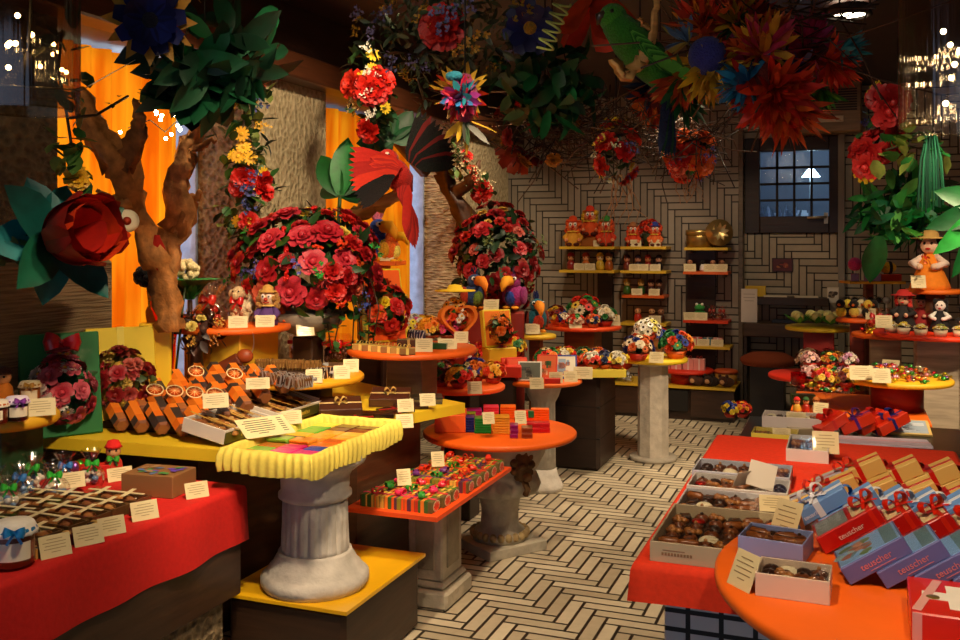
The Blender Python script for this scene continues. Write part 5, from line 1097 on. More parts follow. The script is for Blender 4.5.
# base cabinets with a long yellow shelf
a, b = PY(601, 390, 8.5), PY(735, 390, 8.5); zt = .305
cb = N(M('d8b028:p').box(b.x-a.x, .48, .022, (0, 0, zt-.022)))
for i in range(3): w = (b.x-a.x)/3; cb.add('door', M('3a2416:w').box(w-.02, .03, zt-.06, (-w+w*i, -.2, .03), .004)) if i != 1 else cb.add('niche', M('0c0806:m').box(w-.02, .02, zt-.12, (0, -.215, .08), .002))  # middle bay is a flat black panel, the recess shade put into its colour
cb.add('body', M('2e1c10:w').box(b.x-a.x-.02, .42, zt-.024, (0, .02, 0), .004)); put(cb, 'base_cabinet', ((a.x+b.x)/2, 8.74, 0), 0, 'low dark wood cabinet with a long yellow top along the end wall', 'cabinet')
p = PY(686, 369, 8.68); rt_ = N(M('d82c10:p').disc(.24, .03, (0, 0, p.z-zt-.03), 4 if False else 36)); rt_.add('drum', M('c02410:p').lathe([(.14, 0), (.14, p.z-zt-.03)], 28)); put(rt_, 'display_stand', (p.x, 8.72, zt), 0, 'red drum stand of pink boxes on the low yellow cabinet top', 'stand')
for i, x in enumerate((664, 676, 688, 699)): q = PY(x, 367, 8.62); put(k_gift(.095, .07, (.045, .05, .1, .1)[i], 'e89890:p', 'f4d8d0', ('d83828' if i > 1 else None), .03), 'carton', (q.x, 8.66, p.z), 0, ('flat pink box, first', 'flat pink box, second', 'tall pink box with red bow, third', 'tall pink box with red bow, last')[i]+' on the red drum stand', 'box')
q = PY(725, 383, 8.7); tn_ = N(M('c8903c:p').lathe([(.1, 0), (.1, .1)], 30)); tn_.add('lid', M('d85c28:p').lathe([(.105, .1), (.105, .12), (.09, .13)], 30)); put(tn_, 'round_tin', (q.x, 8.78, zt), 0, 'round tan tin with orange lid on the low yellow cabinet', 'tin')
def bear(p, t, h='3a1c0c'):
    n = N(M(h+':u').ball(.05, (0, 0, .045), (1.3, 1, .9), 12)); n.add('head', M(h+':u').ball(.042, (-.03, -.035, .06), n=12).ball(.016, (-.06, -.02, .1), n=6).ball(.016, (0, -.02, .1), n=6)); n.add('muzzle', M('c89060:u').ball(.022, (-.035, -.07, .052), n=8)); put(n, 'plush_bear', p, 0, t, 'plush toy')
for i, x in enumerate((697, 712, 727)): q = PY(x, 390, 8.56); bear((q.x, 8.57, zt), ('brown plush bear before the red drum stand', 'dark brown plush bear in the middle of the low cabinet', 'brown plush bear before the round tin')[i], ('4a2410', '2a140a', '4a2410')[i])
q = PY(608, 388, 8.6); put(M('1c7a30:g').lathe([(.06, 0), (.14, .07), (.13, .07), (.05, .012)], 28), 'green_bowl', (q.x, 8.62, zt), 0, 'shallow green bowl at the curtain end of the low yellow cabinet', 'bowl')
q = PY(626, 388, 8.56); put(k_cello(('c8d0d8:f', 'e0e0e0:f'), 'b0c0d0', h=.12, r=.05, seed=90), 'cello_bag', (q.x, 8.58, zt), 0, 'silvery wrapped bag between the green bowl and the pale column', 'bag')
# niche below the window: counter, desk, papers, stool
a, b = PY(756, 297, 8.9), PY(829, 297, 8.9); put(M('3a2818:w').box(b.x-a.x, .22, .07, (0, 0, -.07)), 'wall_counter', ((a.x+b.x)/2, YN-.112, a.z), 0, 'narrow dark wall counter with papers below the barred window', 'shelf')
for i, x in enumerate((775, 806)): q = PY(x, 296, 8.98); put(M('e0d4b8:p').box(.2, .13, .012, b=.001), 'paper_stack', (q.x, 9.0, a.z), .1, ('pale papers on the narrow wall counter, hinge side', 'pale papers on the narrow wall counter, handle side')[i], 'paper')
a2, b2 = PY(743, 323, 8.75), PY(826, 323, 8.75); dk = N(M('4a3420:w').box(b2.x-a2.x, .36, .12, (0, 0, -.12))); dk.add('side_panel', M('2e1e12:w').box(.03, .34, a2.z-.12, (-(b2.x-a2.x)/2+.02, 0, -a2.z), .003)); dk.add('side_panel', M('2e1e12:w').box(.03, .34, a2.z-.12, ((b2.x-a2.x)/2-.02, 0, -a2.z), .003)); put(dk, 'desk', ((a2.x+b2.x)/2, YN-.185, a2.z), 0, 'dark wood desk in the niche below the wall counter', 'desk')
q = PY(785, 322, 8.9); put(M('20283c:m').box(.22, .16, .025, b=.003), 'desk_pad', (q.x, 8.93, a2.z), 0, 'dark blue pad lying on the niche desk', 'pad')
q = PY(749, 322, 8.85); pp = N(M('d8d0c4:p').box(.14, .012, .3)); pp.add('print', M('8a8478:m').box(.1, .001, .004, (0, -.0065, .25), .0002).box(.1, .001, .004, (0, -.0065, .22), .0002).box(.08, .001, .004, (0, -.0065, .19), .0002)); put(pp, 'notice_board', (q.x, 8.86, a2.z), (-.06, 0, 0), 'tall white printed sheet standing on the niche desk', 'notice')
q = PY(753, 287, 9.0); put(M('e0b820:p').box(.18, .04, .1), 'yellow_folder', (q.x+.02, 9.03, a.z-.005), 0, 'yellow folder standing behind the white sheet', 'folder')
def picture(x0, y0, x1, y1, cs, fr_, label, Y0=None):
    Y0 = Y0 or YN-.012; a, b = PY(x0, y0, Y0), PY(x1, y1, Y0); w, h = b.x-a.x, a.z-b.z; n = N(M(fr_).box(w, .014, h, b=.002)); m = M(cs[0]+':p'); m.box(w*.86, .002, h*.84, (0, -.008, h*.08), .0004)
    for i in range(10): m.cur(cs[1+i % (len(cs)-1)]+':p').ball(h*.13, (rnd(-.2, .2)*w, -.0088, h*rnd(.35, .65)), (1.3, .06, .8), 8)
    n.add('image', m); put(n, 'picture', ((a.x+b.x)/2, Y0, b.z), 0, label, 'picture')
picture(772, 258, 793, 272, ('5a1810', '8a3020', 'a86030', '4a1008'), '3a100c:p', 'small red picture on the tiles below the window')
picture(827, 287, 839, 303, ('e0d8c8', '4a3c30', '8a7860'), 'd0c4ac:p', 'small pale picture beside the narrow wall counter', 8.95)
q = PY(768, 360, 8.55); so = N(M('8a3c18:c').lathe([(.0001, .11), (.15, .1), (.225, .06), (.235, .035), (.21, .0), (.0001, 0)], 36)); so.add('post', M('1a120c:w').box(.28, .28, q.z-.04, (0, 0, -(q.z-.04)), .004)); put(so, 'stool', (q.x, 8.55, q.z-.04), 0, 'round rust brown cushioned stool before the niche desk', 'stool')

# ================================================================== stands in front of the end wall
D1 = PD(583, 325, 7.7); Z = D1.z
def pz(c, x, y, D=None, z=None): p = PD(x, y, D or 7.5); return Vector((p.x, p.y, z if z is not None else Z))
posy_row([(Vector((D1.x, D1.y+.04, Z)), 0, 'large flower bucket with red bow on the red orange stand', ('e8d8b0', 'e83020', 'f0d050', 'd81818', '2c8a38'), .13)], Z, 31)
for dx, dy, t, cs, r in ((-.2, -.06, 'blossom bouquet on the curtain side of the large flower bucket', ('e8e0c8', '8a1414', 'f0c830', '2848a8'), .085), (.19, -.04, 'white and black blossom bouquet on the aisle side of the large bucket', ('f0e8d0', 'e8d8b0', '30803c'), .09), (-.1, -.2, 'low posy of navy and red blossoms at the rim, first of three', ('1c3078', 'd82818', 'f0e0c0'), .06), (.01, -.24, 'low posy of green and red blossoms at the rim, second of three', ('30a048', 'e84020', 'f0d0b0'), .06), (.13, -.19, 'low posy of orange and navy blossoms at the rim, third of three', ('e86020', '203068', 'f0c880'), .06)):
    posy_row([(Vector((D1.x+dx, D1.y+dy, Z)), 0, t, cs, r)], Z, int(dx*100)+50)
card(0, 0, 0, 'price card at the rim of the red orange flower stand', None, .1, .075, Vector((D1.x+.02, D1.y-.295, Z))); card(0, 0, 0, 'price card beside the large flower bucket', None, .12, .09, Vector((D1.x+.24, D1.y+.03, Z+.0)))
Z = .72
for i, (x, y, t, cs, r) in enumerate(((548, 371, 'posy of orange and green blossoms, first on the thick red top', ('f08020', 'e82818', '2c8a40', 'f0e0b0'), .085), (565, 369, 'posy of red and yellow blossoms, second on the thick red top', ('e02818', 'f0c030', 'e8e0c8'), .085), (582, 369, 'posy of amber and dark green blossoms, third on the thick red top', ('f0a028', 'e85818', '1c6a38'), .08), (598, 368, 'posy of orange and navy blossoms, fourth on the thick red top', ('e87028', '203068', 'e8d8b0'), .08))):
    posy_row([(x, y, t, cs, r)], Z, i+70)
yb2 = k_gift(.26, .14, .05, 'f0d848:p'); p = P(603, 377, Z); put(yb2, 'carton', (p.x, p.y+.04, Z), .4, 'flat yellow box of blossoms at the aisle end of the thick red top', 'box')
for i, (dx, cs) in enumerate(((-.07, ('e83820', 'f0e8d0')), (.0, ('182850', 'f0d040')), (.075, ('e8e0c8', 'f0d858')))): posy_row([(Vector((p.x+dx, p.y+.04+dx*.4, Z+.05)), 0, ('scarlet', 'navy', 'cream')[i]+' posy on the flat yellow box', cs, .06)], Z, i+80)
card(583, 379, Z, 'price card before the flat yellow box', None, .12, .08)
c = P(653, 357, .745); Z = .745
posy_row([(638, 360, 'flower bucket of navy and orange blossoms on the curtain side of the pale column stand', ('203078', 'e87030', 'f0e0c0'), .1), (676, 358, 'flower bucket of orange and green blossoms on the aisle side of the pale column stand', ('f09838', 'e04818', '2c8a48', '243888'), .11), (656, 350, 'flower bucket of blue and yellow blossoms at the back of the pale column stand', ('2840a0', 'f0d040', 'e85828'), .1), (645, 349, 'bucket of white and yellow blossoms behind the navy and orange bucket', ('f0ead0', 'e8e048', 'd8e0b0'), .1)], Z, 90)
card(656, 363, Z, 'price card at the rim of the pale column stand', None, .1, .08)
put(k_posy('c03818:p', ('f0ead0', 'e0d868', 'f4f0e0'), ('2c7a30',), 99, .1, .04, 18, ('daisy',), '101010'), 'posy', Vector((c.x-.08, c.y+.2, Z+.1)), 0, 'daisy posy with black centres behind the pale column stand', 'posy')
put(M('8a5420:w').box(.16, .16, Z+.1, b=.004), 'display_stand', (c.x-.08, c.y+.33, 0), .3, 'square brown post behind the pale column stand', 'stand')

# ================================================================== red counter: trays of chocolates
Z = .72
T1 = (-.34, 2.79, .33, .38); T = [(-.335, 2.8, .33, .4, 6, 7, 'nearest wide tray', .055), (-.335, 3.135, .33, .23, 7, 4, 'second tray on the red cloth', .045), (-.34, 3.375, .33, .19, 7, 3, 'third tray on the red cloth', .045), (-.35, 3.6, .34, .2, 7, 3, 'fourth tray on the red cloth', .045)]
FX = {0: {(1, 5): 'redfoil', (5, 5): 'greenfoil', (4, 5): 'nut', (2, 2): 'white', (3, 3): 'cup', (5, 3): 'greenfoil'}, 1: {(1, 1): 'white', (2, 3): 'nut', (4, 1): 'log', (0, 3): 'log'}, 2: {(0, 1): 'redfoil', (3, 1): 'log'}, 3: {(2, 1): 'white', (5, 1): 'white'}}
for i, (x, y, w, d, nx, ny, nm, h) in enumerate(T):
    n = k_tray(w, d, h, ('b8a888:p', 'c8c8d0:p', 'd0ccc8:p', 'b8bccc:p')[i], '2a1810:p'); 
    if i == 0:
        lt = M('8a6a48:m')
        for k in range(10): lt.box(.006, .001, .008, (-.13+.0085*k, -d/2-.0004, .02), .0001)
        lt.box(.06, .001, .002, (-.1, -d/2-.0004, .033), .0001); n.add('lettering', lt)
    put(n, 'chocolate_tray', (x, y, Z), 0, ('nearest tray of mixed chocolates, tan fronted, at the corner of the red cloth', 'second tray of chocolates with nut clusters and biscuits', 'narrow third tray of chocolates with a folded card on it', 'fourth tray of chocolates, last along the cloth edge')[i], 'tray', 'chocolate trays')
    chocs((x, y), w-.025, d-.025, Z+h*.3, nx, ny, nm, 100+i, 0, fix=FX[i], s=1.45)
fc = N(M('d8cfc0:p').box(.09, .0015, .085, R=rx(-.3) @ ry(.25))); fc.add('back_leaf', M('c8bfae:p').box(.1, .0015, .06, (-.05, .03, 0), R=rzm(.7) @ rx(.5))); put(fc, 'folded_card', (-.27, 3.32, Z+.047), .2, 'pale folded card standing open on the third chocolate tray', 'price card')
card(0, 0, 0, 'tan price card lying at the end of the second chocolate tray', .1, .09, .05, Vector((-.2, 3.03, Z+.05)))
TZ = .671
for i, (x, y, w, d, h, col, nx, ny, nm) in enumerate(((-.3, 4.57, .2, .16, .05, 'e8d050:p', 5, 3, 'yellow rimmed tray'), (-.24, 4.86, .27, .17, .08, 'e8dcd8:p', 6, 3, 'tall white box'), (-.14, 4.12, .16, .3, .05, 'd8d4d0:p', 4, 5, 'white framed tray'))):
    zz = TZ if i < 2 else Z; put(k_tray(w, d, h, col, '4a3018:p'), 'chocolate_tray', (x, y, zz), 0, ('yellow rimmed tray of chocolates past the red cloth', 'tall white box of chocolates, farthest on the tiled counter', 'white framed tray of mixed sweets at the cloth end')[i], 'tray', 'chocolate trays')
    chocs((x, y), w-.03, d-.03, zz+h*(.3 if i != 1 else .62), nx, ny, nm, 120+i, 0, s=1.25)
card(0, 0, 0, 'price card lying in the tall white box', .1, .09, .03, Vector((-.22, 4.82, TZ+.07))); card(0, 0, 0, 'price card lying in the yellow rimmed tray', .1, .08, .03, Vector((-.27, 4.55, TZ+.04))); card(0, 0, 0, 'tall price card leaning in the white framed tray', .1, .1, .09, Vector((-.07, 4.02, Z+.03)))
# tipped boxes: each row leans like fallen dominoes
def text(s, size, mat):
    cu = bpy.data.curves.new('lettering', 'FONT'); cu.body = s; cu.size = size; cu.extrude = .0003; cu.align_x = 'CENTER'
    o = bpy.data.objects.new('tmp', cu); COL.objects.link(o); dg = bpy.context.evaluated_depsgraph_get(); me = bpy.data.meshes.new_from_object(o.evaluated_get(dg)); bpy.data.objects.remove(o); me.materials.clear(); me.materials.append(mt(mat)); return me
@cached
def lettering(mat): return text('teuscher', .022, mat)
@cached
def k_teuscher(col, top, seed, L, D, T):
    R = random.Random(seed); n = N(M(col).box(L, D, T, b=.002)); m = M(top[0]+':g'); m.box(L*.95, D*.9, .001, (0, 0, T), .0003)
    for i in range(16): m.cur(R.choice(top)+':g').ball(.02, (R.uniform(-.42, .0)*L, R.uniform(-.36, .36)*D, T+.001), (1.1, .8, .06), 8)
    m.cur(top[0]+':g').box(L*.25, D*.88, .0008, (L*.1, 0, T+.001), .0002); m.cur(top[1]+':g').box(L*.2, D*.86, .0008, (L*.34, 0, T+.001), .0002)
    n.add('picture', m); n.add('lettering', N(lettering('e08888:m' if col.startswith('6') else 'f0d0c8:m')), tr((0, -D/2-.0008, T*.36), (pi/2, 0, 0))); n.add('small_print', M('c87880:m').box(L*.4, .001, .0016, (.01, -D/2-.0004, T*.16), .0001))
    n.add('film', M('ffffff:t').box(L+.001, D+.001, .0012, (0, 0, T+.0035), .0003)); return n
def tipped(n, name, x, y, z, ang, L, D, T, rz, label, cat, group):
    # lower edge of one end rests on the table, the other end is raised
    put(n, name, tr((x, y, z), (0, 0, rz)) @ ry(-ang) @ tr((L/2, D/2, 0)), 0, label, cat, group)
L, D, Tk, th = .16, .13, .042, math.radians(33); st_ = Tk/sin(th)+.0015; Z = .8
for i in range(5): tipped(k_teuscher('6468a8:p', ('88b8f0', '6a90a0', 'a86a58', 'd09880', '6a8a58', '98c4d4'), i, L, D, Tk), 'gift_box', .012+st_*i+Tk*sin(th)*0, 2.36+.004*i, Z, th, L, D, Tk, .12, 'lavender blue gift box with a lake picture, %s of the front leaning row' % ordw(i), 'gift box', 'leaning lavender blue gift boxes')
@cached
def k_redbox(seed): n = k_gift(.17, .12, .045, 'c81810:g', None, None); n.add('cream_panel', M('f0e0b0:p').box(.06, .09, .001, (.05, 0, .0452), .0003)); n.add('picture', M('8a9a98:g').box(.085, .1, .001, (-.035, 0, .0452), .0003)); n.add('film', M('ffffff:t').box(.171, .121, .001, (0, 0, .048), .0003)); n.add('bow', k_bow('e02810'), tr((.062, 0, .05), (0, 0, .4), .04)); n.add('ribbon', M('e02810:g').box(.012, .122, .047, (.065, 0, -.0005), .0004)); n.add('lettering', N(lettering('f0d0c8:m')), tr((0, -.061, .014), (pi/2, 0, 0), .9)); return n
for i in range(5): tipped(k_redbox(0), 'gift_box', -.045+.083*i, 2.57+.004*i, Z, th, .17, .12, .045, .12, 'red gift box with cream panel and red bow, %s of the second leaning row' % ordw(i), 'gift box', 'leaning red gift boxes')
@cached
def k_bluebox(bow): n = k_gift(.17, .1, .04, '6a98d8:p', 'e0e4f0', bow, .045, True, None, .018); n.add('lettering', N(lettering('e8e8f4:m')), tr((-.02, -.0515, .012), (pi/2, 0, 0), .75)); return n
for i in range(6): tipped(k_bluebox('f0f0f8' if i != 1 else '2878d8'), 'gift_box', -.125+.078*i, 2.75+.004*i, Z, th, .17, .1, .04, .12, ('pale blue gift box with blue bow, second of the third leaning row' if i == 1 else 'pale blue gift box with white ribbon, %s of the third leaning row' % ordw(i)), 'gift box', 'leaning pale blue gift boxes')
Z = .72
@cached
def k_goldbox(seed): n = k_gift(.24, .1, .05, 'c8a458:p', 'b81810', 'c81c14', .042, False, None, .016); n.add('ribbon', M('b81810:g').box(.016, .1024, .0524, (.04, 0, -.0012), .0004)); n.add('picture', M('a8a8b8:g').box(.12, .07, .001, (-.05, 0, .0502), .0003)); return n
tg = math.radians(27)
for i in range(5): tipped(k_goldbox(0), 'gift_box', -.165+.112*i, 3.12+.004*i, Z, tg, .24, .1, .05, .1, 'gold gift box with red ribbon, %s of the front gold row' % ordw(i), 'gift box', 'leaning gold gift boxes')
for i in range(5): tipped(k_goldbox(0), 'gift_box', -.08+.112*i, 3.42+.004*i, Z, tg, .24, .1, .05, .1, 'gold gift box with red ribbon, %s of the rear gold row' % ordw(i), 'gift box', 'leaning gold gift boxes')
# red box with a white cross, and two boxes of truffles at the rim
Z = .8; sw = N(M('d8200c:g').box(.3, .22, .06, b=.003)); cr = M('f4ece0:m').box(.14, .045, .001, (-.055, .0, .0602), .0002); cr.box(.045, .047, .001, (-.055, .046, .0602), .0002).box(.045, .047, .001, (-.055, -.046, .0602), .0002); sw.add('white_cross', cr)
sw.add('ribbon', M('e8a8a0:g').box(.018, .2, .001, (-.115, .0, .0606), .0002, -.25).box(.018, .001, .06, (-.139, -.1106, 0), .0002)); sw.add('seal', M('b89848:f').disc(.013, .001, (-.105, -.01, .061), 16)); put(sw, 'gift_box', (.275, 2.18, Z), -.02, 'red gift box with a big white cross on its lid', 'gift box')
def truf(x, y, w, d, h, rz, col, kind, label, nm, seed, nx, ny):
    n = k_tray(w, d, h, col, '6a5030:p', True, .004); put(n, 'truffle_box', (x, y, Z), rz, label, 'chocolate box'); chocs((x, y), w-.02, d-.02, Z+h*.42, nx, ny, nm, seed, rz, kinds=kind, s=1.35)
truf(-.108, 2.275, .158, .12, .052, -.03, 'e0c8b0:p', ('milk', 'dark', 'cup', 'nut', 'milk', 'white'), 'cream coloured box of truffles in clear wrap at the table rim', 'cream coloured truffle box', 5, 4, 3); truf(-.165, 2.54, .16, .13, .05, -.16, '8898d0:p', ('dark', 'milk', 'log', 'cup'), 'pale blue box of truffles behind the cream one', 'pale blue truffle box', 6, 4, 3)
card(0, 0, 0, 'brownish price card leaning against the cream truffle box', -.9, .08, .085, Vector((-.23, 2.25, Z))); card(0, 0, 0, 'price card standing behind the pale blue truffle box', -.7, .085, .095, Vector((-.16, 2.7, Z)))
# farther on the tiled counter: red gift boxes with violet and blue bows
for i, (x, y, b, rz, t) in enumerate(((838, 436, 'd82018', .7, 'red gift box with red ribbon on the tiled counter end'), (858, 434, '5a2088', .2, 'red gift box with tall violet bow'), (878, 434, 'c81c10', .5, 'red gift box with dark red bow between violet and blue bows'), (897, 435, '1c2878', .5, 'red gift box with dark blue bow'))):
    p = P(x, y+3, TZ); tipped(k_gift(.16, .1, .05, 'e03818:g', b, b, .05, True), 'gift_box', p.x-.06, p.y, TZ, .45, .16, .1, .05, rz, t, 'gift box', None)
p = P(880, 441, TZ); put(k_gift(.42, .16, .012, 'd8c8dc:p', 'e8b8c8', None, .02, False), 'gift_wrap', (p.x, p.y-.05, TZ), .1, 'flat lilac and white folder under the red gift boxes', 'wrapping paper'); p = P(915, 438, TZ); put(picbox(.2, .13, .02, 'e0c070:p', ('a8b8c8', 'd0d8e0', '7a90a8'), 12), 'picture_box', (p.x-.02, p.y+.05, TZ), (-1.2, 0, .1), 'flat picture box with pale blue cover beside the red gift boxes', 'box')
p = P(808, 434, TZ); cb_ = N(M('a89878:g').box(.2, .09, .035)); cb_.add('clear_bag', M('ffffff:t').box(.22, .11, .06, b=.02)); put(cb_, 'clear_packet', (p.x, p.y, TZ), .5, 'clear wrapped packet beside the tall white box', 'packet')
for i, (x, cs, t) in enumerate(((730, ('f0d030', '2840a0'), 'tiny yellow and blue posy at the end of the tiled counter'), (742, ('d82018', 'f0a020'), 'tiny red and orange posy at the end of the tiled counter'))): posy_row([(x, 417, t, cs, .045)], TZ, 140+i)
# ================================================================== stands on the aisle's other side
def top(x, y, D): return PD(x, y, D)
c = top(819, 326, 7.3); Z = c.z
for i in range(12):
    a = i*.75; r = .17 if i % 3 else .07; n = N(M('e8e088:g').ball(.032, (0, 0, .06), n=10)); lf = M('3a9a30:l')
    for k in range(6): lf.cur(('3a9a30:l', '60b848:l', '287a24:l')[k % 3]).leaf(.1, .03, .4, .3, 'leaf', 2, 3, tr((0, 0, .02)) @ rzm(k*1.05) @ rx(.35))
    n.add('wrapper', lf); put(n, 'wrapped_marzipan', (c.x+r*cos(a), c.y+r*sin(a)-.02, Z), rnd(0, 6), 'green leafed marzipan ball on the round yellow stand with the red post', 'sweet', 'green leafed marzipan balls', 1.25)
c = top(857, 318, 7.0); Z = c.z
for i in range(6):
    x = -.11+.045*i; n = N(); h = ('e8c830', '1a1410', 'd8b848', 'f0e0b0', '1a1410', 'e0a828')[i]
    n.add('body', M(h+':u').ball(.04, (0, 0, .045), n=10)); n.add('head', M(('1a1410', 'f0d040', '1a1410', 'e8d8a8', 'e8c040', '201410')[i]+':u').ball(.034, (0, -.01, .105), n=10)); n.add('beak', M('e87018:c').lathe([(.012, 0), (.0001, .03)], 8))
    n.parts[-1] = ('beak', n.parts[-1][1], tr((0, -.04, .1), (pi/2, 0, 0)), None); put(n, 'pompom_toy', (c.x+x, c.y-.04+.05*(i % 2), Z), rnd(-.4, .4), '%s pompom toy from the niche side on the small orange stand' % ordw(i), 'plush toy', 'pompom toys')
card(0, 0, 0, 'price card before the pompom toys', None, .07, .085, Vector((c.x+.09, c.y-.1, Z))); card(0, 0, 0, 'second price card at the rim of the pompom toy stand', None, .07, .085, Vector((c.x+.13, c.y-.03, Z)))
sh_ = top(872, 281, 7.25); n = N(M('f0a818:p').box(.42, .22, .018, (0, 0, -.018))); n.add('post', M('7a3418:w').box(.06, .06, sh_.z-.02, (0, .07, -sh_.z))); put(n, 'display_stand', (sh_.x, sh_.y, sh_.z), YAW, 'narrow yellow board of pompom sweets on a slim brown post', 'stand')
for i, (x, h, t) in enumerate(((855, 'd83878', 'pink pompom lollipop on the narrow yellow board'), (868, 'd0b098', 'pale pompom lollipop on the narrow yellow board'), (877, 'c84020', 'rust pompom lollipop on the narrow yellow board'))):
    p = top(x, 281, 7.2); n = N(M(h+':u').ball(.052, (0, 0, .13), n=12)); n.add('stick', M('e8e0d0:m').tube([(0, 0, 0), (0, 0, .1)], .006)); n.add('foot', M('7a2814:g').box(.06, .05, .06, (0, 0, 0))); put(n, 'lollipop', (p.x, p.y, sh_.z), 0, t, 'sweet')
bt = N(M('f0b818:u').ball(.05, (0, 0, .05), (1.3, .9, .9), 12)); bt.add('stripe', M('181008:u').lathe([(.047, -.012), (.051, 0), (.047, .012)], 16, cap=False)); bt.parts[-1] = ('stripe', bt.parts[-1][1], tr((.01, 0, .05), (0, pi/2, 0)), None); bt.add('head', M('181008:u').ball(.035, (-.07, 0, .055), n=10)); p = top(888, 272, 7.3)
put(M('c83018:p').box(.16, .12, .05), 'carton', (p.x, p.y, sh_.z), YAW, 'red box under the plush bee', 'box'); put(bt, 'plush_bee', (p.x, p.y, sh_.z+.051), .3, 'yellow and black plush bee on the red box', 'plush toy')
for i in range(6):
    p = top(847+8*i, 302, 7.05); n = N(M(('1a1614', '1a1614', 'e8e4dc')[i % 3]+':g').ball(.026, (0, 0, .12), n=9)); n.add('stick', M('e8e4dc:m').tube([(0, 0, 0), (0, 0, .1)], .006)); n.add('wrapper', M('f0f0f0:t').ball(.034, (0, 0, .12), n=8)); put(n, 'lollipop', (p.x, p.y+.12, top(857, 318, 7.0).z), 0, 'dark and white lollipop standing behind the pompom toys', 'sweet', 'lollipops behind the pompom toys')
c = top(885, 333, 6.6); Z = c.z
candies((c.x, c.y-.02), .17, Z, 34, (('c81818', 'c81818', 'red'), ('e8c030', 'e8c030', 'yellow'), ('4a1010', 'c81818', 'maroon'), ('e87020', 'e87020', 'orange')), 'on the low orange stand beside the big red disc', 61, 0, 1.25, (pi, 2*pi+.3))
card(0, 0, 0, 'price card on the low orange stand of red sweets', None, .07, .085, Vector((c.x+.1, c.y-.16, Z+.005)))
for i, (dx, h) in enumerate(((-.06, 'e8c838'), (.0, 'd83020'), (.07, 'f0e0c0'))): put(k_cello((h+':g', 'c82818:g'), 'c82020', h=.17, r=.06, seed=200+i), 'cello_bag', (c.x+dx, c.y+.09, Z), 0, 'bag of %s sweets at the back of the low orange stand' % ('yellow', 'red', 'cream')[i], 'bag')
c = top(936, 332, 6.15); Z = c.z
for i in range(7):
    a = -pi*.5+(i-3)*.36; p = Vector((c.x+.31*cos(a), c.y+.31*sin(a), Z)); n = N(M('f0ece4:t').lathe([(.03, 0), (.042, .055)], 20)); n.add('cup', M('f0e4d0:p').lathe([(.028, .002), (.036, .035)], 18))
    for k in range(7):
        q = k*.9; rr = .022 if k else 0; n.add('blossom', f_daisy(('f4f0e0', 'e8d048', 'f0e8c8', 'b8d078')[(i+k) % 4], 'e8b020'), tr((rr*cos(q), rr*sin(q), .05+.008*(k == 0))) @ out((cos(q)*.5, sin(q)*.5, 1)) @ Matrix.Scale(.022, 4))
    put(n, 'blossom_cup', p, rnd(0, 6), '%s little cup of white and yellow blossoms round the rim of the big red disc' % ordw(i), 'cup', 'blossom cups on the big red disc', 1.15)
card(0, 0, 0, 'price card at the niche side of the big red disc', None, .1, .085, top(884, 328, 6.0))
def doll(coat, hair, hat, face_, label, p, s, extra=None):
    n = N(M(coat+':c').lathe([(.075, 0), (.07, .02), (.04, .1), (.022, .14)], 28, wob=lambda a, z: .06*sin(9*a)*(1-z*6) if z < .1 else 0)); h = M(face_+':c').ball(.036, (0, 0, .175), n=14); h.cur('100808:g').ball(.006, (-.013, -.032, .182), n=6).ball(.006, (.013, -.032, .182), n=6); h.cur('b82018:c').ball(.008, (0, -.034, .16), (1.3, .6, .6), 6); n.add('head', h)
    hm = M(hair+':u'); R = random.Random(label)
    for i in range(46):
        q = R.uniform(-.5, 3.65); hm.ball(R.uniform(.012, .017), (.034*cos(q), .034*sin(q)+.004, R.uniform(.14, .212)), n=5)
    n.add('hair', hm); ar = M(coat+':c' if not extra else extra+':c'); ar.tube([(-.02, 0, .13), (-.06, -.02, .1), (-.03, -.055, .09)], [.015, .017, .013], 8).tube([(.02, 0, .13), (.06, -.02, .1), (.03, -.055, .09)], [.015, .017, .013], 8); n.add('sleeves', ar)
    n.add('hands', M(face_+':c').ball(.013, (-.026, -.058, .09), n=8).ball(.013, (.026, -.058, .09), n=8))
    if hat: n.add('hat', M(hat+':c').lathe([(.068, .2), (.07, .203), (.036, .208), (.032, .225), (.02, .234), (.0001, .236)], 24))
    put(n, 'doll', p, -.25, label, 'doll', s=s); return n
doll('181414', 'c02818', 'a81c18', 'd8a888', 'witch doll with red hat and red hair in black, on the big red disc', Vector((c.x-.19, c.y+.06, Z)), 1.15); doll('141216', '181012', None, 'f0e8e0', 'black clad doll with white face at the middle of the big red disc', Vector((c.x+.03, c.y+.05, Z)), .95, 'f0ece4'); doll('8a1818', 'd8c888', '1a1614', 'c89878', 'small dark red doll with black hat behind the black clad doll', Vector((c.x-.07, c.y+.2, Z)), 1.0)
doll('1c1618', '1a1212', '14100f', 'd8b090', 'black hatted doll at the back of the big red disc', Vector((c.x+.17, c.y-.02, Z)), .8)
put(M('e8d8a8:p').box(.1, .07, .11), 'carton', (c.x+.27, c.y+.02, Z), .2, 'cream carton behind the blossom cups', 'box')
p4_ = top(931, 287, 6.3); doll('f08818', '2a1410', 'c8a058', 'f0c8a8', 'doll in bright orange dress and straw hat on the highest stand', Vector((p4_.x-.005, p4_.y+.05, top(934, 289, 6.35).z)), 1.68, 'f0d8c8')
bq = N(foliage(random.Random(4), (.04, .03, .03), 14, .03, .015, ('e87020', 'c83010'))); put(bq, 'toy_bouquet', top(925, 260, 6.1), 0, 'tiny orange bouquet held by the doll in the orange dress', 'flower')
card(0, 0, 0, 'price card at the feet of the doll in the orange dress', None, .09, .09, top(919, 288, 6.2))
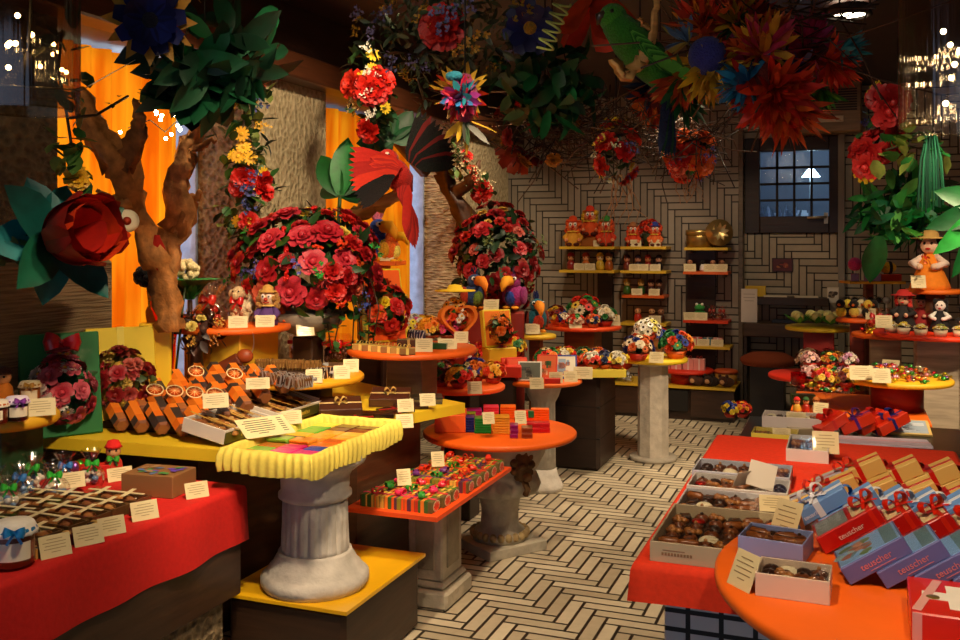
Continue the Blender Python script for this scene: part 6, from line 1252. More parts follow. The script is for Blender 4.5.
# round yellow stand of bright sweets, and the glass cake stand
c = top(897, 377, 5.62); Z = c.z
BR = (('d02838', 'e05868', 'red'), ('48a848', '88c878', 'green'), ('e8a0b0', 'f0c8d0', 'pink'), ('e8d8b0', 'f4ecd0', 'cream'), ('d8c030', 'e8d860', 'yellow'), ('8858a0', 'b088c0', 'violet'), ('e87828', 'f0a058', 'orange'))
candies(c, .27, Z, 90, BR, 'on the round yellow stand with the red drum', 71, .0, 1.3)
candies((c.x, c.y+.04), .17, Z+.022, 45, BR, 'heaped at the middle of the round yellow stand', 72, .0, 1.3)
card(0, 0, 0, 'wide price card at the rim of the yellow sweets stand', .2, .13, .085, top(862, 380, 5.42)); card(0, 0, 0, 'price card beside the wide one on the yellow sweets stand', .2, .1, .085, top(882, 383, 5.34)); card(0, 0, 0, 'price card tilted at the back of the yellow sweets stand', None, .1, .08, Vector((c.x-.03, c.y+.2, Z)))
g = P(829, 407, .601); gz = .601
gs = N(M('ffffff:t').lathe([(.085, 0), (.08, .006), (.03, .02), (.02, .05), (.024, .08), (.06, .1), (.22, .112), (.235, .125), (.232, .128), (.06, .108), (.0001, .106)], 40, cap=False)); put(gs, 'glass_cake_stand', g, 0, 'clear glass cake stand heaped with sweets on the square orange table', 'cake stand')
candies(g, .2, gz+.118, 60, (('c82020', 'd84838', 'red'), ('2c8a40', '58a858', 'green'), ('e8c838', 'f0d868', 'yellow'), ('e88838', 'f0a860', 'orange'), ('d8d0c0', 'f0f0e8', 'silver')), 'on the glass cake stand', 73, .2, 1.3)
R = random.Random(6)
for i, (dx, dy, dz, cs, t) in enumerate(((-.1, .02, .1, ('e8a8a8', 'f0c8c0'), 'pink blossom posy on the glass cake stand'), (.0, .06, .11, ('e87828', 'f0c048', '2c7a38'), 'orange and yellow posy at the middle of the glass cake stand'), (.1, .03, .1, ('f0b898', 'd8a0c0', 'f0e0d0'), 'peach and lilac posy on the glass cake stand'), (-.03, -.08, .02, ('d83020', 'f0d050'), 'red and yellow posy low in front on the glass cake stand'), (.09, -.07, .02, ('d8a838', '7a2a20', 'e8d8b0'), 'ochre and maroon posy low in front on the glass cake stand'))):
    put(k_posy('c83828:p', cs, ('2c6a28', '1c4a1c'), 300+i, .06, .03, 14), 'posy', (g.x+dx, g.y+dy, gz+.135), 0, t, 'posy')
    if dz > .05: put(k_posy('c83828:p', cs, ('2c6a28', '1c4a1c'), 320+i, .05, .02, 12), 'posy', (g.x+dx*1.1, g.y+dy+.03, gz+.235), 0, 'second tier '+t, 'posy')
rg = N(M('c01018:t').lathe([(.03, 0), (.045, .01), (.045, .075)], 24, cap=False)); rg.add('candle', M('b01018:g').lathe([(.04, .004), (.04, .05)], 20)); put(rg, 'red_glass', (g.x-.17, g.y-.06, gz+.13), 0, 'red glass tumbler at the niche side of the glass cake stand', 'glass')
p = P(813, 405, .601); put(k_gift(.14, .07, .06, '0c4a24:g'), 'carton', (p.x-.06, p.y+.02, gz), .2, 'dark green box before the glass cake stand', 'box')
for i, x in enumerate((797, 806, 816)): p = P(x, 412, .601); put(k_figure(('d8b040:k', 'a82818:k', 'e8d8c0:k')[i], 'd8a070:c', ('c82018:c', '2c5a28:c', 'a86020:c')[i], None, .09), 'figurine', (max(p.x, -.27), max(p.y, 5.72), gz), 0, ('yellow', 'red', 'cream')[i]+' tiny figure at the corner of the square orange table', 'figurine')
card(0, 0, 0, 'price card before the tiny figures on the square orange table', None, .08, .08, Vector((-.13, 5.71, gz)))
c = top(812, 374, 6.75); posy_row([(Vector((c.x+.12, c.y-.05, c.z)), 0, 'dark red posy on the round red stand', ('a81818', '581010', 'd8a838'), .1), (Vector((c.x-.02, c.y+.1, c.z)), 0, 'brown and cream posy on the round red stand', ('6a3018', 'e8d0b0'), .09)], c.z, 350)
# ================================================================== hanging decoration
def cord(p, h=None): return ('cord', M('1a1410:m').tube([(0, 0, 0), (0, 0, 2.985-p.z)], .004, 5))
def leafbunch(name, p, rad, n, L, W, cols, label, seed, prof='leaf', up=-.6, extra=()):
    R = random.Random(seed); t = N(); k = len(cols)
    for q in range(3): t.add('leaf_cluster', foliage(R, rad, n//3, L, W, cols, up, prof, .3))
    t.add(*cord(p))
    for e in extra: t.add(*e)
    return put(t, name, p, 0, label, 'decoration')
def paper_flower(cols, r, centre, n=9, cup=.5):
    m = M(cols[0]+':l')
    for k in range(2):
        for i in range(n): m.cur(cols[(i+k) % len(cols)]+':l').leaf(r, r*.55, cup, .3, 'petal', 2, 4, rzm(2*pi*(i+.5*k)/n) @ rx(.15+.5*k))
    m.cur(centre+':u').ball(r*.28, (0, 0, r*.1), (1, 1, .6), 10); return m
p = PD(205, 50, 3.7)
leafbunch('leaf_bunch', p, (.24, .22, .2), 170, .2, .085, ('08381f', '062e18', '0c4c2a', '125a28', '052414'), 'big hanging bunch of dark green paper leaves near the nearer window', 1, up=-.9)
p = PD(150, 20, 3.4); f = N(paper_flower(('182468', '141c58', '101444'), .13, '0c0c20', 9, .3)); rim = M('c8902c:l')
for i in range(12): rim.leaf(.17, .06, .3, .2, 'leaf', 2, 3, tr((0, 0, -.01)) @ rzm(i*pi/6) @ rx(.1))
f.add('outer_petals', rim); put(f, 'paper_flower', Matrix.Translation(p) @ out(Vector((-p.x, -p.y, -.8))), 0, 'big navy and ochre paper flower above the green leaf bunch', 'decoration')
# paper rose with teal leaves on the near pier
p = PD(48, 240, 3.45); rose = N(); pe_ = M('b01c08:l')
for k, (n_, r_, t_, b_, w_) in enumerate(((3, .2, 1.35, -.1, .15), (4, .24, 1.05, .5, .2), (5, .25, .8, .8, .22))):
    for i in range(n_): pe_.cur(('b01c08:l', 'c4340a:l', '8a1006:l')[(i+k) % 3]).leaf(r_, w_, b_, .5, 'petal', 3, 6, rzm(2*pi*i/n_+k*.6) @ tr((0, .015, 0)) @ rx(t_))
rose.add('bud', pe_); lv = M('0c6868:l')
for i in range(9): lv.cur(('0c6868:l', '0a5048:l', '0c7878:l', '085038:l')[i % 4]).leaf(.25 if i % 2 else .2, .13, -.25, .35, 'leaf', 2, 5, rzm(i*.7+.2) @ rx((.05, .5)[i % 2]))
rose.add('leaves', lv); rose.add('stem', M('1c4a2c:l').tube([(0, 0, 0), (0, 0, -.42)], .012)); wi = M('d8e0e0:f').tube([(-.06+.01*math.cos(i*1.6), -.07+.004*i, .02+.01*sin(i*1.6)) for i in range(26)], .0015, 5); rose.add('wire', wi)
put(rose, 'paper_rose', Matrix.Translation(p) @ rzm(YAW) @ out(Vector((.8, -.5, .15))) @ Matrix.Scale(1.2, 4), 0, 'huge dark red paper rose with teal leaves on the near stone pier', 'decoration')
ivp = PD(12, 245, 3.4); put(foliage(random.Random(3), (.09, .06, .06), 50, .05, .03, ('24481c', '1a3814', '48602c')), 'ivy_clump', ivp, 0, 'small green ivy clump beside the teal leaves of the paper rose', 'ivy')
# driftwood before the nearer curtain
def gnarl(m, pts, rad, R, n=12):
    den = []; rr = []; k = len(pts)
    for i in range(k-1):
        a, b, c, d = pts[max(0, i-1)], pts[i], pts[i+1], pts[min(k-1, i+2)]
        for q in range(5):
            t = q/5; den.append(.5*((2*b)+(c-a)*t+(2*a-5*b+4*c-d)*t*t+(3*b-a-3*c+d)*t**3)+Vector((R.gauss(0, .006), R.gauss(0, .006), R.gauss(0, .006)))); rr.append((rad[i]*(1-t)+rad[i+1]*t)*R.uniform(.86, 1.14))
    den.append(pts[-1]); rr.append(rad[-1]); vs = []; F = []; tw = R.uniform(0, 6); cd = Vector((-.36, .93, 0))
    for i, p in enumerate(den):
        d = (den[min(i+1, len(den)-1)]-den[max(i-1, 0)]).normalized(); y = (cd-d*cd.dot(d)).normalized(); x = d.cross(y)
        for j in range(n):
            a = 2*pi*j/n; w = .56+.2*sin(3*a+tw+i*.22)+.2*sin(5*a-i*.35)+R.uniform(-.1, .1); vs.append(p+(x*cos(a)*1.12+y*sin(a)*.6)*rr[i]*w)
    for i in range(len(den)-1):
        for j in range(n): q = (j+1) % n; F.append((i*n+j, i*n+q, (i+1)*n+q, (i+1)*n+j))
    F.append([(len(den)-1)*n+j for j in range(n)]); m.add(vs, F)
def drift(paths, label, seed, col=('b87838:b', '8a5224:b', 'c88c4c:b')):
    R = random.Random(seed); n = N(); o = PD(*paths[0][0][0])
    for k, (pts, rad) in enumerate(paths):
        m = M(col[k % len(col)]); gnarl(m, [PD(*q)-o for q in pts], rad, R); n.add('branch', m)
    put(n, 'driftwood', o, 0, label, 'driftwood'); return o
drift([([(172, 330, 4.25), (166, 285, 4.25), (150, 245, 4.2), (132, 205, 4.15), (120, 165, 4.1), (92, 128, 4.1), (80, 88, 4.05)], [.09, .075, .07, .075, .1, .09, .03]), ([(122, 170, 4.1), (138, 140, 4.05), (140, 118, 4.0), (136, 100, 4.0)], [.09, .06, .035, .02]), ([(132, 205, 4.15), (110, 198, 4.1), (97, 192, 4.1)], [.06, .03, .01])], 'gnarled brown driftwood trunk with forked top before the nearer curtain', 4)
drift([([(166, 300, 4.35), (168, 255, 4.35), (178, 220, 4.35), (176, 185, 4.3), (186, 150, 4.3), (205, 118, 4.3), (222, 88, 4.25)], [.075, .085, .085, .08, .055, .045, .02]), ([(178, 235, 4.35), (190, 205, 4.33), (200, 190, 4.3)], [.06, .04, .015]), ([(186, 150, 4.3), (205, 146, 4.28), (216, 140, 4.25)], [.03, .02, .008])], 'second driftwood trunk leaning towards the rough middle pier', 5, ('d09050:b', 'b07034:b', '9a5c28:b'))
sw_ = M('e8d8b8:m').lathe([(.0001, 0), (.045, .005), (.05, .015), (.03, .02), (.0001, .022)], 20); sw_.cur('b83818:m').lathe([(.018, .0225), (.0001, .028)], 12); sp_ = PD(127, 221, 4.05); put(sw_, 'snail_shell', Matrix.Translation(sp_) @ out(Vector((-sp_.x, -sp_.y, 0))), 0, 'round cream disc with a red centre on the driftwood trunk', 'decoration')
sc_ = M('b81808:c')
for i in range(4): sc_.leaf(.26, .07, .3, .4, 'leaf', 2, 4, tr((.03*i, 0, 0)) @ rzm(.3*i-.5) @ rx(-1.3))
p = PD(140, 235, 4.2); put(sc_, 'red_feathers', p, 0, 'dark red feathers hanging behind the driftwood trunk', 'decoration')
gl_ = N()
for i in range(8): gl_.add('leaf', M(('1c7a30:l', '38a048:l', '0c5a24:l')[i % 3]).leaf(.2, .13, -.9, .3, 'leaf', 2, 5, rzm(i*.8) @ rx(1.0)))
p = PD(190, 300, 4.55); gl_.add('stem', M('3a2010:w').tube([(0, 0, -(p.z-.8)), (0, 0, 0)], .012)); put(gl_, 'leaf_plant', p, 0, 'broad green paper leaves beside the rough middle pier', 'plant')
# fairy lights and ivy by the nearer window
def fairy(pts, label, seed, n=12, sp=.05):
    R = random.Random(seed); o = pts[0]; t = N(); path = [q-o for q in pts]; t.add('cable', M('2a2410:m').tube(path, .003, 5))
    for i in range(n):
        k = R.uniform(0, len(path)-1.001); j = int(k); q = path[j].lerp(path[j+1], k-j)+Vector((R.uniform(-sp, sp), R.uniform(-sp, sp), R.uniform(-sp, sp))); t.add('bulb', FB, Matrix.Translation(q))
    put(t, 'fairy_light_string', o, 0, label, 'fairy lights')
mb, ntb, bb = newmat('warm_bulb'); bb.inputs['Emission Color'].default_value = (1, .72, .38, 1); bb.inputs['Emission Strength'].default_value = 60; MATS['warm_bulb'] = mb
FB = N(M('warm_bulb').ball(.0085, n=8))
fairy([PD(128, 128, 4.5), PD(150, 120, 4.5), PD(165, 132, 4.5), PD(180, 118, 4.5)], 'warm fairy lights glowing over the nearer orange curtain', 2, 14, .06)
fairy([PD(56, 30, 3.6), PD(54, 66, 3.6), PD(60, 100, 3.6)], 'fairy light string tangled in the ivy by the near pier', 3, 8, .04)
def vine(pts, label, seed, leaf=('2c5c20', '486a28', '1a3c14', '7a8a3c'), n=60, L=.05, W=.04, rad=.06, spec=(), name='ivy_garland', cat='garland'):
    R = random.Random(seed); o = pts[0]; t = N(); path = [q-o for q in pts]; t.add('stem', M('3a2c14:w').tube(path, .006, 5)); m = M(leaf[0]+':l')
    def pick(): k = R.uniform(0, len(path)-1.001); j = int(k); return path[j].lerp(path[j+1], k-j)
    for i in range(n):
        q = pick()+Vector((R.gauss(0, rad*.5), R.gauss(0, rad*.5), R.gauss(0, rad*.5))); m.cur(R.choice(leaf)+':l').leaf(L*R.uniform(.7, 1.3), W, R.uniform(-.6, .4), .25, 'leaf', 2, 3, Matrix.Translation(q) @ rzm(R.uniform(0, 6.3)) @ rx(R.uniform(-1.2, 1.2)))
    t.add('foliage', m); cdir = Vector((-o.x, -o.y, 0)).normalized()
    for kind, h, cnt, r in spec:
        hs = h.split('/')
        for i in range(cnt): d = (cdir+Vector((R.gauss(0, .5), R.gauss(0, .5), R.gauss(0, .4)))).normalized(); t.add(FN[kind], FL[kind](R.choice(hs)), Matrix.Translation(pick()+d*rad) @ out(d) @ rzm(R.uniform(0, 6)) @ Matrix.Scale(r*R.uniform(.8, 1.2), 4))
    return put(t, name, o, 0, label, cat)
vine([PD(62, 30, 3.5), PD(58, 70, 3.5), PD(66, 110, 3.5), PD(72, 150, 3.5), PD(72, 178, 3.5)], 'ivy vine with pale leaves hanging by the near pier', 6, n=46, L=.08, W=.06)
hib = PD(77, 178, 3.5); put(M('c81c10:l').add([], []) if 0 else f_carnation('e8b020'), 'blossom', Matrix.Translation(hib) @ out(Vector((-hib.x, -hib.y, .3))) @ Matrix.Scale(.05, 4), 0, 'single yellow blossom at the ivy end above the paper rose', 'flower')
vine([PX(246, 70, WX+.1), PX(243, 140, WX+.1), PX(248, 185, WX+.12), PX(244, 240, WX+.12)], 'flower garland of red and yellow blossoms down the middle pier', 7, n=260, L=.085, W=.05, rad=.13, spec=(('carnation', 'c81810/d83018/b01010', 8, .065), ('daisy', 'e8c028/e0a820', 12, .045), ('sprig', 'e0b030/48508a', 8, .05)))
vine([PD(372, 50, 5.4), PD(365, 75, 5.4), PD(372, 105, 5.4), PD(378, 125, 5.4)], 'red carnation garland hanging from the beam over the farther window', 8, n=150, L=.07, W=.04, rad=.12, leaf=('2c4c20', '3a5c2c', '1a3014'), spec=(('carnation', 'd82010/c01010/e03018', 5, .085), ('daisy', 'e8c830', 6, .04), ('sprig', 'e8e8d8/c8a868', 6, .05)))
vine([PX(446, 140, WX+.2), PX(455, 160, WX+.2), PX(470, 176, WX+.2), PX(488, 195, WX+.2)], 'green garland with small red and cream blossoms across the farther pier', 9, n=110, L=.07, W=.045, rad=.12, leaf=('4a6a30', '6a8a48', '2c4c20'), spec=(('carnation', 'c82018', 2, .09), ('sprig', 'd8c898/c84828', 10, .06)))
drift([([(470, 262, 8.0), (466, 225, 8.0), (452, 195, 8.0), (444, 170, 8.0), (432, 150, 8.0)], [.13, .12, .1, .09, .05]), ([(452, 195, 8.0), (470, 180, 7.9), (480, 160, 7.9)], [.08, .05, .02])], 'dark driftwood trunk against the farther pier', 6, ('4a2810:w', '5a3418:w', '3a1e0c:w'))
vine([PD(70, 118, 3.5), PD(96, 115, 3.6), PD(128, 96, 3.8)], 'thin string of fairy leaves under the green leaf bunch', 61, n=6, L=.03, W=.02, rad=.02)
# red parrot over the farther window
pp_ = PD(402, 175, 5.3); pr = N(); X_ = Matrix.Translation(pp_) @ rzm(YAW); a3 = lambda x, y, z=0: Vector(((x-402)*5.3/950, z, (175-y)*5.3/950))
pr.add('body', M('b8180c:u').tube([a3(388, 160), a3(394, 170), a3(402, 182), a3(408, 194)], [.04, .075, .075, .03], 12)); hd = M('c01c0c:u').ball(.062, a3(388, 160), n=14); pr.add('head', hd); pr.add('face', M('f0d8c8:c').ball(.036, a3(388, 159, -.035), (1, .7, 1.1), 10)); pr.add('beak', M('1a1210:g').tube([a3(387, 163, -.06), a3(386, 170, -.09), a3(389, 175, -.08)], [.024, .018, .005], 8)); pr.add('eye', M('080808:g').ball(.008, a3(390, 156, -.06), n=6))
FE = lambda m, p, th, L, W, h, b=.15, tilt=0: m.cur(h+(':u' if h[0] in '01' else ':c')).leaf(L, W, b, .15, 'feather', 2, 5, Matrix.Translation(p) @ ry(th) @ rx(pi/2+tilt))
w1 = M('c01c0c:l')
for i in range(14): FE(w1, a3(404-i*.8, 166+i*1.2, -.085-.004*i), -1.25-.085*i, .3-.006*i, .055, ('c01c0c', 'a8140a', 'd02c10', '0c0808', '140a0a')[min(4, i//3)])
for i in range(8): FE(w1, a3(400, 166+i, -.1), -1.3-.1*i, .16, .05, ('d02c10', 'b01810')[i % 2])
pr.add('wing', w1); w2 = M('1a1210:l')
for i in range(14): FE(w2, a3(408+i*.8, 162+i*.5, -.03-.004*i), .25+.1*i, .3-.007*i, .055, ('0c0808', '0a120c', '6a0c08', '100a08')[i % 4])
pr.add('wing', w2); tl_ = M('a8140a:l')
for i in range(11): FE(tl_, a3(398+i*1.2, 186, -.05-.003*i), pi-.32+.055*i-.15, .36-.018*abs(i-5), .05, ('a8140a', 'c01c0c', '8a1008')[i % 3])
pr.add('tail', tl_)
put(pr, 'parrot', X_, 0, 'big red macaw with black wings spread before the farther curtain', 'bird decoration')
drift([([(352, 215, 5.5), (375, 205, 5.45), (395, 197, 5.4), (412, 188, 5.4)], [.05, .06, .045, .03])], 'pale driftwood branch under the red macaw', 12, ('c89858:w',))
gp = N(); p = PD(340, 195, 5.45)
for i, (t_, b_, l_) in enumerate(((-.5, 1.35, .3), (.1, 1.5, .36), (.6, 1.1, .3), (-1.0, .8, .26), (1.0, .6, .3), (1.3, .9, .24))): gp.add('leaf', M(('0c5a20:l', '187a30:l', '0a4a1c:l')[i % 3]).leaf(l_, .15, -.4, .3, 'leaf', 2, 6, rzm(YAW) @ ry(t_) @ rx(b_)))
gp.add('stem', M('2c4a18:l').tube([(0, 0, 0), (-.05, .05, -.35)], .012)); put(gp, 'leaf_plant', p, 0, 'tall dark green leaves beside the middle pier under the macaw', 'plant')
gq = N(); p = PD(392, 140, 5.6)
for i in range(6): gq.add('leaf', M(('0c4a20:l', '0a5a2c:l')[i % 2]).leaf(.22, .12, -.3, .3, 'leaf', 2, 5, rzm(YAW) @ ry(-2.4+.75*i) @ rx(pi/2)))
put(gq, 'leaf_spray', p, 0, 'dark green leaf spray above the red macaw', 'plant')
# greenery under the ceiling, from the windows towards the niche
p = PD(448, 30, 4.3)
R = random.Random(31); t = N(); t.add('foliage', foliage(R, (.42, .26, .22), 520, .06, .022, ('2c3c24', '3a4c30', '243020', '4a5a44'), -.2)); flowers(t, R, (.4, .25, .2), [('sprig', '6a6898/7a78a8/585a88', 16, .055), ('sprig', 'a88424/b89030', 12, .06), ('carnation', 'a01410/b81c14', 3, .1)], Vector((-p.x, -p.y, -.5)).normalized(), -.95); t.add(*cord(p)); put(t, 'hanging_greenery', p, 0, 'wide hanging mass of grey green foliage with violet and ochre blossoms', 'decoration')
vine([PD(425, 55, 4.25), PD(418, 80, 4.25), PD(424, 100, 4.25)], 'grey green sprig drooping from the hanging foliage', 32, n=60, L=.05, W=.02, rad=.08, leaf=('2c3c24', '4a5a3c'))
def feathers(m, c, n, L, W, cols, R, spread=(1, 1, 1), dirn=None, prof='feather'):
    for i in range(n):
        d = Vector((R.gauss(0, spread[0]), R.gauss(0, spread[1]), R.gauss(0, spread[2])))
        if dirn: d = d+Vector(dirn)
        d.normalize(); m.cur(R.choice(cols)+':l').leaf(L*R.uniform(.7, 1.2), W, R.uniform(-.3, .4), .15, prof, 2, 4, Matrix.Translation(c) @ d.to_track_quat('Y', 'Z').to_matrix().to_4x4() @ ry(R.uniform(0, 6)))
p = PD(465, 98, 3.9); R = random.Random(33); n = N(M('8a2c58:u').ball(.07, (0, 0, 0), (.8, .8, 1.5), 12)); f1 = M('c8a030:l'); feathers(f1, (-.03, .02, .02), 60, .12, .035, ('c8a030', 'a88020', 'd83018'), R, (1, .4, 1)); n.add('ruff', f1); f2 = M('c82858:l'); feathers(f2, (0, -.04, 0), 80, .085, .03, ('c82858', 'b81c30', '8a2878', '2868a0', '288a98'), R, (.7, .5, 1), (0, -.5, -.1)); n.add('breast', f2); f3 = M('3a5838:l'); feathers(f3, (0, 0, -.09), 14, .14, .03, ('3a5838', '4a4a40', 'c8a030'), R, (.4, .4, .3), (0, 0, -1)); n.add('tail', f3); n.add('crest', M('2888a0:u').ball(.03, (-.02, -.07, .08), (1.3, 1, .7), 8)); n.add(*cord(p)); put(n, 'feather_bird', p, 0, 'small fluffy bird of yellow, pink and blue feathers hanging under the grey greenery', 'decoration')
p = PD(545, 75, 4.5); leafbunch('leaf_bunch', p, (.25, .22, .22), 190, .14, .06, ('0c4420', '0a5028', '08381a', '146030'), 'hanging bunch of dark green leaves left of the orange paper flower', 34, up=-.9)
p = PD(530, 28, 4.1); put(N(paper_flower(('141c50', '101848', '1c2460'), .12, 'b88418', 7, -.2)), 'paper_flower', Matrix.Translation(p) @ out(Vector((-p.x, -p.y, -.9))), 0, 'dark navy paper flower with ochre centre among the green leaves', 'decoration')
p = PD(520, 150, 5.2); put(N(paper_flower(('b84414', '8a2410', 'a03410'), .14, '6a1008', 6, .7)), 'paper_flower', Matrix.Translation(p) @ out(Vector((-.3, -.6, -.7))), 0, 'dim rust orange paper flower hanging low by the end wall', 'decoration')
p = PD(598, -12, 4.2); n = N()
for i in range(7): n.add('petal', M(('c83c10:l', 'b02c0c:l', 'd84c14:l')[i % 3]).leaf(.3, .15, -.3, .35, 'petal', 2, 5, rzm(i*.9) @ rx(-.9+.15*(i % 2))))
n.add(*cord(p)); put(n, 'paper_flower', p, 0, 'large orange red paper bloom hanging head down behind the green parrot', 'decoration')
sp = M('a8c068:l'); pts = []
for i in range(70): a = i*.5; pts.append((.035*cos(a), .035*sin(a), -.003*i))
sp.tube(pts, .005, 6); p = PD(563, 2, 3.9); put(sp, 'curly_tendril', p, (0, .4, 0), 'pale green corkscrew tendril beside the orange bloom', 'decoration')
# green parrot on the branch
p = PD(640, 60, 4.0); a3 = lambda x, y, z=0: Vector(((x-640)*4/950, z, (60-y)*4/950)); n = N(M('2c7a1c:u').tube([a3(606, 10), a3(614, 22), a3(630, 40), a3(648, 60), a3(662, 78), a3(672, 92)], [.02, .06, .085, .085, .06, .025], 14))
n.add('head', M('3a8a20:u').ball(.062, a3(613, 18), n=14)); n.add('beak', M('3a3428:g').tube([a3(606, 16, -.02), a3(598, 18, -.02), a3(597, 26, -.02)], [.026, .02, .005], 8)); n.add('eye', M('080808:g').ball(.009, a3(610, 14, -.058), n=6)); w = M('1c6018:l')
for i in range(14): FE(w, a3(626+i*1.6, 34+i*2.2, -.1-.003*i), 2.45-.03*i, .24, .05, ('1c6018', '50982c', '2c7a1c')[i % 3], .05)
n.add('wing', w); tl = M('10305a:l')
for i in range(6): FE(tl, a3(666, 86, -.01*i), 3.02+.05*i, .3, .035, ('0c2848', '184a30', '102040')[i % 3], .03)
n.add('tail', tl); n.add(*cord(p)); put(n, 'parrot', Matrix.Translation(p) @ rzm(YAW), 0, 'green parrot with dark blue tail on the bright bare branch', 'bird decoration')
drift([([(660, -5, 3.9), (651, 28, 3.9), (645, 55, 3.9), (638, 66, 3.9), (625, 76, 3.85), (612, 60, 3.85)], [.02, .022, .03, .035, .03, .02]), ([(651, 28, 3.9), (642, 22, 3.88), (640, 17, 3.86)], [.014, .009, .004])], 'bare bright branch carrying the green parrot', 13, ('d8a860:w', 'c89850:w'))
# twig nests with blossoms
def twigs(R, c, rad, n, L, r=.003):
    m = M('3a2818:w')
    for i in range(n):
        d = Vector((R.gauss(0, 1), R.gauss(0, 1), R.gauss(0, .8))).normalized(); p = Vector((d.x*rad[0], d.y*rad[1], d.z*rad[2]))*R.uniform(.3, 1); q = Vector((R.gauss(0, 1), R.gauss(0, 1), R.gauss(0, .7))).normalized()*L*R.uniform(.4, 1)
        m.cur(('3a2818:w', '5a4028:w', '241810:w')[i % 3]).tube([p, p+q*.5+Vector((R.gauss(0, .02), 0, R.gauss(0, .02))), p+q], r, 4)
    return m
def roots(R, n, L):
    m = M('a87c50:w')
    for i in range(n):
        p = Vector((R.uniform(-.05, .05), R.uniform(-.03, .03), 0)); pts = [p]
        for k in range(5): p = p+Vector((R.gauss(0, .02), R.gauss(0, .01), -L/5*R.uniform(.6, 1.3))); pts.append(p)
        m.tube(pts, [.005, .004, .003, .0025, .002, .001], 4)
    return m
def nest(c, rad, spec, label, seed, rl=.2, lf=('2c4a1c', '1c3414')):
    R = random.Random(seed); n = N(twigs(R, c, rad, 130, .3)); b = N(foliage(R, (rad[0]*.45, rad[1]*.5, rad[2]*.6), 46, .05, .03, lf)); flowers(b, R, (rad[0]*.5, rad[1]*.5, rad[2]*.75), spec, Vector((-c.x, -c.y, -.4)).normalized(), -.9); n.add('bouquet', b, tr((0, 0, -rad[2]*.55))); n.add('roots', roots(R, 9, rl), tr((.02, 0, -rad[2]*1.15))); n.add(*cord(c)); put(n, 'twig_nest', c, 0, label, 'decoration')
nest(PD(616, 132, 4.6), (.19, .15, .18), [('carnation', 'd02810/b81410', 7, .065), ('daisy', 'e8d040/f0e8c0', 8, .035), ('sprig', 'd8d8a8/5860a0/e8c828', 9, .045)], 'twig nest of yellow and red blossoms with bare roots, hanging in the middle', 41, .3)
nest(PD(690, 138, 4.9), (.2, .15, .15), [('carnation', 'e03810/c81c10/f07020', 12, .075), ('carnation', 'e89030/f0b040', 3, .055), ('rose', 'f0a088/e87858', 3, .05), ('sprig', '6868b0', 5, .04), ('daisy', '40a040', 3, .04)], 'twig nest of flame red and orange blossoms beside the barred window', 42, .16)
R = random.Random(44); p = PD(552, 128, 5.1); t = N(twigs(R, p, (.26, .2, .22), 170, .36, .0035)); flowers(t, R, (.28, .2, .2), [('carnation', '8a1810/a02010', 7, .06), ('carnation', 'b87820/c08828', 6, .05), ('sprig', '6a2018', 6, .05)], Vector((-p.x, -p.y, -.3)).normalized(), -.9); t.add(*cord(p)); put(t, 'twig_tangle', p, 0, 'dark tangle of twigs with dull red and ochre blossoms before the end wall', 'decoration')
# large feathered creatures towards the window
def creature(c, label, seed, parts, ball=None):
    R = random.Random(seed); n = N(M('6a1c10:u').ball(.08, n=10))
    for nm, off, cnt, L, W, cols, dr in parts: m = M(cols[0]+':l'); feathers(m, off, int(cnt*3), L*.95, W*.5, cols, R, (.6, .5, .6), dr); n.add(nm, m)
    if ball: n.add('ball', M(ball[1]+':u').ball(ball[2], ball[0], n=18))
    n.add(*cord(c)); put(n, 'feather_bird', c, 0, label, 'decoration')
creature(PD(708, 60, 3.9), 'feathered bird with a blue ball head under dark red cloth', 51, (('crown_feathers', (-.02, 0, .13), 40, .17, .06, ('c83010', 'e05818', 'd88018', 'a02808'), (.1, -.3, .7)), ('cheek_feathers', (.02, -.02, -.02), 40, .18, .06, ('d0a420', 'c89018', 'e0b838'), (.1, -.3, -.7)), ('collar_feathers', (-.1, 0, -.06), 22, .16, .06, ('c8781c', '1c5a2c', 'b04010'), (-.4, -.2, -.9)), ('wing_feathers', (-.08, 0, .08), 8, .12, .05, ('58789a', 'a89848'), (-.6, -.2, .5))), ((.01, -.09, .0), '283080', .078))
creature(PD(768, 78, 3.8), 'big red orange feathered bird with blue wing tips, largest over the aisle', 52, (('breast_feathers', (.02, -.03, -.05), 60, .2, .075, ('d83818', 'c82814', 'e04c1c'), (.15, -.3, -.5)), ('crown_feathers', (-.02, 0, .1), 46, .18, .075, ('d88c20', 'e0a428', 'c85018', 'c83858'), (-.1, -.3, .6)), ('wing_feathers', (-.07, -.08, -.02), 20, .14, .06, ('2878a8', '2c88b0', '1c6888', 'c82814'), (-.7, -.4, -.4)), ('tail_feathers', (.07, -.02, -.12), 20, .2, .055, ('e06820', 'd85018'), (.5, -.2, -.8))))
creature(PD(812, 58, 4.2), 'pink and red feathered bird with teal beak feathers beside the spotlights', 53, (('crown_feathers', (-.02, 0, .03), 44, .18, .05, ('c83870', 'b82860', 'd04888'), (-.2, -.3, .5)), ('wing_feathers', (-.05, -.03, -.05), 20, .16, .05, ('2a2880', '282068', '5888a8'), (-.7, -.3, -.1)), ('breast_feathers', (.07, -.02, -.02), 34, .15, .045, ('d83818', 'e05020', 'c82814'), (.5, -.3, -.5)), ('beak_feathers', (.12, -.05, .02), 12, .12, .04, ('3898a0', '58a8a8'), (.9, -.3, -.1)), ('leg_leaves', (.04, 0, -.14), 12, .12, .04, ('1c7a38', '50a038'), (.1, 0, -1))))
creature(PD(738, 25, 3.9), 'dim orange and red feather bunch high under the ceiling', 54, (('outer_feathers', (0, 0, 0), 46, .22, .06, ('b03810', '8a2010', 'c86018'), (0, -.3, .1)), ('inner_feathers', (0, -.05, 0), 20, .14, .05, ('a88018', '1c4a28'), (0, -.5, -.3))))
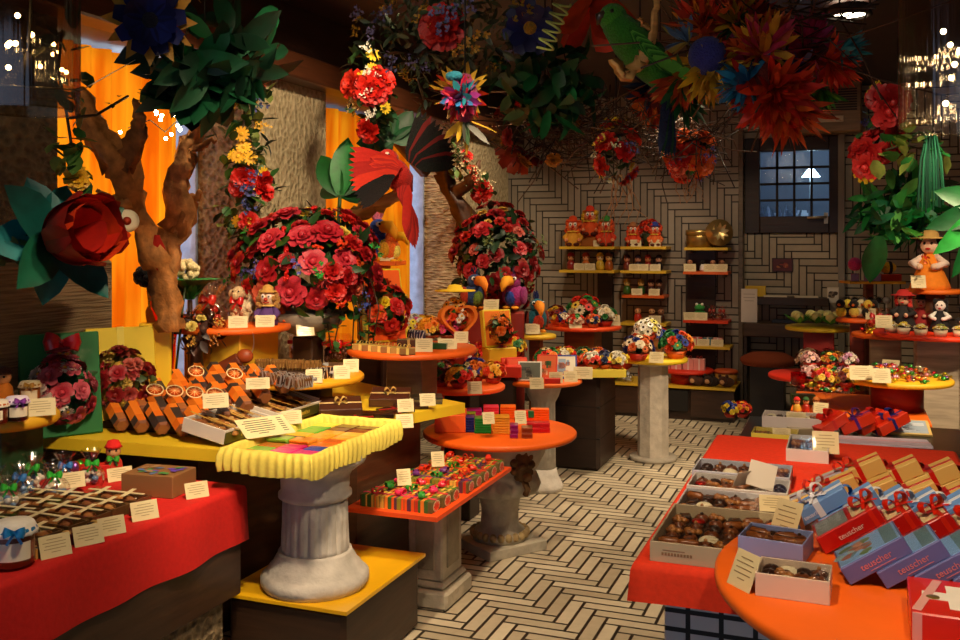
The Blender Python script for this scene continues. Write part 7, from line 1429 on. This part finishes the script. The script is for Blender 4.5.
creature(PD(660, 98, 4.6), 'orange tailed dark feather bunch between the parrot and the blossoms', 55, (('tail_feathers', (-.04, 0, 0), 20, .15, .06, ('c8481c', 'b83c10', 'd86820'), (.1, -.2, -.9)), ('back_feathers', (-.02, 0, .05), 24, .16, .05, ('101838', '0c1c2c', '182848'), (-.3, -.2, -.3)), ('side_feathers', (.1, 0, .0), 14, .18, .06, ('145028', '1c6a34'), (.8, -.2, -.4))))
cl_ = M('4a0c06:c'); vs = []; F = []
for i in range(25):
    for j in range(9): vs.append((-.3+i*.07, -.4+j*.13, -.05-.05*abs(sin(i*.42))-.02*sin(j*.9+i*.6)))
for i in range(24):
    for j in range(8): F.append((i*9+j, i*9+9+j, i*9+10+j, i*9+j+1))
cl_.add(vs, F); put(cl_, 'ceiling_drape', (-.55, 4.3, 2.975), 0, 'dark red cloth draped in swags under the ceiling', 'drape')
R = random.Random(71); tb = N(twigs(R, None, (.5, .3, .12), 90, .7, .004)); p = PD(760, 30, 4.1); tb.add(*cord(p)); put(tb, 'bare_twigs', p, 0, 'bare dark twigs reaching over the big feathered birds', 'decoration')
# roses, leaves and raffia by the glass tube
p = PD(880, 140, 5.9); vine([PD(888, 96, 5.9), PD(882, 120, 5.9), PD(876, 150, 5.9), PD(874, 175, 5.9)], 'red rose garland hanging beside the glass tube', 81, n=60, L=.08, W=.05, rad=.1, leaf=('1c4a1c', '2c5c28', '143414'), spec=(('rose', 'c01c20/d83030/a81418', 9, .09), ('daisy', 'e8c828', 2, .08), ('sprig', '2c3878', 2, .06)))
vine([PD(885, 150, 5.7), PD(905, 145, 5.7), PD(925, 150, 5.7), PD(935, 140, 5.7)], 'light green ivy leaves under the glass tube', 82, n=30, L=.13, W=.1, rad=.09, leaf=('6a8a2c', '2c8a3c', '88a048'))
ra = M('1c6a48:c'); R = random.Random(83)
for i in range(26): x = R.uniform(-.06, .06); ra.cur(('1c6a48:c', '14503a:c', '2c8a60:c')[i % 3]).tube([(x*.5, R.uniform(-.03, .03), .12), (x, 0, -.03), (x*1.3, 0, -.25-R.uniform(0, .1))], .005, 4)
p = PD(931, 155, 5.6); put(ra, 'raffia_tassel', p, 0, 'green raffia tassel hanging below the glass tube', 'decoration')
p = PD(898, 203, 6.5); leafbunch('leaf_bunch', p, (.26, .2, .25), 250, .17, .06, ('0c6a2c', '148a3c', '38a844', '0a5028', '187848', '60b850'), 'bright green leaf bunch above the doll in the orange dress', 84, up=-.8)
bl_ = N(); p = PD(990, 205, 5.2)
for i, (t_, l_) in enumerate(((-2.75, .45), (-2.35, .4), (-1.95, .36), (-1.3, .3), (-3.1, .4))): bl_.add('leaf', M(('0c5a24:l', '2c9a3c:l', '0a4a20:l')[i % 3]).leaf(l_, .13, -.4, .35, 'leaf', 2, 6, rzm(YAW) @ ry(t_) @ rx(pi/2)))
bl_.add(*cord(p)); put(bl_, 'leaf_spray', p, 0, 'large green leaves at the edge of the photo beside the straw hatted doll', 'plant')
put(M('12582a:l').leaf(.36, .17, .2, .25, 'leaf', 4, 7, rx(-1.2)), 'paper_leaf', PD(880, 236, 6.3), YAW, 'single broad green paper leaf under the bright leaf bunch', 'plant')
# glass tubes with bulbs, hung close to the entrance
def tube(c, r, h, n, seed, label, tint='fff4e0', bulbs=FB):
    R = random.Random(seed); t = N(); t.add('glass', M(tint+':y').lathe([(r, 0), (r, h)], 48, cap=False)); t.add('rim', M('e8dcc0:t').lathe([(r-.004, 0), (r+.001, .002), (r-.004, .004)], 48, cap=False)); t.add('cable', M('20180c:m').tube([(0, 0, .06), (.01, 0, h*.5), (0, 0, 2.98-c.z)], .003, 5)); t.add('holder', M('3a2c18:m').lathe([(.006, .06), (.011, .05), (.011, .09), (.004, .11)], 12))
    for i in range(n): a = R.uniform(0, 6.3); q = R.uniform(.1, .85)*r; t.add('bulb', bulbs, tr((q*cos(a), q*sin(a), R.uniform(.015, h*.42))))
    m = M('3a2c18:m')
    for i in range(3): m.tube([(r*.97*cos(i*2.1), r*.97*sin(i*2.1), h), (0, 0, h+.12)], .0015, 4)
    t.add('wires', m); put(t, 'glass_tube_lamp', c, 0, label, 'lamp')
FS = N(M('warm_bulb').ball(.005, n=8))
c = PD(978, 128, 1.75); tube(c, .135, .5, 30, 5, 'clear glass tube lamp with glowing bulbs, beside the red rose garland', 'fff0d8', FS); c = PD(28, 112, 1.75); tube(c, .09, .5, 6, 6, 'dim glass tube lamp with few bulbs, before the near stone pier', 'c8b898', FS)
wp = [PD(-40, 84, 1.75), PD(20, 86, 1.75), PD(82, 90, 1.75), PD(135, 60, 3.2)]; put(M('b8a890:f').tube([q-wp[0] for q in wp], .0015, 4), 'wire', wp[0], 0, 'thin taut wire crossing before the dim glass tube', 'wire')
